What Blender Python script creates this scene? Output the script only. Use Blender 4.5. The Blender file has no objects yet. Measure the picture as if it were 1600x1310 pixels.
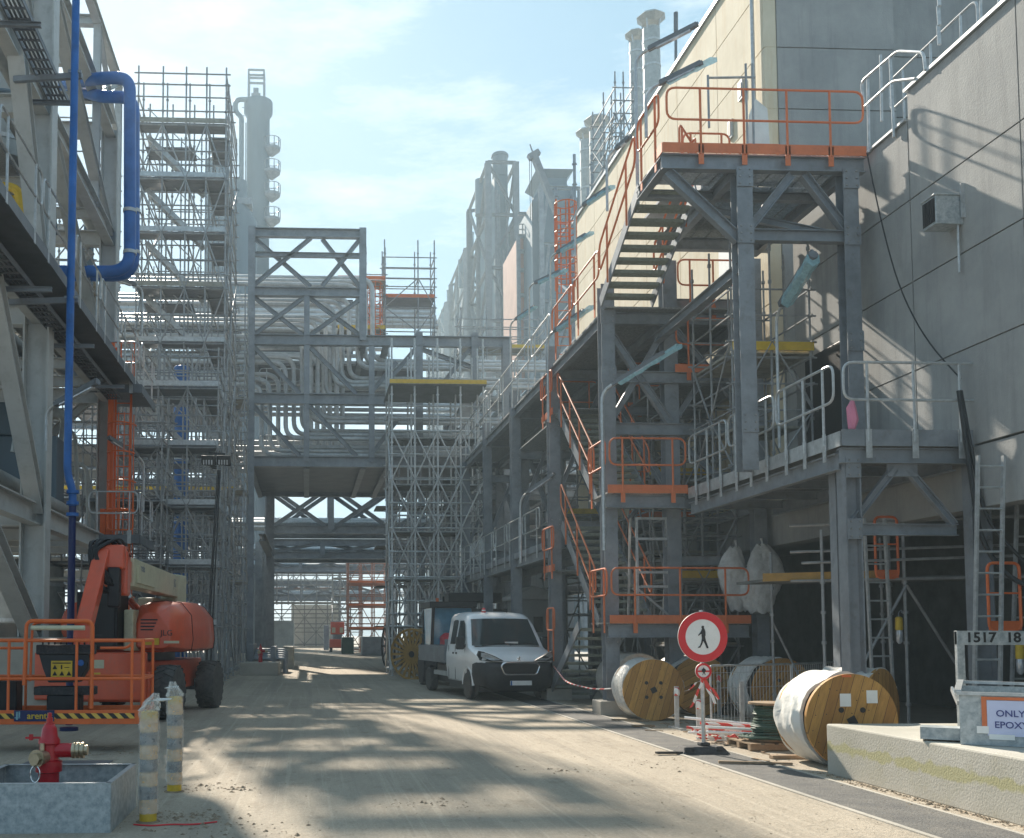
import bpy, math, random
from mathutils import Vector, Matrix, Euler
random.seed(7)
PI = math.pi
S = bpy.context.scene
C = S.collection
# ---------------------------------------------------------------- camera
CAM = Vector((0, 0, 1.7)); FP = 1600.0; PX, PY = 549.0, 893.0
YAW, PITCH = math.atan(69 / 1600), math.atan(95 / 1600)
cam_d = bpy.data.cameras.new('camera'); cam = bpy.data.objects.new('camera', cam_d); C.objects.link(cam)
cam.location = CAM; cam.rotation_euler = (PI / 2 + PITCH, 0, -YAW)
cam_d.sensor_width = 36; cam_d.lens = 36 * FP / 1600
cam_d.shift_x = (800 - PX) / 1600; cam_d.shift_y = (PY - 655) / 1600
cam_d.clip_start = 0.1; cam_d.clip_end = 4000
S.camera = cam
RM = Euler((PI / 2 + PITCH, 0, -YAW)).to_matrix()
# ---------------------------------------------------------------- sun and sky
SUN_AZ, SUN_EL = math.radians(13), math.radians(36)      # azimuth left of the road direction
sun_d = bpy.data.lights.new('sun', 'SUN'); sun = bpy.data.objects.new('sun', sun_d); C.objects.link(sun)
sun_d.energy = 5.0; sun_d.angle = math.radians(0.8); sun_d.color = (1.0, 0.90, 0.76)
sdir = Vector((-math.sin(SUN_AZ) * math.cos(SUN_EL), math.cos(SUN_AZ) * math.cos(SUN_EL), math.sin(SUN_EL)))
sun.rotation_euler = sdir.to_track_quat('Z', 'Y').to_euler()
sun.location = (-20, 60, 60)
W = bpy.data.worlds.new('World'); S.world = W; W.use_nodes = True
nt = W.node_tree; N = nt.nodes; L = nt.links
bg = N['Background']; bg.inputs['Strength'].default_value = 0.07
sky = N.new('ShaderNodeTexSky'); sky.sky_type = 'NISHITA'; sky.sun_disc = False
sky.sun_elevation = SUN_EL; sky.sun_rotation = -SUN_AZ
sky.air_density = 1.0; sky.dust_density = 1.0; sky.ozone_density = 1.2
tc = N.new('ShaderNodeTexCoord'); mp = N.new('ShaderNodeMapping')
mp.inputs['Rotation'].default_value = (0, math.radians(28), math.radians(20)); mp.inputs['Scale'].default_value = (1.2, 1.2, 4.2)
L.new(tc.outputs['Generated'], mp.inputs['Vector'])
nz = N.new('ShaderNodeTexNoise'); nz.inputs['Scale'].default_value = 2.3; nz.inputs['Detail'].default_value = 9; nz.inputs['Roughness'].default_value = 0.62
L.new(mp.outputs[0], nz.inputs['Vector'])
cr = N.new('ShaderNodeValToRGB'); cr.color_ramp.elements[0].position = 0.48; cr.color_ramp.elements[1].position = 0.66
cr.color_ramp.elements[1].color = (0.62, 0.62, 0.62, 1)
L.new(nz.outputs['Fac'], cr.inputs['Fac'])
mx = N.new('ShaderNodeMix'); mx.data_type = 'RGBA'; mx.inputs[7].default_value = (8.0, 8.2, 8.4, 1)
veil = N.new('ShaderNodeMix'); veil.data_type = 'RGBA'; veil.inputs[0].default_value = 0.82; veil.inputs[7].default_value = (1.6, 3.1, 4.2, 1)
L.new(sky.outputs[0], veil.inputs[6])
L.new(cr.outputs['Color'], mx.inputs[0]); L.new(veil.outputs[2], mx.inputs[6]); L.new(mx.outputs[2], bg.inputs['Color'])
S.view_settings.view_transform = 'Standard'; S.view_settings.look = 'None'
S.view_settings.exposure = 1.15; S.view_settings.gamma = 1.0
S.cycles.max_bounces = 6; S.cycles.volume_bounces = 0
try:
    S.cycles.volume_step_rate = 4
    S.cycles.sample_clamp_indirect = 4
except Exception: pass

def pt(u, v, Y):
    d = RM @ Vector(((u - PX) / FP, -(v - PY) / FP, -1)); return CAM + d * (Y / d.y)
def gp(u, v, z=0.0):
    d = RM @ Vector(((u - PX) / FP, -(v - PY) / FP, -1)); return CAM + d * ((z - CAM.z) / d.z)
def pX(u, v, X):
    d = RM @ Vector(((u - PX) / FP, -(v - PY) / FP, -1)); return CAM + d * (X / d.x)

# ---------------------------------------------------------------- materials
MATS = {}
def mat(name, col, rough=0.6, metal=0.0, var=0.12, scale=3.0, bump=0.0, bscale=30.0, col2=None, thr=(0.45, 0.65), stretch=(1, 1, 1), dirt=0.0, dirtcol=(0.12, 0.10, 0.08), spec=0.4, trans=0.0, alpha=1.0, coat=0.0):
    m = bpy.data.materials.new(name); m.use_nodes = True; MATS[name] = m
    n = m.node_tree.nodes; l = m.node_tree.links; b = n['Principled BSDF']
    b.inputs['Roughness'].default_value = rough; b.inputs['Metallic'].default_value = metal
    b.inputs['Specular IOR Level'].default_value = spec
    if trans: b.inputs['Transmission Weight'].default_value = trans
    if alpha < 1: b.inputs['Alpha'].default_value = alpha
    if coat: b.inputs['Coat Weight'].default_value = coat; b.inputs['Coat Roughness'].default_value = .1
    t = n.new('ShaderNodeTexCoord'); mpn = n.new('ShaderNodeMapping'); mpn.inputs['Scale'].default_value = stretch
    oi = n.new('ShaderNodeObjectInfo'); ad = n.new('ShaderNodeVectorMath'); ad.operation = 'ADD'
    geo = n.new('ShaderNodeNewGeometry')
    l.new(geo.outputs['Position'], mpn.inputs['Vector'])
    n1 = n.new('ShaderNodeTexNoise'); n1.inputs['Scale'].default_value = scale; n1.inputs['Detail'].default_value = 6; n1.inputs['Roughness'].default_value = 0.65
    l.new(mpn.outputs[0], n1.inputs['Vector'])
    r = n.new('ShaderNodeValToRGB')
    c = col; k0, k1 = 1 - var, 1 + var
    if col2 is None:
        r.color_ramp.elements[0].color = (c[0] * k0, c[1] * k0, c[2] * k0, 1); r.color_ramp.elements[1].color = (c[0] * k1, c[1] * k1, c[2] * k1, 1)
        r.color_ramp.elements[0].position = 0.3; r.color_ramp.elements[1].position = 0.7
    else:
        r.color_ramp.elements[0].color = (*c, 1); r.color_ramp.elements[1].color = (*col2, 1)
        r.color_ramp.elements[0].position = thr[0]; r.color_ramp.elements[1].position = thr[1]
    l.new(n1.outputs['Fac'], r.inputs['Fac'])
    out = r.outputs['Color']
    if dirt > 0:
        n2 = n.new('ShaderNodeTexNoise'); n2.inputs['Scale'].default_value = scale * 2.7; n2.inputs['Detail'].default_value = 8; n2.inputs['Roughness'].default_value = .7
        l.new(geo.outputs['Position'], n2.inputs['Vector'])
        r2 = n.new('ShaderNodeValToRGB'); r2.color_ramp.elements[0].position = 0.52; r2.color_ramp.elements[1].position = 0.75
        r2.color_ramp.elements[1].color = (dirt, dirt, dirt, 1)
        l.new(n2.outputs['Fac'], r2.inputs['Fac'])
        mm = n.new('ShaderNodeMix'); mm.data_type = 'RGBA'; mm.inputs[7].default_value = (*dirtcol, 1)
        l.new(r2.outputs['Color'], mm.inputs[0]); l.new(out, mm.inputs[6]); out = mm.outputs[2]
    l.new(out, b.inputs['Base Color'])
    if bump > 0:
        n3 = n.new('ShaderNodeTexNoise'); n3.inputs['Scale'].default_value = bscale; n3.inputs['Detail'].default_value = 5
        l.new(geo.outputs['Position'], n3.inputs['Vector'])
        bp = n.new('ShaderNodeBump'); bp.inputs['Strength'].default_value = bump; bp.inputs['Distance'].default_value = 0.02
        l.new(n3.outputs['Fac'], bp.inputs['Height']); l.new(bp.outputs[0], b.inputs['Normal'])
    return m
mat('steel', (0.225, 0.245, 0.27), .45, .2, .25, 1.6, dirt=.55, dirtcol=(.13, .115, .10))
mat('pipe_pale', (0.50, 0.52, 0.53), .4, .35, .2, 2.5, dirt=.35, dirtcol=(.25, .24, .22))
mat('bolt', (0.30, 0.30, 0.30), .4, .6, .2, 5)
mat('steel_light', (0.46, 0.47, 0.46), .5, .1, .12, 1.4, dirt=.35, dirtcol=(.17, .15, .12))
mat('steel_dark', (0.15, 0.16, 0.175), .5, .2, .2, 1.6, dirt=.3)
mat('galv', (0.46, 0.48, 0.49), .4, .45, .22, 9, dirt=.25, dirtcol=(.2, .19, .17))
mat('galv_spangle', (0.30, 0.34, 0.36), .5, .35, .1, 14, col2=(.48, .51, .52), thr=(.38, .62), dirt=.5, dirtcol=(.14, .16, .16))
mat('tube', (0.30, 0.31, 0.32), .45, .35, .25, 5, dirt=.3)
mat('grating', (0.24, 0.25, 0.25), .6, .3, .3, 20, bump=.5, bscale=60)
mat('tread', (0.26, 0.28, 0.24), .7, .1, .2, 14, bump=.4)
mat('deckboard', (0.30, 0.29, 0.25), .75, 0, .3, 3, dirt=.4)
mat('orange', (0.62, 0.165, 0.06), .45, 0, .12, 3, dirt=.35, dirtcol=(.28, .09, .05))
mat('orange_bright', (0.70, 0.15, 0.04), .45, 0, .1, 3, dirt=.25, dirtcol=(.3, .1, .04))
mat('lift_red', (0.62, 0.10, 0.045), .35, 0, .1, 3, dirt=.45, dirtcol=(.35, .13, .09), coat=.3)
mat('lift_cream', (0.52, 0.50, 0.36), .45, 0, .1, 3, dirt=.5, dirtcol=(.2, .18, .12))
mat('hydrant_red', (0.42, 0.012, 0.02), .35, 0, .15, 8, dirt=.3, dirtcol=(.2, .03, .03), coat=.3)
mat('brass', (0.45, 0.38, 0.27), .35, .8, .2, 9)
mat('blue_pipe', (0.03, 0.13, 0.40), .4, 0, .25, 2, dirt=.45, dirtcol=(.05, .1, .22))
mat('cyan_film', (0.34, 0.60, 0.68), .25, 0, .25, 12, alpha=.6, bump=.8, bscale=30)
mat('yellow', (0.62, 0.42, 0.04), .5, 0, .15, 4, dirt=.3)
mat('black', (0.018, 0.018, 0.02), .45, 0, .2, 5)
mat('rubber', (0.045, 0.045, 0.048), .8, 0, .3, 9, dirt=.6, dirtcol=(.16, .14, .12))
mat('tyre_dusty', (0.085, 0.083, 0.08), .9, 0, .3, 7, dirt=.6, dirtcol=(.2, .18, .16))
mat('white_paint', (0.86, 0.87, 0.88), .25, 0, .04, 3, dirt=.12, dirtcol=(.45, .42, .37), coat=.5)
mat('black_plastic', (0.028, 0.03, 0.034), .5, 0, .2, 5, dirt=.25, dirtcol=(.09, .085, .08))
mat('glass', (0.03, 0.045, 0.05), .06, 0, .1, 2, spec=.8)
mat('glass_blue', (0.10, 0.28, 0.40), .1, 0, .3, 2, spec=.8)
mat('lamp_glass', (0.5, 0.52, 0.55), .1, .3, .3, 12, spec=.8)
mat('chrome', (0.7, 0.7, 0.7), .2, .9, .05, 3)
mat('white', (0.78, 0.78, 0.76), .5, 0, .04, 4, dirt=.15)
mat('sign_red', (0.62, 0.022, 0.03), .35, 0, .05, 4)
mat('text_black', (0.02, 0.02, 0.022), .6, 0, 0, 4)
mat('text_blue', (0.05, 0.06, 0.22), .6, 0, 0, 4)
mat('navy', (0.015, 0.025, 0.10), .4, 0, .1, 4)
mat('pale_paper', (0.55, 0.58, 0.78), .4, 0, .06, 4)
mat('plastic_wrap', (0.62, 0.62, 0.60), .35, 0, .15, 9, bump=1.0, bscale=25, dirt=.3, dirtcol=(.35, .33, .3))
mat('sheet_white', (0.66, 0.66, 0.63), .7, 0, .15, 1.3, bump=1.0, bscale=6, dirt=.3, dirtcol=(.4, .38, .33))
mat('cable', (0.02, 0.022, 0.025), .45, 0, .2, 5)
mat('cable_green', (0.035, 0.075, 0.055), .5, 0, .3, 15)
mat('pallet', (0.28, 0.20, 0.13), .85, 0, .25, 9, dirt=.5)
mat('clad', (0.13, 0.17, 0.20), .55, .3, .12, .7, stretch=(1, 1, .2))
mat('clad_rust', (0.36, 0.20, 0.15), .7, 0, .15, .6)
mat('dirt_soil', (0.24, 0.185, 0.13), .95, 0, .4, 12, bump=.8)
mat('pink', (0.6, 0.2, 0.3), .5, 0, .1, 4)
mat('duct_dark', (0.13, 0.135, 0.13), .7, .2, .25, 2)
mat('rockwool', (0.35, 0.36, 0.35), .5, .4, .2, 3)

def concrete_mat(name, c1, c2, stain, scale=.8, streak=True, rough=.85, bump=.25):
    m = mat(name, c1, rough, 0, .1, scale, bump=bump, bscale=45, col2=c2, thr=(.35, .68))
    n = m.node_tree.nodes; l = m.node_tree.links; b = n['Principled BSDF']
    src = b.inputs['Base Color'].links[0].from_socket
    geo = n.new('ShaderNodeNewGeometry'); mp_ = n.new('ShaderNodeMapping')
    mp_.inputs['Scale'].default_value = (2.2, 2.2, .22) if streak else (1.3, 1.3, 1.3)
    nn = n.new('ShaderNodeTexNoise'); nn.inputs['Scale'].default_value = 2.0; nn.inputs['Detail'].default_value = 8; nn.inputs['Roughness'].default_value = .7
    l.new(geo.outputs['Position'], mp_.inputs['Vector']); l.new(mp_.outputs[0], nn.inputs['Vector'])
    r = n.new('ShaderNodeValToRGB'); r.color_ramp.elements[0].position = .5; r.color_ramp.elements[1].position = .8; r.color_ramp.elements[1].color = (.55, .55, .55, 1)
    l.new(nn.outputs['Fac'], r.inputs['Fac'])
    mm = n.new('ShaderNodeMix'); mm.data_type = 'RGBA'; mm.inputs[7].default_value = (*stain, 1)
    l.new(r.outputs['Color'], mm.inputs[0]); l.new(src, mm.inputs[6]); l.new(mm.outputs[2], b.inputs['Base Color'])
    return m
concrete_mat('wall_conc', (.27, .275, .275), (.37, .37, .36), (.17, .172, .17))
concrete_mat('sunlit_cream_wall', (.56, .49, .36), (.68, .61, .47), (.50, .32, .11))  # bright cream base paints the sunlight into the side wall
concrete_mat('block_conc', (.38, .365, .315), (.47, .45, .40), (.30, .28, .17), streak=False)
mat('ochre', (.36, .20, .04), .6, 0, .2, 4, dirt=.4)
concrete_mat('slab_conc', (.34, .32, .28), (.44, .41, .36), (.24, .22, .19), streak=False)
concrete_mat('asphalt', (.085, .085, .085), (.14, .135, .125), (.22, .20, .17), scale=3, streak=False, bump=.8)

def moss_band():
    m = MATS['block_conc']; n = m.node_tree.nodes; l = m.node_tree.links; b = n['Principled BSDF']; src = b.inputs['Base Color'].links[0].from_socket
    g = n.new('ShaderNodeNewGeometry'); sx = n.new('ShaderNodeSeparateXYZ'); l.new(g.outputs['Position'], sx.inputs[0])
    nn = n.new('ShaderNodeTexNoise'); nn.inputs['Scale'].default_value = 5; nn.inputs['Detail'].default_value = 8; l.new(g.outputs['Position'], nn.inputs['Vector'])
    def mth(op, a, c):
        x = n.new('ShaderNodeMath'); x.operation = op
        for i, q in enumerate((a, c)):
            if isinstance(q, float): x.inputs[i].default_value = q
            else: l.new(q, x.inputs[i])
        return x.outputs[0]
    d = mth('ABSOLUTE', mth('SUBTRACT', sx.outputs[2], .34), 0.0)
    v = mth('SUBTRACT', mth('MULTIPLY', nn.outputs['Fac'], .22), d)
    r = n.new('ShaderNodeValToRGB'); r.color_ramp.elements[0].position = .045; r.color_ramp.elements[1].position = .075; r.color_ramp.elements[1].color = (.75, .75, .75, 1); l.new(v, r.inputs['Fac'])
    mm = n.new('ShaderNodeMix'); mm.data_type = 'RGBA'; mm.inputs[7].default_value = (.36, .34, .16, 1)
    l.new(r.outputs['Color'], mm.inputs[0]); l.new(src, mm.inputs[6]); l.new(mm.outputs[2], b.inputs['Base Color'])
moss_band()
def ground_mat():
    m = bpy.data.materials.new('dusty_road'); m.use_nodes = True; MATS['dusty_road'] = m
    n = m.node_tree.nodes; l = m.node_tree.links; b = n['Principled BSDF']; b.inputs['Roughness'].default_value = .9
    b.inputs['Specular IOR Level'].default_value = .2
    g = n.new('ShaderNodeNewGeometry')
    def noise(sc, stretch, det=8, ro=.65):
        mp_ = n.new('ShaderNodeMapping'); mp_.inputs['Scale'].default_value = stretch
        l.new(g.outputs['Position'], mp_.inputs['Vector'])
        x = n.new('ShaderNodeTexNoise'); x.inputs['Scale'].default_value = sc; x.inputs['Detail'].default_value = det; x.inputs['Roughness'].default_value = ro
        l.new(mp_.outputs[0], x.inputs['Vector']); return x.outputs['Fac']
    def ramp(f, p0, p1, c0, c1):
        r = n.new('ShaderNodeValToRGB'); r.color_ramp.elements[0].position = p0; r.color_ramp.elements[1].position = p1
        r.color_ramp.elements[0].color = (*c0, 1); r.color_ramp.elements[1].color = (*c1, 1); l.new(f, r.inputs['Fac']); return r.outputs['Color']
    def mixc(f, a, bcol):
        x = n.new('ShaderNodeMix'); x.data_type = 'RGBA'; l.new(f, x.inputs[0]); l.new(a, x.inputs[6])
        if isinstance(bcol, tuple): x.inputs[7].default_value = (*bcol, 1)
        else: l.new(bcol, x.inputs[7])
        return x.outputs[2]
    base = ramp(noise(.35, (1, .5, 1)), .3, .7, (.335, .29, .23), (.50, .44, .355))
    tr = ramp(noise(1.0, (2.2, .05, 1), 5), .48, .64, (0, 0, 0), (.75, .75, .75))
    base = mixc(tr, base, (.30, .27, .225))
    st = ramp(noise(2.6, (1, .7, 1), 10, .75), .54, .72, (0, 0, 0), (.8, .8, .8))
    base = mixc(st, base, (.21, .175, .13))
    s4 = ramp(noise(.8, (1, .25, 1), 9, .8), .56, .66, (0, 0, 0), (.6, .6, .6))
    base = mixc(s4, base, (.24, .215, .18))
    t2 = ramp(noise(3.4, (3.0, .04, 1), 4), .56, .64, (0, 0, 0), (.35, .35, .35))
    base = mixc(t2, base, (.56, .50, .41))
    sp = ramp(noise(26, (1, 1, 1), 3, .6), .66, .74, (0, 0, 0), (.7, .7, .7))
    base = mixc(sp, base, (.13, .105, .08))
    pl = ramp(noise(9, (1, 1, 1), 6, .7), .6, .8, (0, 0, 0), (.6, .6, .6))
    base = mixc(pl, base, (.56, .51, .43))
    fine = ramp(noise(45, (1, .7, 1), 6, .8), .38, .62, (.45, .45, .45), (0, 0, 0))
    base = mixc(fine, base, (.25, .21, .165))
    paler = ramp(noise(17, (1, .8, 1), 5, .8), .58, .70, (0, 0, 0), (.55, .55, .55))  # random pale flecks in the road's own colour
    base = mixc(paler, base, (.60, .54, .45))
    crk = ramp(noise(5, (1, .5, 1), 12, .85), .60, .64, (0, 0, 0), (.6, .6, .6))
    base = mixc(crk, base, (.17, .14, .11))
    l.new(base, b.inputs['Base Color'])
    bp = n.new('ShaderNodeBump'); bp.inputs['Strength'].default_value = .9; bp.inputs['Distance'].default_value = .03
    l.new(noise(14, (1, .8, 1), 9, .7), bp.inputs['Height'])
    bp2 = n.new('ShaderNodeBump'); bp2.inputs['Strength'].default_value = .5; bp2.inputs['Distance'].default_value = .06
    l.new(noise(1.6, (2, .35, 1), 4), bp2.inputs['Height']); l.new(bp.outputs[0], bp2.inputs['Normal'])
    l.new(bp2.outputs[0], b.inputs['Normal'])
ground_mat()

def wood_mat():
    m = bpy.data.materials.new('drum_wood'); m.use_nodes = True; MATS['drum_wood'] = m
    n = m.node_tree.nodes; l = m.node_tree.links; b = n['Principled BSDF']; b.inputs['Roughness'].default_value = .7
    t = n.new('ShaderNodeTexCoord'); oi = n.new('ShaderNodeObjectInfo')
    sx = n.new('ShaderNodeSeparateXYZ'); l.new(t.outputs['Object'], sx.inputs[0])
    def math_(op, a, bb):
        x = n.new('ShaderNodeMath'); x.operation = op
        for i, q in enumerate((a, bb)):
            if q is None: continue
            if isinstance(q, (int, float)): x.inputs[i].default_value = q
            else: l.new(q, x.inputs[i])
        return x.outputs[0]
    k = math_('MULTIPLY', sx.outputs[0], 8.0); fl = math_('FLOOR', k, None); fr = math_('FRACT', k, None)
    wn = n.new('ShaderNodeTexWhiteNoise'); wn.noise_dimensions = '1D'; l.new(math_('ADD', fl, math_('MULTIPLY', oi.outputs['Random'], 37)), wn.inputs['W'])
    r = n.new('ShaderNodeValToRGB'); r.color_ramp.elements[0].color = (.34, .16, .035, 1); r.color_ramp.elements[1].color = (.55, .30, .075, 1)
    l.new(wn.outputs['Value'], r.inputs['Fac'])
    mp_ = n.new('ShaderNodeMapping'); mp_.inputs['Scale'].default_value = (22, 22, 3); l.new(t.outputs['Object'], mp_.inputs['Vector'])
    nn = n.new('ShaderNodeTexNoise'); nn.inputs['Scale'].default_value = 1.4; nn.inputs['Detail'].default_value = 8; nn.inputs['Roughness'].default_value = .7; l.new(mp_.outputs[0], nn.inputs['Vector'])
    r2 = n.new('ShaderNodeValToRGB'); r2.color_ramp.elements[0].position = .42; r2.color_ramp.elements[1].position = .75; r2.color_ramp.elements[1].color = (.75, .75, .75, 1)
    l.new(nn.outputs['Fac'], r2.inputs['Fac'])
    mm = n.new('ShaderNodeMix'); mm.data_type = 'RGBA'; mm.inputs[7].default_value = (.22, .10, .03, 1)
    l.new(r2.outputs['Color'], mm.inputs[0]); l.new(r.outputs['Color'], mm.inputs[6])
    gap = math_('LESS_THAN', fr, .05)
    m2 = n.new('ShaderNodeMix'); m2.data_type = 'RGBA'; m2.inputs[7].default_value = (.07, .035, .015, 1)
    l.new(gap, m2.inputs[0]); l.new(mm.outputs[2], m2.inputs[6])
    l.new(m2.outputs[2], b.inputs['Base Color'])
    bp = n.new('ShaderNodeBump'); bp.inputs['Strength'].default_value = .4; bp.inputs['Distance'].default_value = .01
    l.new(nn.outputs['Fac'], bp.inputs['Height']); l.new(bp.outputs[0], b.inputs['Normal'])
wood_mat()

def chevron_mat():
    m = bpy.data.materials.new('chevron'); m.use_nodes = True; MATS['chevron'] = m
    n = m.node_tree.nodes; l = m.node_tree.links; b = n['Principled BSDF']; b.inputs['Roughness'].default_value = .5
    g = n.new('ShaderNodeNewGeometry'); w = n.new('ShaderNodeTexWave'); w.wave_type = 'BANDS'; w.bands_direction = 'DIAGONAL'; w.inputs['Scale'].default_value = 3.6
    mp_ = n.new('ShaderNodeMapping'); mp_.inputs['Rotation'].default_value = (0, 0, 0); mp_.inputs['Scale'].default_value = (1.1, 0, 1.1)
    l.new(g.outputs['Position'], mp_.inputs['Vector']); l.new(mp_.outputs[0], w.inputs['Vector'])
    r = n.new('ShaderNodeValToRGB'); r.color_ramp.interpolation = 'CONSTANT'; r.color_ramp.elements[1].position = .5
    r.color_ramp.elements[0].color = (.02, .02, .02, 1); r.color_ramp.elements[1].color = (.7, .45, .08, 1)
    l.new(w.outputs['Fac'], r.inputs['Fac']); l.new(r.outputs['Color'], b.inputs['Base Color'])
chevron_mat()

# ---------------------------------------------------------------- mesh builder
class MB:
    def __init__(s): s.v = []; s.f = []
    def add(s, vs, fs):
        b = len(s.v); s.v += [Vector(p) for p in vs]; s.f += [tuple(i + b for i in f) for f in fs]; return s
    def merge(s, o): return s.add(o.v, o.f)
    def box(s, x0, x1, y0, y1, z0, z1):
        x0, x1 = min(x0, x1), max(x0, x1); y0, y1 = min(y0, y1), max(y0, y1); z0, z1 = min(z0, z1), max(z0, z1)
        return s.add([(x0, y0, z0), (x1, y0, z0), (x1, y1, z0), (x0, y1, z0), (x0, y0, z1), (x1, y0, z1), (x1, y1, z1), (x0, y1, z1)],
                     [(3, 2, 1, 0), (4, 5, 6, 7), (0, 1, 5, 4), (1, 2, 6, 5), (2, 3, 7, 6), (3, 0, 4, 7)])
    def frame_axes(s, p, q, up):
        d = (q - p).normalized(); up = Vector(up)
        if abs(d.dot(up.normalized())) > .98: up = Vector((0, 1, 0)) if abs(d.y) < .9 else Vector((1, 0, 0))
        a = d.cross(up).normalized(); b = a.cross(d).normalized(); return d, a, b
    def sweep(s, p, q, prof, up=(0, 0, 1)):
        p, q = Vector(p), Vector(q)
        if (q - p).length < 1e-5: return s
        d, a, b = s.frame_axes(p, q, up); n = len(prof)
        vs = [p + a * x + b * y for x, y in prof] + [q + a * x + b * y for x, y in prof]
        fs = [(i, (i + 1) % n, n + (i + 1) % n, n + i) for i in range(n)]
        fs.append(tuple(range(n))[::-1]); fs.append(tuple(range(n, 2 * n))); return s.add(vs, fs)
    def bar(s, p, q, w, h=None, up=(0, 0, 1)):
        h = h or w; return s.sweep(p, q, [(-w / 2, -h / 2), (w / 2, -h / 2), (w / 2, h / 2), (-w / 2, h / 2)], up)
    def ib(s, p, q, h, w, t=None, up=(0, 0, 1)):
        t = t or max(.012, h * .06); tw = t * .8
        pr = [(-w / 2, -h / 2), (w / 2, -h / 2), (w / 2, -h / 2 + t), (tw / 2, -h / 2 + t), (tw / 2, h / 2 - t), (w / 2, h / 2 - t), (w / 2, h / 2), (-w / 2, h / 2), (-w / 2, h / 2 - t), (-tw / 2, h / 2 - t), (-tw / 2, -h / 2 + t), (-w / 2, -h / 2 + t)]
        return s.sweep(p, q, pr, up)
    def tube(s, p, q, r, n=8):
        return s.sweep(p, q, [(r * math.cos(2 * PI * i / n), r * math.sin(2 * PI * i / n)) for i in range(n)])
    def pipe(s, pts, r, bend=None, n=8, seg=5, closed=False):
        pts = [Vector(p) for p in pts]; out = []
        m = len(pts)
        for i, p in enumerate(pts):
            if (0 < i < m - 1 or closed) and bend:
                a = pts[i - 1]; c = pts[(i + 1) % m]; d1 = (a - p); d2 = (c - p)
                k = min(bend, d1.length * .49, d2.length * .49); d1.normalize(); d2.normalize()
                A = p + d1 * k; B = p + d2 * k
                for j in range(seg + 1):
                    t = j / seg; out.append(A * (1 - t) ** 2 + p * 2 * t * (1 - t) + B * t * t)
            else: out.append(p)
        return s.skin(out, [r] * len(out), n, closed)
    def skin(s, pts, rs, n=8, closed=False):
        pts = [Vector(p) for p in pts]; m = len(pts); base = len(s.v); prev = None
        for i in range(m):
            if closed: d = pts[(i + 1) % m] - pts[i - 1]
            else: d = pts[min(i + 1, m - 1)] - pts[max(i - 1, 0)]
            if d.length < 1e-9: d = Vector((0, 0, 1))
            d.normalize()
            if prev is None:
                up = Vector((0, 0, 1)) if abs(d.z) < .9 else Vector((0, 1, 0))
                a = d.cross(up).normalized()
            else:
                a = (prev - d * prev.dot(d)); a.normalize()
            prev = a; b = a.cross(d)
            for k in range(n):
                t = 2 * PI * k / n; s.v.append(pts[i] + (a * math.cos(t) + b * math.sin(t)) * rs[i])
        mm = m if closed else m - 1
        for i in range(mm):
            for k in range(n):
                i2 = (i + 1) % m
                s.f.append((base + i * n + k, base + i2 * n + k, base + i2 * n + (k + 1) % n, base + i * n + (k + 1) % n))
        if not closed:
            s.f.append(tuple(base + k for k in range(n))); s.f.append(tuple(base + (m - 1) * n + k for k in range(n))[::-1])
        return s
    def lathe(s, prof, c=(0, 0, 0), axis='z', n=24):
        base = len(s.v); c = Vector(c)
        for r, h in prof:
            for k in range(n):
                t = 2 * PI * k / n; x, y = r * math.cos(t), r * math.sin(t)
                p = (x, y, h) if axis == 'z' else ((x, h, y) if axis == 'y' else (h, x, y)); s.v.append(c + Vector(p))
        m = len(prof)
        for i in range(m - 1):
            for k in range(n): s.f.append((base + i * n + k, base + i * n + (k + 1) % n, base + (i + 1) * n + (k + 1) % n, base + (i + 1) * n + k))
        s.f.append(tuple(base + k for k in range(n))[::-1]); s.f.append(tuple(base + (m - 1) * n + k for k in range(n))); return s
    def poly(s, pts, d):       # extrude a planar polygon by vector d
        n = len(pts); d = Vector(d); pts = [Vector(p) for p in pts]
        return s.add(pts + [p + d for p in pts], [tuple(range(n))[::-1], tuple(range(n, 2 * n))] + [(i, (i + 1) % n, n + (i + 1) % n, n + i) for i in range(n)])
    def loft(s, rings, caps=True):
        n = len(rings[0]); base = len(s.v)
        for r in rings: s.v += [Vector(p) for p in r]
        for i in range(len(rings) - 1):
            for k in range(n): s.f.append((base + i * n + k, base + i * n + (k + 1) % n, base + (i + 1) * n + (k + 1) % n, base + (i + 1) * n + k))
        if caps: s.f.append(tuple(base + k for k in range(n))[::-1]); s.f.append(tuple(base + (len(rings) - 1) * n + k for k in range(n)))
        return s
    def obj(s, name, m, parent=None, world=True, smooth=True, bevel=0, ang=38, label=None, loc=None):
        me = bpy.data.meshes.new(name); off = Vector((0, 0, 0))
        if loc is not None: off = Vector(loc)
        elif parent is not None and world: off = WLOC.get(parent.name, Vector((0, 0, 0)))
        me.from_pydata([v - off for v in s.v], [], s.f); me.materials.append(MATS[m])
        import bmesh
        bm = bmesh.new(); bm.from_mesh(me); bmesh.ops.recalc_face_normals(bm, faces=bm.faces); bm.to_mesh(me); bm.free()
        if smooth:
            me.polygons.foreach_set('use_smooth', [True] * len(me.polygons)); me.set_sharp_from_angle(angle=math.radians(ang))
        o = bpy.data.objects.new(name, me); C.objects.link(o)
        if parent is not None:
            o.parent = parent
            WLOC[o.name] = WLOC.get(parent.name, Vector((0, 0, 0))) if world else Vector((0, 0, 0))
        if loc is not None: o.location = loc
        if bevel:
            b = o.modifiers.new('bevel', 'BEVEL'); b.width = bevel; b.segments = 2; b.limit_method = 'ANGLE'; b.angle_limit = math.radians(40)
        if label: o['label'] = label
        return o
WLOC = {}
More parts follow.
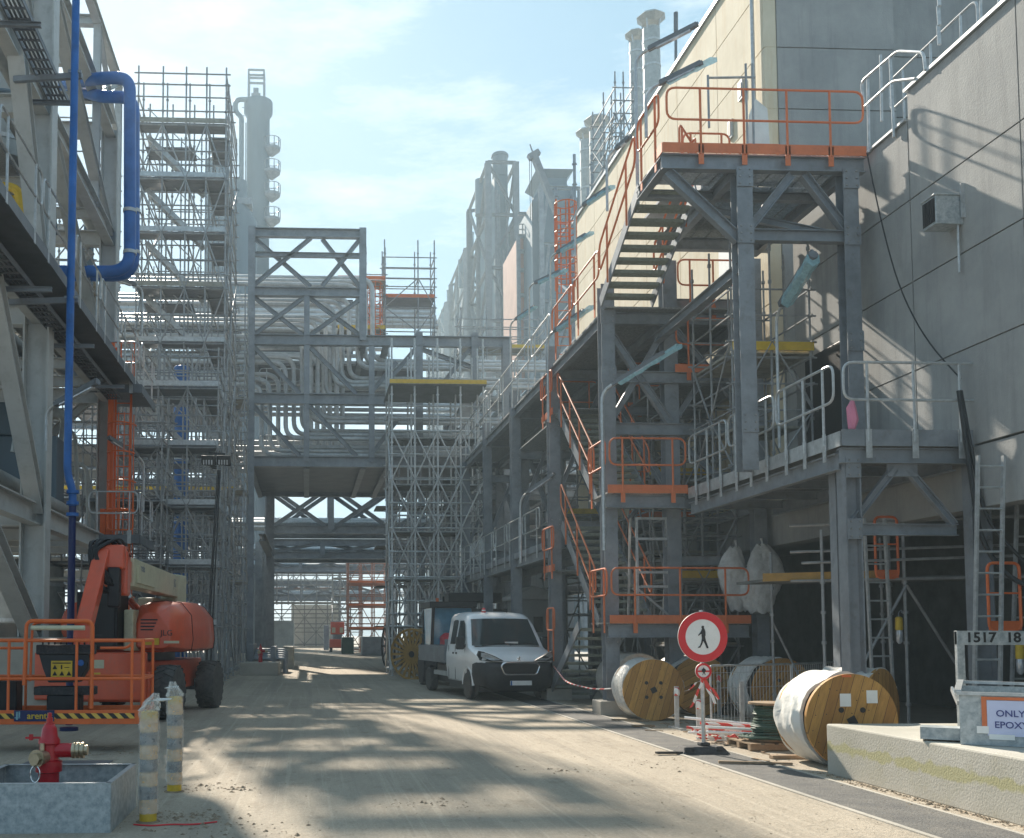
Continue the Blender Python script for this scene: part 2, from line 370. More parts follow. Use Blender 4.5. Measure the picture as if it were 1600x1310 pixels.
def tag(o, label, cat, group=None, kind=None):
    if label: o['label'] = label
    if cat: o['category'] = cat
    if group: o['group'] = group
    if kind: o['kind'] = kind
    return o
def struct(o): o['kind'] = 'structure'; return o
def thing(name, label, cat, loc=(0, 0, 0), group=None, rotz=0):
    o = bpy.data.objects.new(name, None); C.objects.link(o); o.location = loc; o.rotation_euler = (0, 0, rotz); o.empty_display_size = .2
    WLOC[o.name] = Vector(loc); tag(o, label, cat, group); return o
def parts(name, m, parent, mbs, world=True, cap=100):
    if len(mbs) > cap:
        mbs = sorted(mbs, key=lambda b: min(v.y for v in b.v)); rest = MB()
        for b in mbs[cap:]: rest.merge(b)
        mbs = mbs[:cap]; r = rest.obj(name, m, parent, world); r['kind'] = 'stuff'
    return [b.obj(name, m, parent, world) for b in mbs]
def dup(root, loc, rotz=None, label=None, group=None, scale=None):
    r = root.copy(); C.objects.link(r); r.location = loc
    if rotz is not None: r.rotation_euler = (0, 0, rotz)
    if scale: r.scale = scale  # black plate painted in for the darkness of the open centre hole
    if label: r['label'] = label
    if group: r['group'] = group
    for ch in list(root.children):
        c = ch.copy(); C.objects.link(c); c.parent = r
        for g in list(ch.children):
            d = g.copy(); C.objects.link(d); d.parent = c
    return r
def text_obj(name, txt, size, m, parent, loc, rot, ext=.002, label=None, align='CENTER', sx=1.0, bold=0):
    cu = bpy.data.curves.new(name, 'FONT'); cu.body = txt; cu.size = size; cu.extrude = ext; cu.align_x = align; cu.align_y = 'CENTER'; cu.offset = bold
    cu.resolution_u = 3
    t = bpy.data.objects.new('tmp', cu); C.objects.link(t); dg = bpy.context.evaluated_depsgraph_get()
    me = bpy.data.meshes.new_from_object(t.evaluated_get(dg)); bpy.data.objects.remove(t); me.materials.clear(); me.materials.append(MATS[m])
    o = bpy.data.objects.new(name, me); C.objects.link(o)
    o.rotation_euler = rot; o.scale = (sx, 1, 1)
    if parent is not None:
        o.parent = parent; o.location = Vector(loc) - WLOC.get(parent.name, Vector((0, 0, 0)))
    else: o.location = loc
    if label: o['label'] = label
    return o
FRONT = (PI / 2, 0, 0)
# ================================================================ THE SETTING
def sheet(name, x0, x1, y0, y1, z, m, nx=1, ny=1, amp=0):
    mb = MB(); vs = []; fs = []
    for j in range(ny + 1):
        for i in range(nx + 1):
            vs.append((x0 + (x1 - x0) * i / nx, y0 + (y1 - y0) * j / ny, z + (random.uniform(-amp, amp) if amp else 0)))
    for j in range(ny):
        for i in range(nx):
            a = j * (nx + 1) + i; fs.append((a, a + 1, a + nx + 2, a + nx + 1))
    mb.add(vs, fs); o = mb.obj(name, m, loc=(0, 0, 0), smooth=bool(amp)); return struct(o)
sheet('ground', -170, 170, -40, 420, -.004, 'slab_conc')
sheet('road', -5.6, 5.16, -20, 200, .004, 'dusty_road')
sheet('kerb_strip', 5.20, 5.95, -5, 60, .012, 'asphalt')
sheet('concrete_apron', 5.98, 9.2, -5, 26, .008, 'dusty_road')
o = MB().box(5.14, 5.20, -5, 60, -.02, .018).box(5.95, 6.0, -5, 60, -.02, .02).obj('kerb', 'slab_conc', loc=(0, 0, 0), smooth=False); struct(o)
# soil clods and grit scattered on the road: nobody could count them
mb = MB()
def clod(mb, x, y, s, z=.006):
    n = 5; a0 = random.random() * 6
    vs = [(x + s * math.cos(a0 + 2 * PI * k / n) * random.uniform(.6, 1.2), y + s * math.sin(a0 + 2 * PI * k / n) * random.uniform(.6, 1.2), z) for k in range(n)] + [(x, y, z + s * random.uniform(.35, .7))]
    mb.add(vs, [(k, (k + 1) % n, n) for k in range(n)])
for _ in range(800):
    y = 7 + random.random() ** 2 * 22; x = random.gauss(random.choice([-1.2, -.4, 3.4, 4.8, 1.5]), .5); clod(mb, x, y, random.uniform(.004, .014))
for cx, cy, n, s in ((-1.1, 9.6, 150, .25), (-1.0, 11.3, 110, .25), (-.6, 8.9, 80, .35), (6.05, 9.8, 160, .1), (6.1, 11.2, 110, .1), (4.8, 13.2, 60, .5), (3.2, 12.6, 50, .25), (1.2, 10.2, 60, .3), (-2.6, 14.6, 50, .4)):
    for _ in range(n): clod(mb, random.gauss(cx, s), random.gauss(cy, s * 2.0 if s < .2 else s * .7), random.choice((.006, .008, .01, .012, .015, .03)) * random.uniform(.6, 1.2))
tag(mb.obj('loose_soil', 'dirt_soil', loc=(0, 0, 0), smooth=False), None, None, kind='stuff')
C.objects['loose_soil']['label'] = 'dark clods of soil and grit scattered over the dusty road'; C.objects['loose_soil']['category'] = 'soil'

# ================================================================ BUILDINGS (right)
XA = 9.7
def panels_x(mb, X, ys, zs, t=.25, gap=.025):       # wall facing -x made of panels
    for i in range(len(ys) - 1):
        for k in range(len(zs) - 1):
            mb.box(X, X + t, ys[i] + gap / 2, ys[i + 1] - gap / 2, zs[k] + gap / 2, zs[k + 1] - gap / 2)
    mb.box(X + .035, X + t + .02, ys[0] + .02, ys[-1] - .02, zs[0] + .02, zs[-1] - .02); return mb
def panels_y(mb, Y, xs, zs, t=.25, gap=.025):
    for i in range(len(xs) - 1):
        for k in range(len(zs) - 1):
            mb.box(xs[i] + gap / 2, xs[i + 1] - gap / 2, Y, Y + t, zs[k] + gap / 2, zs[k + 1] - gap / 2)
    mb.box(xs[0] + .02, xs[-1] - .02, Y + .035, Y + t + .02, zs[0] + .02, zs[-1] - .02); return mb
low = thing('concrete_building', 'low grey precast concrete building on the right with roof railing', 'building', (XA, 10, 0))
mb = MB(); panels_x(mb, XA, [4, 6.5, 9, 10.6, 13.18, 15.73], [4.42, 5.87, 7.31, 8.66, 10.45]); panels_x(mb, XA, [15.735, 17.5, 19.7], [4.42, 5.87, 7.31, 8.66, 9.98])
mb.obj('wall', 'wall_conc', low, smooth=False)
mb = MB(); mb.box(XA - .05, XA + .32, 4, 15.75, 10.45, 10.50).box(XA - .05, XA + .32, 15.755, 19.7, 9.98, 10.02); mb.obj('coping', 'galv', low, smooth=False)
MB().box(XA + .3, 22, 4, 19.6, 9.7, 9.95).obj('roof', 'slab_conc', low, smooth=False)
mb = MB().box(XA + .02, XA + .35, 4, 44, 3.5, 4.40).box(XA + .35, 15, 4, 44, 4.0, 4.3); mb.obj('lintel_slab', 'wall_conc', low, smooth=False)
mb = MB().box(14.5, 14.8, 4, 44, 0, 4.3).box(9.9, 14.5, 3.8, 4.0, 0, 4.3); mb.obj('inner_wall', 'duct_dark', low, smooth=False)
MB().box(XA - .015, XA + .06, 17.85, 19.3, 4.55, 7.0).obj('door', 'black', low, smooth=False, bevel=.01)
# wall unit (ventilation box)
a = pX(1506, 350, XA); Ya, Za = a.y, a.z
ac = thing('ventilation_unit', 'galvanised ventilation box with grille mounted on the concrete wall', 'ventilation unit', (XA, 14.9, 7.6))
MB().box(XA - .42, XA, Ya, Ya + .33, Za, Za + .43).box(XA - .44, XA, Ya - .02, Ya + .35, Za + .43, Za + .455).obj('housing', 'galv_spangle', ac, smooth=False, bevel=.008)
mb = MB()
for i in range(5): mb.box(XA - .435, XA - .425, Ya + .04 + i * .05, Ya + .065 + i * .05, Za + .06, Za + .38)
mb.box(XA - .429, XA - .421, Ya + .02, Ya + .31, Za + .04, Za + .40)
mb.obj('grille', 'black', ac, smooth=False)
MB().tube((XA - .06, Ya + .05, Za), (XA - .06, Ya + .05, Za - .72), .018).box(XA - .06, XA - .0, Ya - .05, Ya - .025, Za + .08, Za + .6).obj('conduit', 'galv', ac)

tall = thing('tall_building', 'tall precast building with sunlight painted as cream on its lit side and grey shaded front behind the stair platform', 'building', (XA, 20.72, 0))
YT = 20.72
zs = [4.42, 5.8, 7.2, 8.6, 10.0, 11.4, 12.8, 14.15, 15.5, 16.6]
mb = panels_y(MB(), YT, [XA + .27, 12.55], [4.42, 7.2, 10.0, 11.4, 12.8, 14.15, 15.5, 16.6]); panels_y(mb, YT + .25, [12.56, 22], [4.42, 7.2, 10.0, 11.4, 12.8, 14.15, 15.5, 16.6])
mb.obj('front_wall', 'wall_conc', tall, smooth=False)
panels_x(MB(), XA, [YT, 23.2, 25.8, 28.4, 31, 33.6, 36.2], zs).obj('side_wall', 'sunlit_cream_wall', tall, smooth=False)
MB().box(XA - .06, 22, YT - .03, 36.3, 16.6, 16.7).obj('roof', 'galv', tall, smooth=False)
MB().box(XA + .3, 22, 35.9, 36.2, 0, 16.55).obj('rear_wall', 'wall_conc', tall, smooth=False)
MB().tube((XA - .09, YT + .35, 9.9), (XA - .09, YT + .35, 16.6), .045, 8).obj('downpipe', 'galv', tall)
for yy, zz in ((21.75, 13.6), (22.35, 13.0)):
    f = MB().box(XA - .05, XA - .003, yy, yy + .22, zz, zz + .42).obj('vent_frame', 'galv', tall, smooth=False)
    MB().box(XA - .06, XA - .052, yy + .04, yy + .18, zz + .05, zz + .37).obj('louvre', 'black', f, smooth=False)
f = MB().box(XA - .06, XA - .003, 22.1, 23.2, 9.9, 12.1).obj('door', 'white', tall, smooth=False)
MB().box(XA - .1, XA - .065, 22.2, 22.26, 10.9, 11.05).obj('handle', 'black', f, smooth=False)
# roof railings
def rail_panel(mb, p, q, h=1.1, knee=.55, r=.021, n=2, drop=.22, bend=.16, foot=True, axis_out=None):
    p, q = Vector(p), Vector(q); d = q - p; up = Vector((0, 0, 1))
    mb.pipe([p + up * h, q + up * h, q + up * knee, p + up * knee], r, bend, 6, 4, closed=True)
    for i in range(n):
        t = .17 + (.66 * i / max(1, n - 1) if n > 1 else .33); b = p + d * t
        mb.tube(b - up * (0 if foot is False else drop * .2), b + up * h, r * 1.05, 6)
        if foot:
            dn = d.normalized() if d.length > 0 else Vector((1, 0, 0)); dn.z = 0
            mb.bar(b - up * drop, b + up * .12, .09, .012, up=Vector((-dn.y, dn.x, 0)))
def railing(name, pts, m, parent, h=1.1, panel=2.4, gap=.08, **kw):
    mb = MB()
    for a, b in zip(pts[:-1], pts[1:]):
        a, b = Vector(a), Vector(b); L_ = (b - a).length; n = max(1, round(L_ / panel)); d = (b - a) / n; e = d.normalized() * gap / 2
        for i in range(n): rail_panel(mb, a + d * i + e, a + d * (i + 1) - e, h, **kw)
    return mb.obj(name, m, parent)
railing('railing', [(10.4, 17.4, 10.45), (10.4, 5, 10.45)], 'galv', low, drop=.05, n=3)
Q = lambda u, v: pX(u, v, XA - .05)
mb = MB(); mb.pipe([Q(1350, 165), Q(1346, 128), Q(1402, 80), Q(1443, 82), Q(1446, 110)], .024, .12); mb.pipe([Q(1350, 168), Q(1395, 127), Q(1430, 123)], .024, .12); mb.tube(Q(1358, 238), Q(1356, 124), .024); mb.tube(Q(1397, 215), Q(1391, 90), .024); mb.tube(Q(1378, 190), Q(1376, 86), .022)
mb.obj('step_railing', 'galv', low)
mb = MB(); [mb.tube(Q(1466, v), Q(1468, v + 30), .03, 6) for v in (-20, 10, 40)]; mb.obj('mast', 'galv', low)
tag(MB().pipe([(XA - .25, 16.5, 9.8), (XA - .2, 16.2, 8.4), (XA - .18, 15.8, 7.2), (XA - .15, 15.2, 6.2), (9.55, 14.4, 5.4)], .012, .6, 6).obj('hanging_cable', 'cable', loc=(XA - .2, 16, 8)), 'thin black cable hanging down the concrete wall from the upper platform', 'cable')

# ================================================================ SCAFFOLD GENERATOR
def scaffold(name, label, xs, ys, z0, z1, lift, decks=(), rail=True, top=1.3, group=None, faces='fblr', r=.03, braces=True, deckmat='deckboard', plates=True, tubemat='tube', every=1, xb=False):
    t = thing(name, label, 'scaffold', ((xs[0] + xs[-1]) / 2, ys[0], z0), group)
    posts = []; led = []; br = []; dk = []
    for x in xs:
        for y in ys:
            b = MB().tube((x, y, z0), (x, y, z1 + top), r, 6)
            zz = z0 + .5
            while zz < z1 + top: b.tube((x, y, zz - .03), (x, y, zz + .03), r * 1.7, 6); zz += lift / 2
            if plates: b.box(x - .08, x + .08, y - .08, y + .08, z0, z0 + .02)
            posts.append(b)
    lv = []; z = z0 + lift
    while z <= z1 + .01: lv.append(z); z += lift
    x0, x1, y0, y1 = xs[0], xs[-1], ys[0], ys[-1]
    for li, z in enumerate([z0 + .25] + lv):
        offs = (0, .5, 1.0) if (rail and z > z0 + .3) else (0,)
        for o in offs:
            if o and z + o > z1 + top: continue
            for y in (ys if o == 0 else (ys[0], ys[-1])): led.append(MB().tube((x0 - .12, y, z + o), (x1 + .12, y, z + o), r * .9, 5))
            for x in (xs if o == 0 else (xs[0], xs[-1])): led.append(MB().tube((x, y0 - .1, z + o), (x, y1 + .1, z + o), r * .9, 5))
    for li in range(len(lv)):
        zb = z0 + .25 + li * lift if li == 0 else lv[li - 1]; zt = lv[li]
        if not braces: break
        for i in range(len(xs) - 1):
            if (i + li) % every: continue
            flip = (i + li) % 2
            a, b = (xs[i], xs[i + 1]) if flip else (xs[i + 1], xs[i])
            br.append(MB().tube((a, y0 - .04, zb), (b, y0 - .04, zt), r * .85, 5))
            if xb: br.append(MB().tube((b, y0 - .06, zb), (a, y0 - .06, zt), r * .85, 5))
        for i in range(len(ys) - 1):
            flip = (i + li) % 2; a, b = (ys[i], ys[i + 1]) if flip else (ys[i + 1], ys[i])
            br.append(MB().tube((x1 + .04, a, zb), (x1 + .04, b, zt), r * .85, 5))
            br.append(MB().tube((x0 - .04, b, zb), (x0 - .04, a, zt), r * .85, 5))
    for d in decks:
        z, xa, xb_, ya, yb, tb = d
        b = MB(); n = max(1, int((yb - ya) / .32)); w = (yb - ya) / n
        for i in range(n): b.box(xa, xb_, ya + i * w + .01, ya + (i + 1) * w - .01, z + .03, z + .08)
        dk.append(b)
        if tb: parts('toe_board', tb, t, [MB().box(xa, xb_, ya - .05, ya - .02, z + .08, z + .24)])
    parts('standard', tubemat, t, posts); parts('ledger', tubemat, t, led); parts('brace', tubemat, t, br); parts('deck', deckmat, t, dk)
    return t

# ================================================================ STAIR TOWER (right)
st = thing('stair_tower', 'grey steel stair tower with orange railings climbing beside the concrete building', 'stair tower', (6.2, 20.8, 0))
LV = [1.87, 4.52, 7.17, 8.45]
XC = [6.25, 7.75, 9.35]; YC = [21.0, 25.7, 30.5, 35.3, 40.1]
cols = []
for y in YC:
    cols.append(MB().ib((6.28, y, .15), (6.28, y, 9.0), .30, .28, .02, up=(0, 1, 0)))
    if y > 22: cols.append(MB().ib((7.6, y, .15), (7.6, y, 8.4), .26, .26, .018, up=(0, 1, 0)))
cols.append(MB().ib((7.68, 21.2, .15), (7.68, 21.2, 9.6), .3, .3, .02, up=(0, 1, 0)))
cols.append(MB().ib((9.45, 21.0, .15), (9.45, 21.0, 9.6), .26, .26, .02, up=(0, 1, 0)))
cols.append(MB().ib((7.38, 16.75, 4.4), (7.38, 16.75, 9.55), .27, .27, .02, up=(0, 1, 0)))
cols.append(MB().ib((9.22, 16.75, 4.5), (9.22, 16.75, 9.55), .26, .26, .02, up=(0, 1, 0)))
parts('column', 'steel', st, cols)
beams = []
for y in YC:
    for z in (4.40, 7.05, 8.3): beams.append(MB().ib((6.28, y, z), (9.5, y, z), .24, .16, up=(0, 0, 1)))
for x in (6.28, 7.6, 9.3):
    for z in (8.3,): beams.append(MB().ib((x, 21, z), (x, 40.1, z), .26, .16))
for x in (6.28, 7.6): beams.append(MB().ib((x, 25.8, 3.75), (x, 40.1, 3.75), .26, .16))
beams.append(MB().ib((6.28, 21, 5.95), (9.45, 21, 5.95), .25, .16))
# lower platform beams
beams.append(MB().ib((6.1, 20.55, 1.72), (9.0, 20.55, 1.72), .26, .15)); beams.append(MB().ib((6.1, 20.6, 4.37), (7.75, 20.6, 4.37), .26, .15))
# top platform frame
for y, xx in ((16.7, 5.98), (17.95, 5.98), (20.3, 7.15)): beams.append(MB().ib((xx, y, 9.66 if xx > 6 or y < 17 else 9.64), (9.5, y, 9.66 if xx > 6 or y < 17 else 9.64), .26 if y < 17 or y > 20 else .16, .15))
for x in (6.03, 7.38, 9.3): beams.append(MB().ib((x, 16.7, 9.64), (x, 17.9 if x < 7 else 20.6, 9.64), .22, .14))
beams.append(MB().ib((7.38, 16.72, 8.42), (9.22, 16.72, 8.42), .2, .15)); beams.append(MB().ib((7.38, 16.8, 7.9), (7.38, 21.2, 7.9), .2, .15))
parts('beam', 'steel', st, beams)
br = [MB().ib((6.08, 16.72, 9.5), (7.3, 16.72, 8.35), .17, .15), MB().ib((7.45, 16.72, 8.5), (8.25, 16.72, 9.5), .14, .14), MB().ib((8.45, 16.72, 9.5), (9.2, 16.72, 8.5), .14, .14),
      MB().ib((7.4, 18, 9.4), (9.2, 16.9, 8.5), .12, .12),
      MB().ib((6.3, 21, 8.1), (7.6, 21, 6.1), .14, .14), MB().ib((7.75, 21, 8.1), (9.4, 21, 6.1), .12, .12)]
for i, y in enumerate(YC[:-1]): br.append(MB().ib((7.6, y, 4.5), (7.6, YC[i + 1], 8.2), .12, .12)); br.append(MB().ib((6.3, y + 4.7, 5.0), (7.6, y + 4.7, 8.1), .11, .11))
parts('brace', 'steel', st, br)
# platforms
def platform(x0, x1, y0, y1, z, toes=(), m='grating', toem='orange', parent=st, bars=True):
    b = MB()
    if bars:
        n = int((y1 - y0) / .05)
        for i in range(n): yy = y0 + (i + .5) * (y1 - y0) / n; b.box(x0, x1, yy - .005, yy + .005, z - .035, z)
        n = max(2, int((x1 - x0) / .3))
        for i in range(n + 1): xx = x0 + i * (x1 - x0) / n; b.box(xx - .006, xx + .006, y0, y1, z - .037, z - .001)
        n = max(2, int((x1 - x0) / .09))
        for i in range(n + 1): xx = x0 + i * (x1 - x0) / n; b.box(xx - .003, xx + .003, y0, y1, z - .012, z - .0015)
    else: b.box(x0, x1, y0, y1, z - .035, z)
    p = b.obj('platform', m, parent, smooth=False)
    for a, c in toes: MB().bar((a[0], a[1], z + .06), (c[0], c[1], z + .06), .012, .17).obj('toe_board', toem, p, smooth=False)
    return p
platform(6.0, 9.4, 16.65, 17.85, 9.82, [((5.98, 16.6), (9.5, 16.6)), ((5.97, 16.6), (5.97, 17.0))]); platform(7.2, 9.4, 17.9, 20.6, 9.82)
platform(6.1, 7.7, 20.45, 21.8, 4.55, [((6.1, 20.43), (7.75, 20.43))])
platform(6.1, 9.0, 20.45, 21.8, 1.90, [((6.1, 20.43), (9.0, 20.43))])
platform(6.2, 7.7, 25.2, 26.4, 7.2, [((6.15, 25.2), (6.15, 26.4))])
platform(6.2, 7.7, 25.2, 26.4, 3.25, [((6.15, 25.2), (6.15, 26.4))])
platform(6.2, 9.4, 20.7, 40, 8.47, (), bars=False)
platform(6.2, 7.6, 26.5, 40, 3.9, [((6.18, 26.5), (6.18, 40))], toem='steel', bars=False)
# flights
def flight(x0, x1, p0, p1, n, parent=st, m='steel', tm='tread', rails='orange', rside=(0, 1), under=False):
    (ya, za), (yb, zb) = p0, p1; s = MB()
    d = Vector((0, yb - ya, zb - za)); L_ = d.length
    for x in (x0, x1): s.bar((x, ya, za), (x, yb, zb), .03, .24, up=(0, -d.z, d.y))
    f = s.obj('stair_flight', m, parent, smooth=False)
    for i in range(n):
        t = (i + .5) / n; y = ya + d.y * t; z = za + d.z * t
        b = MB().box(x0 + .02, x1 - .02, y - .13, y + .13, z, z + .035)
        for k in range(5): b.box(x0 + .02, x1 - .02, y - .12 + k * .055, y - .11 + k * .055, z - .03, z)
        b.obj('tread', tm, f, smooth=False)
    r = MB()
    for sd in rside:
        x = (x0 - .04, x1 + .04)[sd]; u = Vector((0, 0, 1))
        A, B = Vector((x, ya, za)), Vector((x, yb, zb)); dn = (B - A).normalized() * .1
        r.pipe([A + u * .55 + dn, A + u * 1.1 + dn, B + u * 1.1 - dn, B + u * .55 - dn], .022, .15, 6, closed=True)
        k = max(2, round(L_ / 1.2))
        for i in range(k):
            b = A + (B - A) * ((i + .5) / k); r.tube(b - u * .12, b + u * 1.1, .022, 6)
    r.obj('railing', rails, f)
    return f
flight(6.0, 7.05, (20.4, 8.45), (17.9, 9.75), 9)
flight(6.3, 7.45, (21.9, 4.55), (25.2, 7.2), 14)
flight(6.3, 7.45, (21.9, 1.90), (25.0, 4.55 - .2), 13)
flight(6.1, 7.2, (25.9, .05), (22.8, 1.85), 9, rside=())
# orange railings
def rl(pts, m='orange', parent=st, **kw): return railing('railing', pts, m, parent, **kw)
rl([(6.02, 16.6, 9.82), (9.5, 16.6, 9.82)], panel=3.6, n=4)
rl([(5.97, 16.7, 9.82), (5.97, 17.9, 9.82)], panel=1.2)
rl([(6.1, 20.42, 4.55), (7.75, 20.42, 4.55)], n=2); rl([(6.08, 20.5, 4.55), (6.08, 21.8, 4.55)], n=2)
rl([(6.1, 20.42, 1.90), (9.0, 20.42, 1.90)], panel=3.2, n=3); rl([(6.08, 20.5, 1.90), (6.08, 21.8, 1.90)], n=2)
rl([(6.12, 25.1, 7.2), (6.12, 26.4, 7.2)], n=2); rl([(6.2, 26.4, 7.2), (7.7, 26.4, 7.2)], n=2)
rl([(6.12, 25.1, 3.25), (6.12, 26.4, 3.25)], n=2); rl([(6.12, 25.1, 1.2), (6.12, 26.0, 1.2)], n=2)
rl([(5.98, 20.4, 8.47), (5.98, 24.5, 8.47)], panel=1.9); rl([(5.98, 24.6, 8.47), (5.98, 40, 8.47)], m='galv', panel=2.2)
rl([(6.12, 26.6, 3.9), (6.12, 40, 3.9)], m='galv', panel=2.2)
# orange frames (mid level crates of railing between columns)
rl([(7.7, 20.9, 7.2), (9.3, 20.9, 7.2)]); platform(7.8, 9.4, 20.9, 24.5, 7.17, [((7.7, 20.88), (9.35, 20.88))], bars=False)
rl([(7.2, 19.0, 10.25), (8.2, 19.0, 10.25)], n=2, foot=False); rl([(8.5, 19.4, 10.25), (9.5, 19.4, 10.25)], n=2, foot=False); rl([(6.9, 18.3, 10.1), (7.6, 19.3, 10.1)], n=2, foot=False)
MB().box(6.9, 9.5, 19.0, 20.3, 10.15, 10.2).obj('step_platform', 'steel', st, smooth=False)
mb = MB().box(7.75, 8.5, 19.3, 19.9, 10.25, 11.15); mb.obj('cable_box', 'steel_dark', st, smooth=False, bevel=.12)
mb = MB()
for u in (1168, 1178): mb.tube(pt(u, 235, 19.3), pt(u - 3, 100, 19.3), .024, 6)
mb.tube(pt(1105, 122, 19.3), pt(1180, 121, 19.3), .022, 6).tube(pt(1108, 200, 19.3), pt(1106, 118, 19.3), .024, 6); mb.obj('scaffold_tube', 'tube', st)
MB().loft([[pt(u + du, v, 19.8 + dy) for du, v, dy in ((0, 232, 0), (34, 228, .1), (30, 170, .12), (12, 155, 0), (2, 180, -.06))] for u, dy in ((1168, 0), (1169, .05))]).obj('protective_sheet', 'sheet_white', st)
# footings
def footing(x, y, label, s=.32, h=.3):
    return tag(MB().box(x - s, x + s, y - s, y + s, 0, h).obj('concrete_footing', 'slab_conc', loc=(x, y, 0), smooth=False, bevel=.02), label, 'footing', 'concrete footings under the stair tower')
footing(6.28, 21.0, 'square concrete footing under the front column of the stair tower'); footing(6.28, 25.7, 'square concrete footing beside the white pickup van')
footing(6.28, 30.5, 'concrete footing behind the white pickup van, under a grey column')

# ---- grey walkway with landing
wk = thing('steel_walkway', 'grey steel walkway and landing with galvanised railings along the concrete building', 'walkway', (7.7, 14.5, 0))
cl = [MB().ib((7.95, 14.62, 0), (7.95, 14.62, 4.4), .24, .24, .02, up=(1, 0, 0)), MB().ib((8.1, 15.2, 0), (8.1, 15.2, 4.3), .2, .2, .02, up=(1, 0, 0)), MB().ib((9.86, 14.6, 0), (9.86, 14.6, 4.3), .3, .2, .02, up=(1, 0, 0))]
parts('column', 'steel', wk, cl)
parts('beam', 'steel', wk, [MB().ib((7.75, 14.5, 4.27), (9.8, 14.5, 4.27), .22, .12), MB().ib((7.8, 14.6, 4.2), (7.8, 20.4, 4.2), .25, .12), MB().ib((7.9, 14.62, 3.2), (9.55, 14.62, 3.2), .17, .12), MB().ib((9.5, 14.6, 4.2), (9.5, 20.4, 4.2), .25, .12)] + [MB().ib((7.8, y, 4.25), (9.5, y, 4.25), .16, .1) for y in (15.8, 17.2, 18.6, 20.0)])
parts('brace', 'steel', wk, [MB().ib((7.95, 14.6, 3.28), (8.62, 14.6, 4.1), .1, .1), MB().ib((9.5, 14.6, 3.28), (8.82, 14.6, 4.1), .1, .1), MB().box(8.5, 8.95, 14.55, 14.58, 3.98, 4.16)])
p = MB()
p.box(7.75, 9.69, 14.42, 20.4, 4.47, 4.51); p = p.obj('deck', 'grating', wk, smooth=False)
MB().box(7.74, 9.85, 14.39, 14.405, 4.40, 4.64).obj('toe_board', 'steel', wk, smooth=False); MB().box(7.725, 7.74, 14.42, 20.35, 4.40, 4.62).obj('toe_board', 'galv', wk, smooth=False)
railing('railing', [(7.73, 14.36, 4.52), (9.9, 14.36, 4.52)], 'galv', wk, panel=3, n=3, drop=.3)
railing('railing', [(7.69, 20.2, 4.52), (7.69, 14.45, 4.52)], 'galv', wk, panel=2.0, n=3, drop=.3)
tag(MB().skin([(7.95, 14.5, 4.66), (7.97, 14.5, 4.8), (7.95, 14.5, 4.98), (7.98, 14.5, 5.12)], [.05, .08, .07, .01], 7).obj('plastic_bag', 'pink', loc=(7.95, 14.5, 4.6)), 'pink plastic bag tied beside the landing post', 'bag')
mb = MB().pipe([(9.45, 14.3, 5.2), (9.5, 14.25, 4.4), (9.62, 14.2, 3.0), (9.9, 14.0, 2.4), (10.4, 13.6, 2.2)], .035, .5); mb.pipe([(9.48, 14.3, 5.2), (9.56, 14.25, 4.4), (9.7, 14.2, 3.3), (10.1, 14.0, 2.7)], .025, .5)
tag(mb.obj('power_cable', 'cable', loc=(9.5, 14.3, 5)), 'thick black cables hanging from the right end of the landing railing', 'cable')

# ================================================================ LAMPS (linear fixtures on bent poles)
def lamp(base, top, d, Lf=1.5, film=None, m='galv', r=.028, label='', arm=.5, droop=.0, fat=.06):
    base = Vector(base); t = thing('walkway_lamp', label, 'lamp', base, 'tube lamps on bent poles along the walkways')
    top = Vector((base.x, base.y, top)); d = Vector(d).normalized(); e = top + d * arm
    MB().pipe([base, top, e], r, .22, 8).obj('pole', m, t)
    a = e - d * .25; b = e + d * Lf
    k = MB().bar(a, b, fat * 1.5, fat); k.bar(a + Vector((0, 0, fat * .9)), b + Vector((0, 0, fat * .9)), fat * .5, fat * .5); k.tube(b - d * .04, b + d * .04, fat * .85, 8)
    k.obj('fixture', 'steel_dark', t)
    MB().bar(a + d * .15 - Vector((0, 0, fat * .7)), b - d * .1 - Vector((0, 0, fat * .7)), fat * 1.25, fat * .45).obj('diffuser', 'lamp_glass', t)
    if film:
        f = MB(); u = Vector((0, 0, 1)); A = a + d * .2; B = a + d * (.2 + film)
        rings = []
        for i in range(9):
            s_ = i / 8; c = A + (B - A) * s_; w = fat * (.82 + .22 * abs(math.sin(i * 2.1))) * (1 if i else 1.2); h = fat * (.7 + .5 * abs(math.sin(i * 1.3 + 1)))
            rings.append([c + Vector((w * x, 0, 0)) + u * (h * z - fat * .6) for x, z in ((-1, .5), (1, .5), (1.1, -.6), (0, -1.2), (-1.1, -.6))])
        f.loft(rings).obj('protective_film', 'cyan_film', t)
    return t
def lampuv(b, Y, top_v, tip, Ytip, label, film=None, **kw):
    B = pt(b[0], b[1], Y); T = pt(b[0], top_v, Y); E = pt(tip[0], tip[1], Ytip); d = E - T; d_ = d.length
    return lamp(B, T.z, d, Lf=d_ - .5, film=film, label=label, **kw)
lampuv((997, 330), 18.3, 88, (1092, 40), 17.6, 'highest tube lamp on a bent pole above the upper stair', r=.033)
lampuv((1010, 215), 17.2, 142, (1095, 100), 17.0, 'tube lamp just below the highest one, over the upper platform corner', film=.8)
lampuv((949, 330), 20.5, 245, (985, 215), 20.0, 'small dark tube lamp left of the upper stair head')
lampuv((899, 400), 23.6, 330, (950, 295), 22.8, 'tube lamp on the walkway railing left of the upper stair foot', film=.7)
lampuv((860, 480), 26.6, 402, (915, 368), 25.6, 'tube lamp with blue film, second along the walkway railing', film=1.0)
lampuv((827, 540), 29.6, 447, (875, 425), 28.6, 'tube lamp with blue film, third along the walkway railing', film=1.0)
lampuv((798, 590), 32.6, 505, (835, 480), 31.6, 'tube lamp farthest along the walkway railing', film=.8)
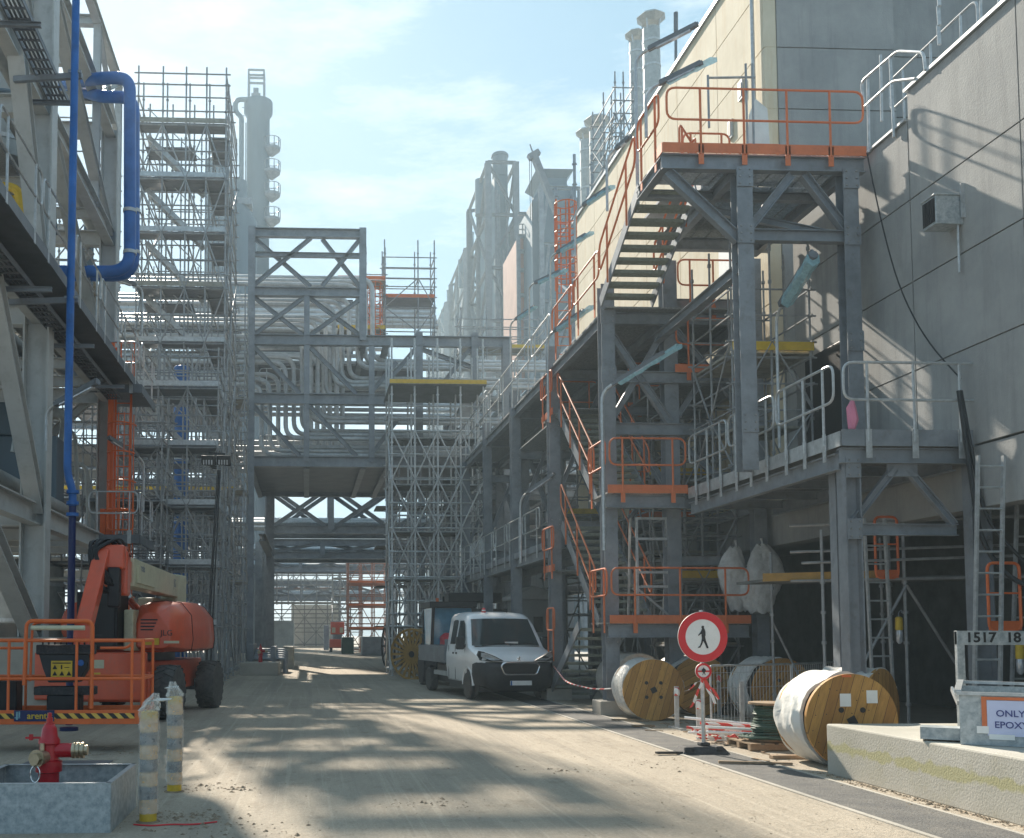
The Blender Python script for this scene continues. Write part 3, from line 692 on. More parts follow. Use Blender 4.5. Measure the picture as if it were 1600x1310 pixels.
lampuv((857, 660), 23.8, 525, (912, 487), 22.6, 'tube lamp with blue film under the walkway above the stair foot', film=1.2)
lampuv((944, 860), 20.4, 612, (1040, 553), 19.6, 'long tube lamp with blue film in front of the middle stair', film=1.3, r=.04)
lampuv((814, 880), 26.0, 778, (866, 742), 25.0, 'tube lamp over the lower walkway behind the van')
# lamp on the long pole by the concrete wall
lampuv((1218, 700), 17.6, 492, (1275, 400), 16.3, 'wide lamp with blue film on a tall pole beside the concrete wall', film=1.0, fat=.10)
# conduit lamp at the left
a = lampuv((72, 705), 19.6, 640, (150, 598), 18.8, 'flood lamp on a curved conduit bracket at the left column', m='galv', r=.035, fat=.075)
lampuv((224, 800), 27.0, 720, (170, 685), 26.0, 'tube lamp leaning left above the orange ladder guard', fat=.07)
lampuv((222, 520), 27.0, 450, (160, 428), 26.0, 'tube lamp leaning left beneath the blue pipe elbow', fat=.07)

# steelwork, decks and scaffolds between the stair tower and the building
parts('inner_beam', 'steel', st, [MB().ib((7.68, 21.2, z), (9.45, 21.2, z), .2, .14) for z in (7.05, 8.7, 3.2)] + [MB().ib((9.45, 21.1, z), (9.45, 32, z), .2, .14) for z in (4.3, 7.05, 8.4)] + [MB().ib((7.68, 24, z), (9.45, 24, z), .2, .14) for z in (4.3, 7.0, 8.4)] + [MB().ib((9.45, y, .1), (9.45, y, 9.2), .22, .22, up=(0, 1, 0)) for y in (24, 28, 32)])
parts('inner_brace', 'steel', st, [MB().ib((7.7, 21.15, 6.1), (9.4, 21.15, 8.5), .12, .12), MB().ib((9.4, 21.15, 4.3), (7.75, 21.15, 5.8), .12, .12), MB().ib((7.7, 24, 4.4), (9.4, 24, 6.9), .12, .12), MB().ib((6.35, 21.0, 6.1), (7.6, 21.0, 8.2), .12, .12), MB().ib((9.45, 24, 4.4), (9.45, 28, 7), .12, .12)])
platform(6.3, 9.4, 24.4, 30, 7.15, [((7.8, 24.38), (9.4, 24.38))], bars=False)
rl([(7.8, 24.4, 7.17), (9.4, 24.4, 7.17)]); rl([(7.8, 24.4, 4.5), (9.4, 24.4, 4.5)]); rl([(7.8, 21.0, 8.5), (9.4, 21.0, 8.5)], n=3); platform(7.8, 9.4, 24.4, 30, 4.5, [((7.8, 24.38), (9.4, 24.38))], bars=False)
scaffold('inner_scaffold', 'scaffold with a yellow edged deck squeezed between the stair tower and the concrete wall', [7.95, 8.7, 9.45], [18.6, 19.6, 20.5], 4.55, 8.3, 1.3, [(6.9, 7.95, 9.5, 18.6, 20.5, 'yellow'), (5.6, 8.3, 9.5, 19.2, 20.5, None)], top=.9, r=.022, plates=False)
scaffold('inner_scaffold', 'grey scaffold standing on the ground behind the lower orange railed platform', [7.9, 8.65, 9.4], [22.0, 23.0], 0, 5.6, 1.4, [(1.4, 7.9, 9.4, 22, 23, None), (2.8, 7.9, 9.4, 22, 23, 'yellow')], top=1.0, r=.024)

# bolted splice plates on the columns that face the road
def splice(x, y, z, w=.3, h=.34, parent=st):
    b = MB().box(x - w / 2 - .01, x + w / 2 + .01, y - .018, y, z - h / 2, z + h / 2).obj('splice_plate', 'steel', parent, smooth=False)
    q = MB()
    for i in (-1, 1):
        for k in (-1, 0, 1): q.tube((x + i * w * .33, y - .036, z + k * h * .36), (x + i * w * .33, y - .018, z + k * h * .36), .014, 6)
    q.obj('bolts', 'bolt', b)
for y in YC:
    for z in (1.6, 4.4, 7.05, 8.3): splice(6.28, y - .145, z + .02)
for x, z in ((7.38, 5.2), (7.38, 8.42), (7.38, 9.4), (9.22, 8.42), (9.22, 9.4), (9.22, 6.6)): splice(x, 16.61, z, .26)
for x, z in ((7.95, 3.2), (7.95, 4.1), (9.86, 3.2)): splice(x, 14.49, z, .2, .3, wk)
# ================================================================ LEFT PIPE RACK
pr_ = thing('steel_pipe_rack', 'massive pale grey steel pipe rack with beams and raking braces on the left', 'pipe rack', (-5.4, 20, 0))
XL = -5.35
cols = [MB().ib((XL, 20.3, 0), (XL, 20.3, 17.5), .5, .42, .035, up=(1, 0, 0)), MB().ib((XL, 27.3, 0), (XL, 27.3, 15.3), .46, .42, .035, up=(1, 0, 0)),
        MB().ib((XL, 13.4, 0), (XL, 13.4, 17), .5, .42, .035, up=(1, 0, 0)), MB().ib((XL - .3, 21.9, .2), (XL - .3, 21.9, 8.0), .2, .2, up=(0, 1, 0))]
for y in (20.3, 27.3, 34.3, 41):
    for x in (-10.2, -15): cols.append(MB().ib((x, y, 0), (x, y, 15.5 if x > -12 else 12), .4, .4, .03, up=(1, 0, 0)))
parts('column', 'steel_light', pr_, cols)
bm_ = []
for z in (4.0, 8.0, 12.3, 15.3):
    bm_.append(MB().ib((XL, 13.4, z), (XL, 27.3, z), .42 if z != 8 else .35, .26, .03)); bm_.append(MB().ib((-10.2, 13.4, z), (-10.2, 41, z), .3, .2))
    for y in (20.3, 27.3): bm_.append(MB().ib((XL - .2, y, z - .02), (-15, y, z - .02), .4, .25, .025))
    for y in (23.8, 25.5): bm_.append(MB().ib((XL - .15, y, z - .06), (-10.2, y, z - .06), .25, .16))
    for y in (34.3, 41): bm_.append(MB().ib((-8, y, z - .02), (-15, y, z - .02), .35, .25, .025))
bm_.append(MB().ib((XL, 27.3, 4.0), (XL, 30, 4.0), .35, .26))
for z in (17.2,): bm_.append(MB().ib((XL, 20.3, z), (XL, 28.4, z), .25, .2)); bm_.append(MB().ib((-7.4, 25.4, z), (XL, 25.4, z), .25, .2)); bm_.append(MB().ib((-7.4, 28.3, z), (XL, 28.3, z), .25, .2))
for y in (25.4, 28.3): bm_.append(MB().ib((XL, y, 12.4), (XL, y, 17.2), .18, .18, up=(0, 1, 0))); bm_.append(MB().ib((-7.4, y, 12.4), (-7.4, y, 17.2), .18, .18, up=(0, 1, 0)))
parts('beam', 'steel_light', pr_, bm_)
rk = [MB().ib((XL + .05, 13.5, 11.8), (XL + .05, 20.2, 4.1), .3, .3, .03), MB().ib((XL + .05, 13.5, 5.6), (XL + .05, 20.2, 1.6), .32, .32, .03),
      MB().ib((XL + .06, 16.3, 15.9), (XL + .06, 20.3, 8.4), .32, .3, .03), MB().ib((XL, 20.4, 15.2), (XL, 27.1, 12.4), .26, .26), MB().ib((XL + .02, 20.5, 12.2), (XL + .02, 27.2, 8.2), .28, .26),
      MB().ib((XL, 25.5, 15.4), (XL, 28.2, 17.1), .12, .12), MB().ib((XL, 28.2, 15.4), (XL, 25.5, 17.1), .12, .12), MB().ib((XL - .1, 16, 17), (XL - .1, 20.3, 12.5), .28, .26),
      MB().ib((XL - .5, 27.4, 7.9), (-9.9, 27.4, 4.1), .2, .2), MB().ib((XL - .5, 27.4, 12), (-9.9, 27.4, 8.1), .2, .2), MB().ib((-10, 27.4, 12), (-15, 27.4, 8.1), .2, .2)]
parts('brace', 'steel_light', pr_, rk)
fl = []
for z in (4.2, 8.2, 12.5):
    for y0, y1 in ((21, 26.5), (28, 33.8), (35, 40.5)): fl.append(MB().box(-10.1 if y0 < 22 else -10.1, XL - 1.5 if y0 < 22 else -8, y0, y1, z, z + .06))
parts('floor_grating', 'grating', pr_, fl)
# cable trays
tr = []
for (x, z) in ((-4.75, 11.8), (-5.0, 7.75)):
    b = MB(); y1 = 19.2 if z > 10 else 26.5
    for dx in (-.18, .18): b.bar((x + dx, 12, z), (x + dx, y1, z), .02, .1)
    y = 12
    while y < y1: b.bar((x - .18, y, z - .03), (x + .18, y, z - .03), .03, .03); y += .3
    for k in range(4): b.tube((x - .12 + k * .07, 12, z), (x - .12 + k * .07, y1, z), .022, 6)
    tr.append(b)
parts('cable_tray', 'steel_dark', pr_, tr)
parts('tray_bracket', 'steel', pr_, [MB().ib((XL - .1, y, z - .12), (-4.4, y, z - .12), .08, .08) for y, z in ((14, 11.8), (16.5, 11.8), (19.0, 11.8), (14, 7.7), (17.5, 7.7), (21, 7.7), (24.5, 7.7))])
# walkway along the rack at level 8.2
wp = MB().box(-5.15, -4.45, 12, 26.8, 8.1, 8.14).bar((-4.44, 12, 8.1), (-4.44, 26.8, 8.1), .04, .2).bar((-5.16, 12, 8.1), (-5.16, 26.8, 8.1), .04, .2).obj('walkway', 'steel_dark', pr_, smooth=False)
for x in (-4.42, -5.2): railing('railing', [(x, 12, 8.2), (x, 26.6, 8.2)], 'galv', pr_, panel=2.4, n=2)
railing('railing', [(-6.2, 12, 12.5), (-6.2, 27, 12.5)], 'galv', pr_, panel=2.4, n=2)
# platforms at column 2
for z in (8.0, 4.15):
    MB().box(-5.6, -4.25 - (.3 if z < 5 else 0), 26.0, 28.4, z - .05, z).bar((-4.25, 26, z - .1), (-4.25, 28.3, z - .1), .05, .22).bar((-5.6, 26, z - .1), (-4.25, 26, z - .1), .05, .22).obj('platform', 'steel_dark', pr_, smooth=False)
    railing('railing', [(-5.55, 25.98, z), (-4.25, 25.98, z), (-4.25, 28.2, z)], 'galv', pr_, n=2)
# orange caged ladder
cg = thing('caged_ladder', 'orange caged ladder beside the second column of the left pipe rack', 'ladder', (-5.0, 27.2, 0))
for x in (-5.05, -4.65): MB().bar((x, 26.9, 2.2), (x, 26.9, 9.2), .05, .07, up=(0, 1, 0)).obj('stile', 'orange_bright', cg, smooth=False)
b = MB(); z = 2.4
while z < 9: b.tube((-5.05, 26.9, z), (-4.65, 26.9, z), .015, 6); z += .28
b.obj('rungs', 'orange_bright', cg)
b = MB(); z = 2.6
while z < 7.6:
    b.skin([(-4.85 + .36 * math.cos(a), 26.85 - .05 - .55 * math.sin(a), z) for a in [PI * k / 8 for k in range(9)]], [.022] * 9, 5); z += .75
for k in range(1, 8, 1):
    a = PI * k / 8; b.tube((-4.85 + .36 * math.cos(a), 26.8 - .55 * math.sin(a), 2.6), (-4.85 + .36 * math.cos(a), 26.8 - .55 * math.sin(a), 7.35), .014, 5)
b.obj('cage', 'orange_bright', cg)
MB().box(-5.22, -5.08, 26.75, 26.85, 2.3, 9.3).box(-5.38, -5.24, 26.7, 26.8, 2.3, 4.9).obj('guard_plate', 'orange_bright', cg, smooth=False)
for z in (4.2, 8.05):
    f = MB(); f.pipe([(-5.1, 26.2, z + .1), (-5.1, 26.2, z + 1.1), (-4.45, 26.2, z + 1.1), (-4.45, 26.2, z + .1)], .025, .08, 6, closed=True); f.tube((-5.1, 26.2, z + .6), (-4.45, 26.2, z + .6), .02, 6); f.tube((-4.8, 26.2, z + .1), (-4.8, 26.2, z + 1.1), .02, 6)
    f.obj('safety_gate', 'orange_bright', cg)
# vertical blue pipe
Yp = 18.0
p0 = pt(106, 800, Yp); A = pt(108, -40, Yp); B = pt(103, 740, Yp); D = pt(110, 768, Yp)
bp = thing('vertical_blue_pipe', 'tall thin blue pipe running down in front of the left pipe rack', 'pipe', (p0.x, Yp, 0))
MB().pipe([(p0.x, Yp, 16), (p0.x - .02, Yp, B.z), (p0.x + .08, Yp, D.z), (p0.x + .08, Yp, 3.9)], .07, .2, 12).obj('pipe', 'blue_pipe', bp)
MB().tube((p0.x + .08, Yp, 3.9), (p0.x + .08, Yp, .1), .065, 12).tube((p0.x + .08, Yp, .0), (p0.x + .08, Yp, .06), .16, 12).obj('lower_pipe', 'navy', bp)
b = MB()
for z in (3.75, 3.95, 4.15): b.tube((p0.x + .08, Yp, z - .03), (p0.x + .08, Yp, z + .03), .11, 12)
b.obj('flange', 'blue_pipe', bp)
b = MB()
for v in (112, 465):
    q = pt(80, v, Yp); b.bar((XL, Yp + .3, q.z), (p0.x + .1, Yp + .12, q.z), .08, .1); b.bar((p0.x - .12, Yp - .02, q.z), (p0.x + .12, Yp - .02, q.z), .03, .05)
b.obj('pipe_bracket', 'steel', bp)
# big bent blue pipes
for k, (Yb, off, lab) in enumerate(((24.0, 0, 'thick blue pipe with two elbows, nearer of the pair beside the second column'), (24.6, 6, 'thick blue pipe with two elbows, farther of the pair beside the second column'))):
    a, b_, c, d, e = pt(132, 118, Yb + 1.5), pt(160, 122 + off * 5, Yb), pt(203 + off, 122 + off * 5, Yb), pt(203 + off, 425 + off, Yb), pt(96, 425 + off, Yb)
    t = thing('bent_blue_pipe', lab, 'pipe', (c.x, Yb, d.z), 'pair of thick blue bent pipes')
    MB().pipe([a + Vector((-.8, .5, .0)), b_, c, d, e + Vector((-1.5, 0, 0))], .145, .5, 14, 8).obj('pipe', 'blue_pipe', t)
    q = MB()
    for v in (330, 395): w = pt(203 + off, v, Yb); q.tube(w - Vector((0, 0, .04)), w + Vector((0, 0, .04)), .165, 14)
    q.obj('clamp', 'galv', t)
# distant blue riser in the scaffold and other vessels/pipes behind the left rack
def vessel(name, label, x, y, z0, z1, r, m='rockwool', cat='vessel', group=None, horizontal=None, n=20, bands=3):
    t = thing(name, label, cat, (x, y, z0), group)
    pr = [(r * .35, -r * .25), (r * .8, -r * .12), (r, 0)]
    h = z1 - z0; prof = [(r * .35, -r * .25), (r * .8, -r * .12), (r, 0), (r, h), (r * .8, h + r * .12), (r * .35, h + r * .25)]
    MB().lathe(prof, (x, y, z0), 'z', n).obj('shell', m, t)
    b = MB()
    for i in range(bands):
        zz = h * (i + .5) / bands; b.lathe([(r * 1.03, zz - .05), (r * 1.03, zz + .05)], (x, y, z0), 'z', n)
    b.obj('band', 'galv', t); return t
vessel('blue_riser', 'wide blue riser pipe seen through the left scaffold tower', -4.9, 39.6, 0, 12, .3, 'blue_pipe', 'pipe', bands=5)
vessel('storage_vessel', 'grey vertical vessel behind the left pipe rack near the ground', -8.2, 30.5, .5, 3.6, 1.0)
vessel('storage_vessel', 'tall insulated vessel high in the left pipe rack', -7.4, 24.4, 12.9, 15.5, .8)
vessel('storage_vessel', 'slim grey vessel standing deep inside the left pipe rack', -8.8, 23.0, 4.3, 7.6, .7)
rnd = random.Random(5)
grp = thing('pipe_bundle', 'bundle of insulated horizontal pipes lying inside the left pipe rack', 'pipes', (-8, 20, 4))
ps = []; psy = []
for z in (4.5, 8.5, 12.8):
    for k in range(7):
        x = -6.0 - k * .55; r = rnd.choice((.08, .12, .18)); L1 = rnd.uniform(24, 34)
        ps.append(MB().tube((x, 12.5, z + r), (x, L1, z + r), r, 10))
for z in (3.2, 6.5, 7.2, 10.8, 11.4, 14.0):
    for k in range(3): y = rnd.uniform(21, 33); r = rnd.choice((.06, .1, .15)); psy.append(MB().pipe([(-14, y, z), (-6.2 + rnd.uniform(-.5, .3), y, z), (-6.2, y, z - rnd.uniform(1, 3))], r, .3, 8))
parts('pipe', 'rockwool', grp, ps + psy[:12]); parts('pipe', 'yellow', grp, psy[12:15]); parts('pipe', 'clad', grp, psy[15:])
tag(MB().box(-9.6, -6.0, 24.6, 25.4, 4.3, 6.4).box(-9.0, -7, 24.55, 25.45, 6.4, 7.2).obj('equipment_cabinet', 'clad', loc=(-8, 25, 4.3), smooth=False, bevel=.04), 'pale equipment cabinet on the first floor of the left pipe rack', 'cabinet')
tag(MB().box(-9.8, -6.4, 21.2, 23.5, 0, 1.9).box(-9.2, -7, 21.1, 23.6, 1.9, 2.2).obj('concrete_plinth', 'slab_conc', loc=(-8, 22, 0), smooth=False, bevel=.04), 'concrete machine plinth behind the boom lift', 'plinth')
tag(MB().box(-5.9, -4.8, 19.8, 20.9, 0, 1.6).obj('concrete_pedestal', 'slab_conc', loc=(-5.4, 20.3, 0), smooth=False, bevel=.03), 'concrete pedestal under the first column of the left pipe rack', 'pedestal')

# ================================================================ LEFT SCAFFOLD TOWER
YS0 = 35.0
xl = pt(212, 500, YS0).x; xm = pt(320, 500, YS0).x; xr = pt(351, 500, YS0).x
zt = pt(300, 196, YS0).z + 1.5
ys_ = [YS0, YS0 + 1.1, YS0 + 2.6, YS0 + 5.2]
lift = (zt - 1.5) / 10
dk = []
z = lift; i = 0
while z < zt - 1.4:
    if i % 1 == 0: dk.append((z, xl, xr, YS0, YS0 + .7 if i % 2 else YS0 + 1.1, 'galv' if i % 3 else 'deckboard')); dk.append((z, xm, xr, YS0 + 1.0, YS0 + 3.2, None))
    if i % 3 == 0: dk.append((z - .1, xl, xm - .6, YS0 + 1.6, YS0 + 2.6, None))
    z += lift; i += 1
sc1 = scaffold('tall_scaffold', 'tallest scaffold tower, standing against the sky beside the blue pipes', [xl, xl + (xm - xl) * .36, xl + (xm - xl) * .7, xm, xr], ys_, 0, zt - 1.5, lift, dk, r=.031, deckmat='steel_dark', top=2.1)
parts('top_rail', 'tube', sc1, [MB().tube((xl - .15, y, zt - 1.5 + o), (xr + .15, y, zt - 1.5 + o), .028, 6) for o in (1.45, 1.85) for y in (YS0, YS0 + 2.6)] + [MB().tube((xr, YS0, zt - 1.5 + o), (xr, YS0 + 5.2, zt - 1.5 + o), .028, 6) for o in (1.45, 1.85)])
scaffold('tall_scaffold_annex', 'lower scaffold standing in front of the tall scaffold tower behind the boom lift', [xl + .1, xl + 1.3, xl + 2.2, xr + .1], [31.6, 32.8, 34.0], 0, 9.25, 1.85, [(1.85 * k, xl + .1, xr + .1, 31.6, 32.8, 'galv') for k in range(1, 6)], r=.027, deckmat='steel_dark')
# zig-zag scaffold stairs
z = 2 * lift; k = 0; b = []
while z < zt - 2.5:
    a, c = (xl + .2, xm - .2) if k % 1 == 0 else (xm - .2, xl + .2)
    q = MB()
    for y in (YS0 + .85, YS0 + 1.45): q.bar((a, y, z + lift), (c, y, z), .05, .16)
    for s_ in range(9): t_ = (s_ + .5) / 9; q.box(a + (c - a) * t_ - .12, a + (c - a) * t_ + .12, YS0 + .87, YS0 + 1.43, z + lift * (1 - t_) - .02, z + lift * (1 - t_) + .02)
    q.tube((a, YS0 + .8, z + lift + 1), (c, YS0 + .8, z + 1), .022, 5)
    b.append(q); z += lift; k += 1
parts('stair', 'galv', sc1, b)
scaffold('ladder_scaffold', 'narrow scaffold between the tall scaffold tower and the steel portal', [pt(362, 500, 41).x, pt(383, 500, 41).x], [41, 43, 45.5], 0, 14.5, 1.85, [(z, pt(362, 500, 41).x, pt(383, 500, 41).x, 41, 43, None) for z in (3.7, 7.4, 11.1)], r=.028)
scaffold('rack_scaffold', 'dense scaffold filling the lower left pipe rack behind the boom lift', [-9, -7.8, -6.6, -5.4, -4.3], [30.2, 31.4, 32.8], 0, 7.4, 1.85, [(z, -9, -4.3, 30.2, 32.8, None) for z in (1.85, 3.7, 5.55)], r=.026, deckmat='steel_dark')
scaffold('rack_scaffold', 'scaffold wrapped round the vessels high in the left pipe rack', [-9, -7.6, -6.2], [29.2, 31, 33], 8.2, 15.6, 1.85, [(z, -9, -6.2, 29.2, 33, None) for z in (10.05, 11.9)], r=.026, deckmat='deckboard', plates=False)
scaffold('rear_scaffold', 'scaffold behind the tall scaffold tower, seen through its bays', [-11, -9, -7, -5, -3.3], [46, 48.5, 51], 0, 17, 2.0, [(z, -11, -3.3, 46, 51, 'yellow' if z in (8, 14) else None) for z in (2, 4, 6, 8, 10, 12, 14, 16)], r=.03, deckmat='steel_dark')

# ================================================================ PORTAL / PIPE BRIDGE OVER THE ROAD
YB = 43.5; YB2 = 53.0
pbX = lambda u: pt(u, 650, YB).x
pbZ = lambda v: pt(480, v, YB).z
brg = thing('pipe_bridge', 'grey steel pipe bridge spanning the road with truss sides and curved pipes', 'bridge', (pbX(392), YB, 0))
Xl, Xm1, Xm2, Xr, Xe = pbX(392), pbX(479), pbX(567), pbX(605), pbX(742)
Xe = pbX(800)
Zt, Zu, Zm2, Zm, Zl = pbZ(365), pbZ(457), pbZ(532), pbZ(624), pbZ(722)
col = [MB().ib((Xl, YB, 0), (Xl, YB, Zt + .25), .28, .3, .03, up=(0, 1, 0)), MB().ib((Xm2, YB, Zm2), (Xm2, YB, Zt + .25), .28, .3, .03, up=(0, 1, 0)), MB().ib((Xl + .5, YB2, 0), (Xl + .5, YB2, Zm), .35, .4, .03, up=(0, 1, 0)),
       MB().ib((Xr + 5.2, YB, 0), (Xr + 5.2, YB, Zm2), .4, .4, .03, up=(0, 1, 0)), MB().ib((Xr + 5.2, YB2, 0), (Xr + 5.2, YB2, Zm2), .4, .4, .03, up=(0, 1, 0))]
for x in (Xm1, Xm2 + .38): col.append(MB().ib((x, YB, Zl), (x, YB, Zm2 if x > Xm1 + .1 else Zu), .22, .24, .02, up=(0, 1, 0)))
for x in (pbX(655), pbX(742)): col.append(MB().ib((x, YB, Zl), (x, YB, Zm2 + .4), .3, .3, .02, up=(0, 1, 0)))
parts('column', 'steel', brg, col)
bb = []
for y in (YB, YB2):
    for z, x1 in ((Zl, Xe), (Zm, Xr), (Zm2, Xe), (Zu, Xm2), (Zt, Xm2)): bb.append(MB().ib((Xl, y, z), (x1, y, z), .45 if z < Zu else .38, .3, .03))
bb.append(MB().ib((Xl, YB, pbZ(399)), (Xm2, YB, pbZ(399)), .2, .2))
for x in (Xl, Xm1, Xm2, Xr): bb.append(MB().ib((x, YB, Zl - .1), (x, YB2, Zl - .1), .4, .25)); bb.append(MB().ib((x, YB, Zm2 - .1), (x, YB2, Zm2 - .1), .3, .25))
bb.append(MB().ib((Xl + .5, YB2 - .3, pbZ(840)), (Xl + .5, YB, pbZ(840)), .3, .3))
parts('beam', 'steel', brg, bb)
dd = []
def X_(a, b, z0, z1, h=.17): dd.append(MB().ib((a, YB, z0), (b, YB, z1), h, h)); dd.append(MB().ib((a, YB + .12, z1), (b, YB + .12, z0), h, h))
X_(Xl + .1, pbX(485), pbZ(447), Zt - .2); X_(pbX(503), Xm2 - .1, pbZ(447), Zt - .2); X_(Xl + .1, Xm1 - .1, Zm2 + .2, Zu - .2); X_(Xm1 + .1, Xm2, Zm2 + .2, Zu - .2)
for z0, z1 in ((Zl, Zm), (Zm, Zm2)):
    dd.append(MB().ib((Xl + .1, YB, z1 - .3), (Xm1 - .3, YB, z0 + .25), .18, .18)); dd.append(MB().ib((Xm1 + .15, YB, z1 - .3), (pbX(557), YB, z0 + .25), .18, .18)); dd.append(MB().ib((pbX(578), YB, z0 + .25), (pbX(620), YB, z1 - .9), .18, .18))
dd.append(MB().ib((pbX(610), YB, pbZ(590)), (pbX(650), YB, Zm2 - .3), .18, .18)); dd.append(MB().ib((pbX(655), YB, Zm2 - .3), (pbX(740), YB, pbZ(572)), .18, .18)); dd.append(MB().ib((pbX(690), YB, pbZ(600)), (pbX(735), YB, Zm2 - .3), .18, .18))
parts('brace', 'steel', brg, dd)
parts('deck', 'steel_dark', brg, [MB().box(Xl, Xe, YB + .3, YB2 - .2, Zl - .05, Zl + .05), MB().box(Xl, Xr + 2, YB + 4, YB2 - .2, Zm2 - .05, Zm2 + .05), MB().box(Xl, Xm2, YB + 5, YB2 - .2, Zu, Zu + .08)])
pp = []
for i in range(15):          # nested risers that come in at the top and leave to the right
    x = Xl + .42 + i * .35; y = YB + .75 + (i % 3) * .42
    zb = Zl + .42 + i * .245 if i < 8 else Zm + .5 + (i - 8) * .27
    zt_ = Zm2 - .45 - (4 - i) * .33 if i < 5 else Zm2 + .6 + (i - 5) * .3
    pts_ = [(Xl - 6, y, zt_), (x, y, zt_), (x, y, zb), (Xe + 5, y, zb)]
    pp.append(MB().pipe(pts_, .105, .62, 10, 7))
for i in range(6):
    y = YB + 4 + (i % 2) * .8; z = Zm2 + .35 + i * .33; pp.append(MB().pipe([(Xl - 8, y, z), (Xm1 + .2 + i * .3, y, z), (Xm1 + .2 + i * .3, y, Zl + .5)], .12, .8, 10, 7))
for i in range(5): y = YB + 6; z = Zu + .4 + i * .35; pp.append(MB().tube((Xl - 8, y + i * .4, z), (Xr + 3, y + i * .4, z), .13, 8))
for i in range(6): y = YB + 5 + i * .6; z = Zl + .4 + i * .38; pp.append(MB().tube((Xl - 6, y, z), (Xe + 8, y, z), .13, 8))
for i in range(7):
    y = YB + 5.5 + i * .3; z = Zm2 + .5 + i * .42; pp.append(MB().tube((Xl - 8, y, z), (Xm2 + 1.5, y, z), .1, 8)); pp.append(MB().tube((Xl - 8, y, Zm + .5 + i * .33), (Xe, y, Zm + .5 + i * .33), .1, 8))
tk = MB()
for k in range(34): tk.box(Xl - 8 + k * .5, Xl - 7.96 + k * .5, YB + 5.2, YB + 5.24, Zu + .1, Zu + .55)
tk.box(Xl - 8, Xm2, YB + 5.15, YB + 5.25, Zu + .55, Zu + .6).obj('cable_ladder', 'steel_light', brg, smooth=False)
parts('pipe', 'pipe_pale', brg, pp)
railing('railing', [(Xl + .3, YB + .35, Zl + .1), (Xm1 - .2, YB + .35, Zl + .1)], 'galv', brg, foot=False, n=3); railing('railing', [(Xl + .3, YB + .35, Zm + .3), (Xm1 - .2, YB + .35, Zm + .3)], 'galv', brg, foot=False, n=3)
# truss above on far side of bridge
# scaffolds of the middle
xa, xb_ = pt(612, 700, 40).x, pt(755, 700, 40).x
n = 4; xs_ = [xa + (xb_ - xa) * i / n for i in range(n + 1)]
ztp = pt(680, 600, 40).z
scaffold('birdcage_scaffold', 'wide birdcage scaffold with yellow edged top deck standing right of the road', xs_, [39.9, 41.3, 42.7], 0, ztp - .1, ztp / 6, [(ztp - .15, xa - .1, xb_ + .1, 39.7, 42.9, 'yellow')] + [(ztp * k / 6 - .1, xa, xb_, 41.3, 42.7, None) for k in range(1, 6)], rail=True, top=1.9, r=.038, xb=True, deckmat='duct_dark', tubemat='galv')
scaffold('birdcage_scaffold', 'rear birdcage scaffold standing beneath the pipe bridge', [x + .15 + (xb_ - xa) / 8 for x in xs_[:-1]] + [xb_ + .6], [43.4, 45.0, 47, 49], 0, 8.6, ztp / 6, [(ztp * k / 6, xa, xb_, 49, 51, None) for k in (1, 2, 3, 4)], rail=False, top=.2, r=.036, xb=True, deckmat='duct_dark')
x0, x1 = pt(601, 480, 47).x, pt(679, 480, 47).x; zz0 = pt(640, 527, 47).z; zz1 = pt(640, 385, 47).z
scaffold('upper_scaffold', 'slim scaffold with orange toe boards rising above the pipe bridge', [x0, (x0 + x1) / 2 + .4, x1], [47, 48.5], zz0, zz1 - 1.0, 1.4, [(pt(640, 468, 47).z, x0, x1, 47, 48.5, 'orange')], r=.032, plates=False, deckmat='steel_dark')
x0, x1 = pt(572, 480, 46).x, pt(602, 480, 46).x
scaffold('upper_scaffold', 'small scaffold with orange cage ladder between portal top and slim scaffold', [x0, x1], [46, 47.2], pt(585, 530, 46).z, pt(585, 430, 46).z, 1.0, [(pt(585, 440, 46).z, x0 - 1.3, x1, 46, 47.2, 'orange'), (pt(585, 517, 46).z, x0 - 1.3, x1, 46, 47.2, 'yellow')], r=.028, plates=False)
x0, x1 = pt(720, 500, 50).x, pt(850, 500, 50).x
scaffold('guard_scaffold', 'low guard rail scaffold on top of the bridge at its right end', [x0, x0 + 1.3, x1 - 1, x1], [50, 51.3], pt(700, 560, 50).z, pt(700, 520, 50).z, 1.0, [(pt(700, 545, 50).z, x0, x1, 50, 51.3, 'yellow')], r=.032, plates=False)
rg = thing('red_caged_ladder', 'red caged ladder beside the top of the steel portal', 'ladder', tuple(pt(585, 500, 46.5)))
b = MB(); q0, q1 = pt(578, 530, 46.6), pt(592, 450, 46.6)
for k in range(8): z = q0.z + k * .35; b.skin([((q0.x + q1.x) / 2 + .33 * math.cos(2 * PI * j / 10), 46.2 + .33 * math.sin(2 * PI * j / 10), z) for j in range(10)], [.02] * 10, 5, True)
for j in range(8): a = 2 * PI * j / 8; b.tube(((q0.x + q1.x) / 2 + .33 * math.cos(a), 46.2 + .33 * math.sin(a), q0.z), ((q0.x + q1.x) / 2 + .33 * math.cos(a), 46.2 + .33 * math.sin(a), q0.z + 2.5), .018, 5)
b.obj('cage', 'orange', rg)
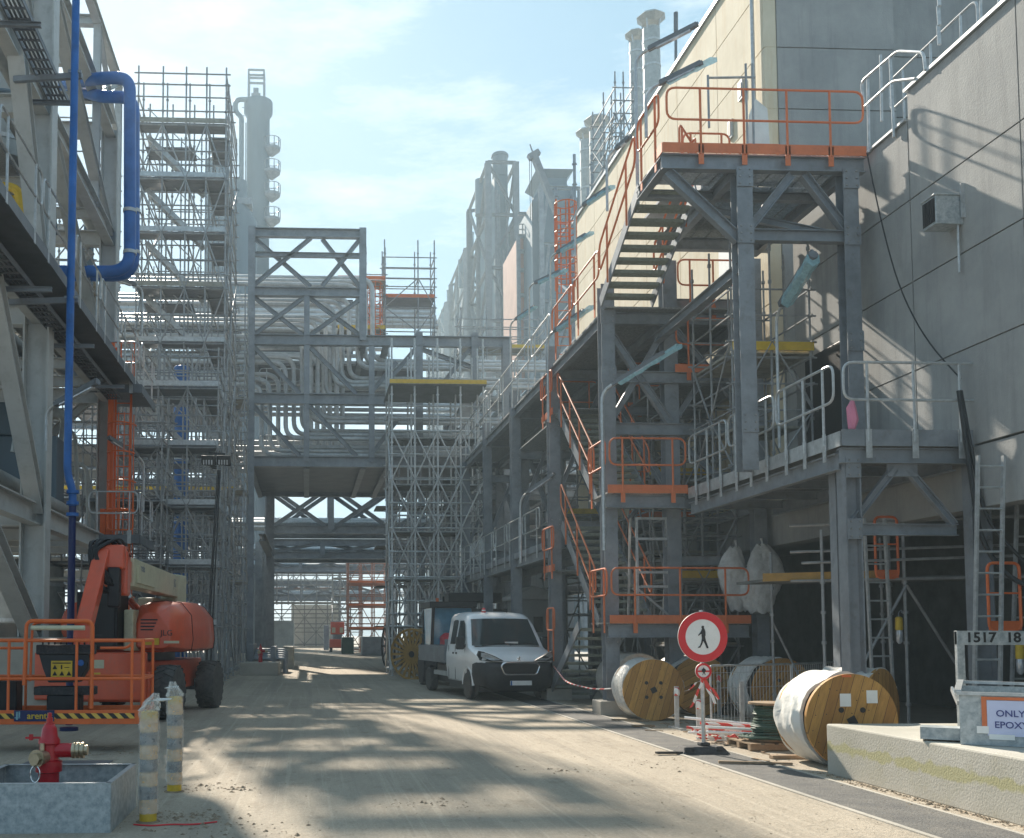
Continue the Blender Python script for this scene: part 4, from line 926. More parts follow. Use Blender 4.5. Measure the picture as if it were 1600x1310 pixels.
# behind: second and third bridges
def bridge2(label, Y, zlo, zhi, x0, x1, depth, m='steel', bays=3):
    t = thing('truss_bridge', label, 'bridge', (x0, Y, 0), 'truss bridges farther up the road')
    c = []; be = []; d = []
    for y in (Y, Y + depth):
        for z in (zlo, zhi): be.append(MB().ib((x0, y, z), (x1, y, z), .5, .35))
        for i in range(bays + 1):
            x = x0 + (x1 - x0) * i / bays; d.append(MB().ib((x, y, zlo), (x, y, zhi), .35, .35, up=(0, 1, 0)))
            if i < bays:
                w = (x1 - x0) / bays; d.append(MB().ib((x, y, zlo), (x + w, y, zhi), .24, .24)); d.append(MB().ib((x, y + .2, zhi), (x + w, y + .2, zlo), .24, .24))
        c += [MB().ib((x0, y, 0), (x0, y, zhi), .5, .5, up=(0, 1, 0)), MB().ib((x1, y, 0), (x1, y, zhi), .5, .5, up=(0, 1, 0))]
    parts('column', m, t, c); parts('beam', m, t, be); parts('brace', m, t, d)
    parts('deck', 'steel_dark', t, [MB().box(x0, x1, Y + .3, Y + depth - .3, zlo + .1, zlo + .2)])
    parts('pipe', 'galv', t, [MB().tube((x0 - 3, Y + 1 + i * .9, zlo + .5 + (i % 3) * .2), (x1 + 3, Y + 1 + i * .9, zlo + .5 + (i % 3) * .2), .15 + .05 * (i % 2), 8) for i in range(6)])
    return t
bridge2('grey truss bridge with crossed braces seen under the pipe bridge', 62, pt(480, 828, 62).z, pt(480, 760, 62).z, pt(420, 800, 62).x, 9.0, 3)
bridge2('flat girder bridge just below and behind the crossed truss bridge', 72, pt(480, 868, 72).z, pt(480, 848, 72).z, -3.4, 10.0, 4)
bridge2('pale hazy truss bridge far up the road above the white sheeting', 118, pt(480, 935, 118).z, pt(480, 912, 118).z, -6, 10, 3)
bridge2('hazy pipe bridge near the end of the road, higher than the last', 100, pt(480, 890, 100).z, pt(480, 870, 100).z, -6, 10, 3)
scaffold('far_scaffold', 'orange tinted scaffold stair tower far up the road on the right', [pt(u, 950, 84).x for u in (545, 565, 585, 606)], [84, 86, 88], 0, pt(500, 870, 84).z, 1.9, [(1.9 * k, pt(545, 950, 84).x, pt(606, 950, 84).x, 84, 88, 'orange') for k in (1, 2, 3)], r=.04, tubemat='clad_rust', deckmat='clad_rust')
scaffold('far_scaffold', 'hazy scaffold across the far end of the road on the left', [pt(u, 950, 106).x for u in (415, 432, 450, 470, 495, 520)], [106, 108], pt(480, 945, 106).z, pt(500, 880, 106).z, 1.6, (), r=.045, plates=False)
scaffold('far_scaffold', 'hazy scaffold of many lifts right of the far white sheeting', [pt(u, 950, 112).x for u in (520, 532, 545)], [112, 115], 0, pt(500, 872, 112).z, 1.9, [(1.9 * k, pt(520, 950, 112).x, pt(545, 950, 112).x, 112, 115, None) for k in (1, 2, 3, 4)], r=.05)
scaffold('far_scaffold', 'bright hazy scaffold lattice closing the end of the road above the white sheeting', [pt(u, 950, 122).x for u in (420, 440, 458, 476, 494, 512, 530, 548, 566)], [122, 123.5], 0, pt(480, 880, 122).z, 1.7, [(1.7 * k, pt(420, 950, 122).x, pt(566, 950, 122).x, 122, 123.5, 'clad_rust' if k == 4 else None) for k in (3, 4)], r=.055, plates=False)
# right side infill behind the walkway
for k, (x0, y0, y1, z1, lab) in enumerate(((7.9, 23.2, 25.2, 6.4, 'scaffold with yellow toe boards inside the stair tower'), (7.9, 31, 34, 7.0, 'scaffold behind the stair tower next to the wall'))):
    scaffold('inner_scaffold', lab, [x0, x0 + .8, x0 + 1.6], [y0, (y0 + y1) / 2, y1], 0, z1, 1.75, [(z, x0, x0 + 1.6, y0, y1, 'yellow' if z > 5 else None) for z in (1.75, 3.5, 5.25)], r=.026)
fr = thing('rear_steel_frame', 'hazy grey steel frame with floors standing behind the birdcage scaffold', 'steel frame', (9, 44, 0))
c = []; be = []; f_ = []
for y in (46, 52, 58, 64, 70):
    for x in (7.2, 11, 15): c.append(MB().ib((x, y, 0), (x, y, 12.5), .4, .4, up=(0, 1, 0)))
    for z in (4, 8, 12): be.append(MB().ib((7.2, y, z), (15, y, z), .4, .25))
for x in (7.2, 11, 15):
    for z in (4, 8, 12): be.append(MB().ib((x, 46, z), (x, 70, z), .4, .25))
for z in (4.25, 8.25): f_.append(MB().box(7.2, 15, 46, 70, z, z + .08))
parts('column', 'steel', fr, c); parts('beam', 'steel', fr, be); parts('floor', 'steel_dark', fr, f_)
parts('pipe', 'galv', fr, [MB().tube((7.6 + (i % 5) * .6, 44.5, 4.6 + 4 * (i // 5)), (7.6 + (i % 5) * .6, 70, 4.6 + 4 * (i // 5)), .15, 8) for i in range(15)])
fr2 = thing('rear_steel_frame', 'hazy steel frame left of the road beyond the pipe bridge', 'steel frame', (-6, 56, 0))
c = []; be = []; f_ = []
for y in (56, 63, 70, 77, 84, 91):
    for x in (-5.2, -10, -15): c.append(MB().ib((x, y, 0), (x, y, 13), .45, .45, up=(0, 1, 0)))
    for z in (4.5, 9, 13): be.append(MB().ib((-5.2, y, z), (-15, y, z), .45, .25))
for x in (-5.2, -10):
    for z in (4.5, 9, 13): be.append(MB().ib((x, 56, z), (x, 91, z), .45, .25))
for z in (4.8, 9.3): f_.append(MB().box(-15, -5.2, 56, 91, z, z + .08))
parts('column', 'steel', fr2, c); parts('beam', 'steel', fr2, be); parts('floor', 'steel_dark', fr2, f_)
parts('pipe', 'galv', fr2, [MB().tube((-5.8 - (i % 5) * .7, 54, 5.1 + 4.5 * (i // 5)), (-5.8 - (i % 5) * .7, 92, 5.1 + 4.5 * (i // 5)), .18, 8) for i in range(10)])
tag(MB().box(pt(455, 980, 125).x, pt(529, 980, 125).x, 125, 125.3, 0, pt(480, 945, 125).z).obj('white_sheeting', 'sheet_white', loc=(0, 125, 0), smooth=False), 'large white sheeting closing the far end of the road', 'sheeting')

# ================================================================ FAR TOWERS
def gable(name): pass
tw = thing('process_tower', 'very tall hazy tower with spiral platforms and open cage on top', 'tower', tuple(gp(400, 988.0 + 21)) if False else (pt(400, 500, 120).x, 120, 0))
Yt = 120; tx0, tx1 = pt(385, 300, Yt).x, pt(421, 300, Yt).x; tc_ = (tx0 + tx1) / 2; tr_ = (tx1 - tx0) / 2
T = lambda v: pt(400, v, Yt).z
MB().lathe([(tr_, 0), (tr_, T(185)), (tr_ * 1.25, T(178)), (tr_ * 1.25, T(161)), (.3, T(160))], (tc_, Yt, 0), 'z', 24).obj('shell', 'clad', tw)
b = MB(); x0, x1 = pt(389, 130, Yt).x, pt(413, 130, Yt).x
for x in (x0, x1):
    for y in (Yt - .9, Yt + .9): b.bar((x, y, T(161)), (x, y, T(116)), .2)
for z in (T(116), T(124)):
    for y in (Yt - .9, Yt + .9): b.bar((x0, y, z), (x1, y, z), .2)
    for x in (x0, x1): b.bar((x, Yt - .9, z), (x, Yt + .9, z), .2)
b.box(pt(394, 0, Yt).x, pt(408, 0, Yt).x, Yt - .5, Yt + .5, T(160), T(149)).box(pt(397, 0, Yt).x, pt(405, 0, Yt).x, Yt - .4, Yt + .4, T(149), T(140))
b.obj('top_cage', 'steel', tw)
for v in (232, 268, 303, 342):
    q = MB(); cx = pt(425, v, Yt).x; z = T(v + 3)
    q.lathe([(.2, -1.0), (1.0, -.3), (1.05, 0)], (cx, Yt - .6, z), 'z', 14)
    for j in range(10): a = 2 * PI * j / 10; q.tube((cx + math.cos(a), Yt - .6 + math.sin(a), z), (cx + math.cos(a), Yt - .6 + math.sin(a), z + 1.1), .05, 4)
    q.skin([(cx + math.cos(2 * PI * j / 12), Yt - .6 + math.sin(2 * PI * j / 12), z + 1.1) for j in range(12)], [.05] * 12, 4, True)
    q.obj('platform', 'steel', tw)
MB().pipe([(pt(377, 400, Yt).x, Yt - 1, 20), (pt(377, 400, Yt).x, Yt - 1, T(190)), (pt(370, 0, Yt).x, Yt - 1, T(182)), (pt(370, 0, Yt).x, Yt - 1, T(163)), (pt(390, 0, Yt).x, Yt - 1, T(163))], .3, .8).obj('riser_pipe', 'clad', tw)
b = MB()
for u in (380, 384): b.tube((pt(u, 400, Yt).x, Yt - 1.2, 15), (pt(u, 400, Yt).x, Yt - 1.2, T(200)), .07, 4)
for k in range(50): z = 15 + k; b.tube((pt(380, 0, Yt).x, Yt - 1.2, z), (pt(384, 0, Yt).x, Yt - 1.2, z), .05, 4)
b.obj('ladder', 'steel', tw)
t2 = vessel('process_column', 'broad hazy column left of the very tall tower', pt(338, 300, 100).x, 100, 0, pt(338, 252, 100).z, abs(pt(354, 0, 100).x - pt(322, 0, 100).x) / 2, 'clad', 'tower')
t3 = thing('exhaust_cone', 'hazy tapered column directly left of the very tall tower', 'tower', (pt(372, 300, 105).x, 105, 0))
MB().lathe([(2.0, 0), (2.0, pt(0, 340, 105).z), (.95, pt(0, 315, 105).z), (.95, pt(0, 278, 105).z), (.2, pt(0, 276, 105).z)], (pt(372, 300, 105).x, 105, 0), 'z', 20).obj('shell', 'clad', t3)
MB().box(pt(372, 0, 105).x - .5, pt(396, 0, 105).x, 104, 106, pt(0, 318, 105).z, pt(0, 308, 105).z).obj('platform', 'steel', t3)

def hrsg(label, u0, u1, Y, vtop, vcap, deep=12, group='row of hazy boiler stacks receding up the road'):
    x0, x1 = pt(u0, 500, Y).x, pt(u1, 500, Y).x; zt = pt(480, vtop, Y).z; zc = pt(480, vcap, Y).z
    t = thing('boiler_stack', label, 'stack', ((x0 + x1) / 2, Y, 0), group); w = x1 - x0
    MB().box(x0 + w * .3, x1 - w * .22, Y + 1.2, Y + deep, 0, zt - 1).obj('casing', 'clad', t, smooth=False)
    r = w * .28; cx = x0 + w * .55
    MB().lathe([(r, zt - 1), (r, zc - r * .7), (r * 1.12, zc - r * .65), (r * 1.12, zc - r * .4), (r * .95, zc - r * .35), (r * .95, zc - .2), (.2, zc)], (cx, Y + 2, 0), 'z', 20).obj('stack_cap', 'clad', t)
    MB().lathe([(r * .8, zt - 4), (r * .8, zt + .5), (.1, zt + .6)], (x0 + .2, Y + 6, 0), 'z', 16).obj('side_cap', 'clad', t)
    fr = MB(); H = zt; n = max(5, int(H / 6))
    for x in (x0, x1):
        for y in (Y, Y + deep): fr.ib((x, y, 0), (x, y, H), .7, .7, up=(0, 1, 0))
    for i in range(n + 1):
        z = H * i / n
        for y in (Y, Y + deep): fr.ib((x0, y, z), (x1, y, z), .35, .3)
        for x in (x0, x1): fr.ib((x, Y, z), (x, Y + deep, z), .35, .3)
        if i < n:
            z2 = H * (i + 1) / n; s = i % 2
            fr.ib((x0 if s else x1, Y, z), (x1 if s else x0, Y, z2), .3, .3)
            for x in (x0, x1): fr.ib((x, Y if s else Y + deep / 2, z), (x, Y + deep / 2 if s else Y, z2), .3, .3); fr.ib((x, Y + deep / 2 if not s else Y + deep, z), (x, Y + deep if not s else Y + deep / 2, z2), .3, .3)
    for x in (x0,): fr.ib((x, Y + deep / 2, 0), (x, Y + deep / 2, H), .4, .4, up=(0, 1, 0))
    fr.obj('frame', 'steel_dark', t)
    p = MB(); rr = random.Random(int(Y))
    for k in range(10): x = x0 + .9 + rr.random() * (w - 1.5); p.tube((x, Y + .3, rr.uniform(0, H * .4)), (x, Y + .3, H * rr.uniform(.6, .98)), rr.uniform(.08, .2), 6)
    p.obj('pipes', 'steel_dark', t); return t
hrsg('nearest and tallest hazy boiler stack with capped chimney', 764, 808, 118, 248, 220, 14)
hrsg('hazy lattice boiler stack standing between the tallest stack and the duct tower', 812, 836, 126, 330, 318, 8, group=None)
hrsg('second hazy boiler stack, left of the tallest', 728, 748, 152, 385, 350, 16)
hrsg('third hazy boiler stack, small at the left of the row', 697, 710, 190, 470, 444, 18)
hrsg('farthest hazy boiler stack of the row, tiny and pale', 683, 692, 225, 512, 495, 18)
du = thing('duct_tower', 'hazy duct tower with flared square top right of the boiler stacks', 'tower', (pt(875, 400, 96).x, 96, 0))
Y = 96; D = lambda u, v: pt(u, v, Y)
x0, x1 = D(850, 300).x, D(888, 300).x
def fr_ring(x0, x1, y0, y1, z): return [(x0, y0, z), (x1, y0, z), (x1, y1, z), (x0, y1, z)]
MB().loft([fr_ring(x0 - 1.2, x1 + 1.2, Y, Y + 6, 0), fr_ring(x0 - 1.2, x1 + 1.2, Y, Y + 6, D(0, 300).z), fr_ring(x0, x1, Y + .5, Y + 5, D(0, 268).z), fr_ring(x0, x1, Y + .5, Y + 5, D(0, 258).z), fr_ring(x0 - .7, x1 + .6, Y, Y + 5.5, D(0, 247).z)]).obj('duct', 'clad', du, smooth=False)
b = MB()
for x in (D(838, 0).x, D(898, 0).x):
    for y in (Y - 1, Y + 7): b.ib((x, y, 0), (x, y, D(0, 285).z), .45, .45, up=(0, 1, 0))
for i in range(8):
    z0, z1 = D(0, 285).z * i / 8, D(0, 285).z * (i + 1) / 8
    b.ib((D(838, 0).x, Y - 1, z1), (D(898, 0).x, Y - 1, z1), .3, .3); b.ib((D(838, 0).x, Y - 1, z0), (D(850, 0).x, Y - 1, z1), .25, .25); b.ib((D(898, 0).x, Y - 1, z0), (D(888, 0).x, Y - 1, z1), .25, .25)
b.obj('frame', 'steel', du)
og = thing('rust_red_casing', 'hazy rust red clad block between boiler stack and duct tower', 'building', (D(830, 0).x, 100, 0))
MB().box(pt(806, 0, 100).x, pt(842, 0, 100).x, 100, 108, 0, pt(0, 356, 100).z).obj('casing', 'clad_rust', og, smooth=False)
b = MB()
for v in (356, 380, 410, 450): b.ib((pt(806, 0, 99.5).x, 99.6, pt(0, v, 99.6).z), (pt(845, 0, 99.5).x, 99.6, pt(0, v, 99.6).z), .35, .3)
railing('railing', [(pt(806, 0, 99.6).x, 99.6, pt(0, 356, 100).z), (pt(845, 0, 99.6).x, 99.6, pt(0, 356, 100).z)], 'steel', og, r=.06, foot=False)
for u in (806, 820, 833): b.ib((pt(u, 0, 99.6).x, 99.6, 0), (pt(u, 0, 99.6).x, 99.6, pt(0, 356, 99.6).z), .35, .35, up=(0, 1, 0))
b.obj('frame', 'steel', og); MB().ib((pt(806, 0, 99).x, 99, pt(0, 320, 99).z), (pt(840, 0, 99).x, 99, pt(0, 320, 99).z), .3, .3).obj('tie_beam', 'steel', og)
cr_ = thing('crane_boom', 'dark hazy crane boom rising left of the duct tower', 'crane', tuple(pt(872, 335, 90)))
Pa, Pb = pt(834, 243, 90), pt(875, 345, 90)
MB().bar(Pa, Pb, .5, .7, up=(0, 1, 0)).obj('boom', 'steel_dark', cr_, smooth=False); MB().bar(pt(826, 247, 90), pt(842, 238, 90), .5, .6, up=(0, 1, 0)).bar(Pa, pt(828, 226, 90), .1).obj('boom_head', 'steel_dark', cr_, smooth=False)
b = MB(); [b.tube(pt(u, 245, 90), pt(u + 2, 345, 90), .03, 4) for u in (827, 830)]; b.obj('cable', 'black', cr_)
# capped flues
def flue(label, u, vtop, Y, half):
    x = pt(u, vtop, Y).x; zt = pt(u, vtop, Y).z; r = half * Y / 1600
    t = thing('capped_flue', label, 'chimney', (x, Y, 10), 'grey capped flues above the tall building')
    z0 = 10
    MB().lathe([(r * .86, 0), (r * .86, zt - r * 1.5 - z0)], (x, Y, z0), 'z', 18).obj('flue_pipe', 'rockwool', t)
    b = MB()
    for k in range(6): z = zt - r * 3 - k * r * 2.6; b.lathe([(r * .92, z), (r * .92, z + .12)], (x, Y, 0), 'z', 18)
    b.obj('band', 'galv', t)
    MB().lathe([(r * .9, zt - r * .9), (r * 1.5, zt - r * .35), (r * 1.15, zt - .02), (.02, zt)], (x, Y, 0), 'z', 8).obj('rain_cap', 'rockwool', t, ang=20)
    b = MB()
    for k in range(4): a = PI / 4 + k * PI / 2; b.tube((x + r * .8 * math.cos(a), Y + r * .8 * math.sin(a), zt - r * 1.7), (x + r * 1.0 * math.cos(a), Y + r * 1.0 * math.sin(a), zt - r * .7), .05, 5)
    b.obj('cap_strut', 'galv', t); return t
flue('nearest tall capped flue beside the tall building roof', 1017, 24, 62, 16); flue('shorter capped flue left of the nearest tall one', 993, 51, 66, 12)
flue('capped flue midway between the stacks and the tall building', 933, 185, 76, 15); flue('small capped flue left of the midway flue', 916, 204, 80, 12)
tag(MB().tube(pt(1056, 110, 30), pt(1056, 20, 30), .045, 6).tube(pt(1056, 50, 30), pt(1056, 20, 30), .07, 6).obj('antenna_mast', 'steel_dark', loc=pt(1056, 110, 30)), 'thin dark mast on the roof of the tall building', 'mast')
scaffold('roof_scaffold', 'pale dense scaffold clinging to the far end of the tall building', [pt(u, 200, 37).x for u in (962, 975, 990)], [37, 38.5, 40], 10, pt(980, 165, 37).z, 1.4, [(10 + 1.4 * k, pt(962, 200, 37).x, pt(990, 200, 37).x, 37, 40, None) for k in range(1, 6)], r=.03, plates=False, xb=True)
scaffold('roof_scaffold', 'hazy open frame scaffold between the crane and the tall building', [pt(u, 300, 52).x for u in (898, 925, 952)], [52, 56], 6, pt(0, 262, 52).z, 2.2, (), r=.08, plates=False, rail=False, tubemat='steel')
oc = thing('orange_caged_ladder', 'orange caged ladder rising from the walkway in front of the crane', 'ladder', tuple(pt(883, 380, 30)))
b = MB(); c_ = pt(884, 370, 30); ztop = pt(0, 303, 30).z; zbot = pt(0, 440, 30).z
for k in range(6): z = ztop - k * (ztop - zbot) / 6; b.skin([(c_.x + .33 * math.cos(2 * PI * j / 12), 30 + .33 * math.sin(2 * PI * j / 12), z) for j in range(12)], [.02] * 12, 5, True)
for j in range(7): a = 2 * PI * j / 7; b.tube((c_.x + .33 * math.cos(a), 30 + .33 * math.sin(a), zbot), (c_.x + .33 * math.cos(a), 30 + .33 * math.sin(a), ztop), .018, 5)
b.obj('cage', 'orange', oc); b = MB()
for x in (-.2, .2): b.tube((c_.x + x, 30.35, 8.4), (c_.x + x, 30.35, ztop + .3), .03, 5)
for k in range(22): b.tube((c_.x - .2, 30.35, 8.5 + k * .27), (c_.x + .2, 30.35, 8.5 + k * .27), .014, 5)
b.obj('ladder', 'orange', oc)
# haze
HZ = bpy.data.materials.new('haze'); HZ.use_nodes = True; hn = HZ.node_tree.nodes; hn.remove(hn['Principled BSDF'])
pv = hn.new('ShaderNodeVolumePrincipled'); pv.inputs['Density'].default_value = .0012; pv.inputs['Color'].default_value = (.68, .88, 1.0, 1); pv.inputs['Anisotropy'].default_value = .35
HZ.node_tree.links.new(pv.outputs[0], hn['Material Output'].inputs['Volume']); MATS['haze'] = HZ
hz = MB().box(-175, 175, -45, 425, -1.1, 92).obj('haze', 'haze', loc=(0, 0, 0), smooth=False); hz['kind'] = 'stuff'; hz['label'] = 'bright pale haze hanging over the whole site'; hz['category'] = 'haze'
# ================================================================ FOREGROUND, LEFT
# hydrant trough
tr_ = thing('hydrant_trough', 'galvanised square trough of riveted sheet round the near red hydrant', 'trough', (-2.3, 9.4, 0))
x0, x1, y0, y1, h = -2.92, -1.66, 8.86, 10.15, .42
for a, b in (((x0, y0), (x1, y0)), ((x1, y0), (x1, y1)), ((x1, y1), (x0, y1)), ((x0, y1), (x0, y0))):
    A, B = Vector((*a, 0)), Vector((*b, 0)); d = (B - A).normalized(); nrm = Vector((d.y, -d.x, 0))
    m_ = MB().bar(A + Vector((0, 0, h / 2)) + d * .003, B + Vector((0, 0, h / 2)) - d * .003, .004, h, up=(0, 0, 1))
    m_.obj('side_panel', 'galv_spangle', tr_, smooth=False)
    MB().bar(A + Vector((0, 0, h)) - nrm * .02 - d * .002, B + Vector((0, 0, h)) - nrm * .02 + d * .002, .05, .008).obj('rim', 'galv', tr_, smooth=False, bevel=.002)
MB().box(x0 + .01, x1 - .01, y0 + .01, y1 - .01, 0, .03).obj('soil_bed', 'dirt_soil', tr_, smooth=False)
# fire hydrant
def hydrant(name, label, loc, s=1.0, group=None):
    t = thing(name, label, 'hydrant', loc, group); k = lambda *p: tuple(q * s for q in p)
    MB().lathe([(r * s, z * s) for r, z in ((.15, 0), (.15, .03), (.088, .03), (.088, .36), (.112, .37), (.112, .46), (.085, .47), (.08, .60), (.092, .61), (.092, .64), (.072, .67), (.062, .74), (.045, .77), (.03, .78))], n=28).obj('body', 'hydrant_red', t, world=False)
    MB().lathe([(r * s, z * s) for r, z in ((.028, .78), (.028, .83), (.018, .83), (.018, .87), (.004, .875))], n=12).lathe([(r * s, z * s) for r, z in ((.045, .765), (.045, .785))], n=6).obj('spindle', 'hydrant_red', t, world=False)
    MB().lathe([(r * s, z * s) for r, z in ((.062, .06), (.062, .2))], k(0, 0, .55), axis='x', n=20).obj('outlet', 'hydrant_red', t, world=False)
    c = MB()
    for a, b_, r in ((.2, .225, .07), (.225, .24, .055), (.24, .262, .07), (.262, .277, .055), (.277, .3, .07), (.3, .33, .045)): c.lathe([(r * s, a * s), (r * s, b_ * s)], k(0, 0, .55), axis='x', n=20)
    c.obj('hose_coupling', 'brass', t, world=False)
    a = math.radians(250); d = Vector((math.cos(a), math.sin(a), 0)); u = Vector((0, 0, .5 * s))
    c = MB().tube(u + d * .07 * s, u + d * .17 * s, .06 * s, 16).tube(u + d * .17 * s, u + d * .19 * s, .075 * s, 16).tube(u + d * .19 * s, u + d * .225 * s, .055 * s, 6)
    c.tube(u + d * .1 * s + Vector((0, 0, .06 * s)), u + d * .1 * s + Vector((0, 0, .12 * s)), .02 * s, 8).obj('side_coupling', 'brass', t, world=False)
    q = u + d * .2 * s
    MB().skin([q + Vector((.04 * s * math.sin(i * PI / 6), 0, -.06 * s - .07 * s * (1 - math.cos(i * PI / 6)))) for i in range(12)], [.006 * s] * 12, 5, True).obj('chain', 'chrome', t, world=False)
    MB().bar(k(-.2, -.02, .66), k(-.06, -.01, .66), .018 * s, .018 * s).bar(k(-.15, -.02, .64), k(-.15, -.02, .69), .03 * s, .03 * s).obj('handle', 'hydrant_red', t, world=False)
    return t
hydrant('fire_hydrant', 'large red fire hydrant with brass couplings standing in the galvanised trough', (-2.34, 9.5, .05), 1.05)
# wrapped bollards
def bollard(loc, h, label, tilt=0, seed=0):
    rr = random.Random(seed); t = thing('wrapped_bollard', label, 'bollard', loc, 'plastic wrapped bollards at the road edge'); r = .077
    MB().lathe([(r, 0), (r, h), (r * .6, h + .01)], n=24).obj('post', 'yellow', t, world=False)
    n = 8
    MATSETS = ['band_tan', 'band_grey']
    for k in range(n - 1):
        z0 = .085 + k * (h - .14) / (n - 1); z1 = z0 + (h - .14) / (n - 1) * .96; prof = []
        MB().lathe([(r + .003, z0), (r + .003, z1)], n=24).obj('band', MATSETS[k % 2], t, world=False)
    # loose film: wrinkled sleeve with a tuft on top
    rings = []; N_ = 30
    for i in range(40):
        z = .08 + (h - .06) * i / 39; ring = []
        for k in range(N_):
            a = 2 * PI * k / N_; w = r + .010 + .007 * math.sin(3 * a + z * 9 + seed) + .006 * rr.random() + .004 * math.sin(z * 60 + a * 2)
            ring.append((w * math.cos(a), w * math.sin(a), z))
        rings.append(ring)
    for i in range(6):
        s_ = 1 - .14 * i; z = h + .02 + .028 * i; rings.append([((r + .01) * s_ * math.cos(2 * PI * k / N_) * (1 + .3 * math.sin(k * 2.3 + i)) + tilt * .012 * i, (r + .01) * s_ * math.sin(2 * PI * k / N_) * (1 + .25 * math.cos(k * 3.1 + i)), z + .012 * math.sin(k * 1.7)) for k in range(N_)])
    MB().loft(rings).obj('plastic_film', 'clear_film', t, world=False)
    q = MB(); q.loft([[(x0_ + dx, y_, h + .10 + z_) for dx, y_, z_ in ((-.03 * w, -.02, 0), (.03 * w, -.01, .01), (.035 * w, .02, .02), (-.03 * w, .02, -.01))] for x0_, w in ((tilt * .02, 1.4), (tilt * .06, .7), (tilt * .12, 1.7), (tilt * .16, 1.2))])
    q.obj('film_knot', 'plastic_wrap', t, world=False)
    MB().lathe([(.11, 0), (.10, .012), (.09, .013)], n=20).obj('base_ring', 'dirt_soil', t, world=False)
mat('band_tan', (.60, .40, .20), .5, 0, .12, 9); mat('band_grey', (.10, .11, .12), .5, 0, .15, 9)
mat('clear_film', (.75, .74, .70), .22, 0, .15, 12, alpha=.33, bump=1.0, bscale=16)
bollard((-1.42, 9.36, .004), .98, 'nearer wrapped bollard with a knotted white film tuft, beside the trough', 1, 1)
bollard((-1.41, 11.1, .004), 1.0, 'farther wrapped bollard with flat film top, behind the nearer one', -.5, 2)
tag(MB().pipe([(-1.52, 9.2, .01), (-1.35, 9.12, .012), (-1.2, 9.2, .01), (-1.0, 9.16, .012), (-.8, 9.3, .01)], .008, .1, 5).obj('barrier_tape', 'sign_red', loc=(-1.3, 9.2, 0)), 'scrap of red tape lying at the foot of the nearer bollard', 'tape')

# ---- boom lift
def tyre(name, r, w, parent, loc, lugs=22, m='tyre_dusty', rimm='lift_cream', rotz=0, world=False, lugh=.035):
    """wheel with axle along x"""
    t = MB().lathe([(r * .58, -w / 2), (r * .9, -w / 2), (r * .975, -w * .38), (r * .985, 0), (r * .975, w * .38), (r * .9, w / 2), (r * .58, w / 2)], loc, 'x', 40)
    if lugs:
        for i in range(lugs):
            for sgn in (-1, 1):
                a = 2 * PI * (i + (.5 if sgn > 0 else 0)) / lugs; da = .16
                def P(x, an, rr): return (loc[0] + x, loc[1] + math.cos(an) * rr, loc[2] + math.sin(an) * rr)
                hw = .42 * 2 * PI / lugs / 2; vs = []
                for x, an in ((0, a), (sgn * w * .5, a + da)):
                    ro = r * (1.0 if x == 0 else .97)
                    vs += [P(x, an - hw, r * .93), P(x, an + hw, r * .93), P(x, an + hw, ro + .012), P(x, an - hw, ro + .012)]
                t.add(vs, [(0, 1, 2, 3), (7, 6, 5, 4), (0, 4, 5, 1), (1, 5, 6, 2), (2, 6, 7, 3), (3, 7, 4, 0)])
    wh = t.obj(name, m, parent, world=world)
    MB().lathe([(.06, -w * .3), (r * .3, -w * .32), (r * .32, -w * .2), (r * .56, -w * .22), (r * .6, -w * .48), (r * .6, w * .48), (r * .56, w * .22), (r * .32, w * .2), (r * .3, w * .32), (.06, w * .3)], loc, 'x', 28).obj('rim', rimm, wh, world=world)
    return wh
LR = math.radians(-9)
lf = thing('boom_lift', 'large orange red boom lift with cream boom and lowered basket parked on the left', 'boom lift', (-3.55, 21.9, 0), rotz=LR)
for x in (-1.12, 1.12):
    for y in (-1.55, 1.6): tyre('wheel', .53, .4, lf, (x, y, .53), 18)
MB().box(-.8, .8, -2.1, 2.1, .5, 1.12).box(-.95, .95, -2.25, -1.95, .38, .95).obj('chassis', 'lift_red', lf, world=False, smooth=False, bevel=.03)
MB().box(-1.25, .92, -2.42, -2.27, .42, 1.32).obj('front_panel', 'lift_red', lf, world=False, smooth=False, bevel=.03)
MB().box(-.95, .95, -1.7, -1.4, .42, .66).box(-.95, .95, 1.45, 1.75, .42, .66).lathe([(.75, 1.12), (.75, 1.3)], n=28).obj('axle', 'steel_dark', lf, world=False)
text_obj('lettering', 'arentis', .24, 'text_black', lf, (.02, -2.424, .72), FRONT, bold=.004); text_obj('lettering', '.com', .12, 'text_black', lf, (.55, -2.424, .69), FRONT)
MB().box(-.25, .12, -2.428, -2.422, 1.02, 1.18).obj('data_plate', 'lift_cream', lf, world=False, smooth=False); MB().box(-.28, .05, -2.428, -2.422, .84, .94).obj('warning_label', 'yellow', lf, world=False, smooth=False)
# turret hood (rounded)
hd = []
for y, wx, zt_, zb in ((-1.5, .34, 2.1, 1.38), (-1.25, .50, 2.26, 1.33), (-.6, .55, 2.34, 1.3), (.6, .55, 2.36, 1.3), (1.3, .52, 2.3, 1.3), (1.62, .40, 2.05, 1.34), (1.7, .25, 1.9, 1.45)):
    cx = .78; hd.append([(cx - wx, y, zb + .05), (cx - wx, y, zt_ - .25), (cx - wx + .15, y, zt_ - .03), (cx, y, zt_), (cx + wx - .25, y, zt_ - .04), (cx + wx - .04, y, zt_ - .3), (cx + wx, y, zb + .25), (cx + wx - .03, y, zb + .05), (cx + wx * .6, y, zb), (cx - wx * .6, y, zb)])
hood = MB().loft(hd).obj('engine_hood', 'lift_red', lf, world=False, bevel=.02, ang=50)
for k in range(4): MB().box(.52, .86 - .03 * k, -1.512, -1.50, 1.93 - .065 * k, 1.955 - .065 * k).obj('vent_slot', 'black', hood, world=False, smooth=False)
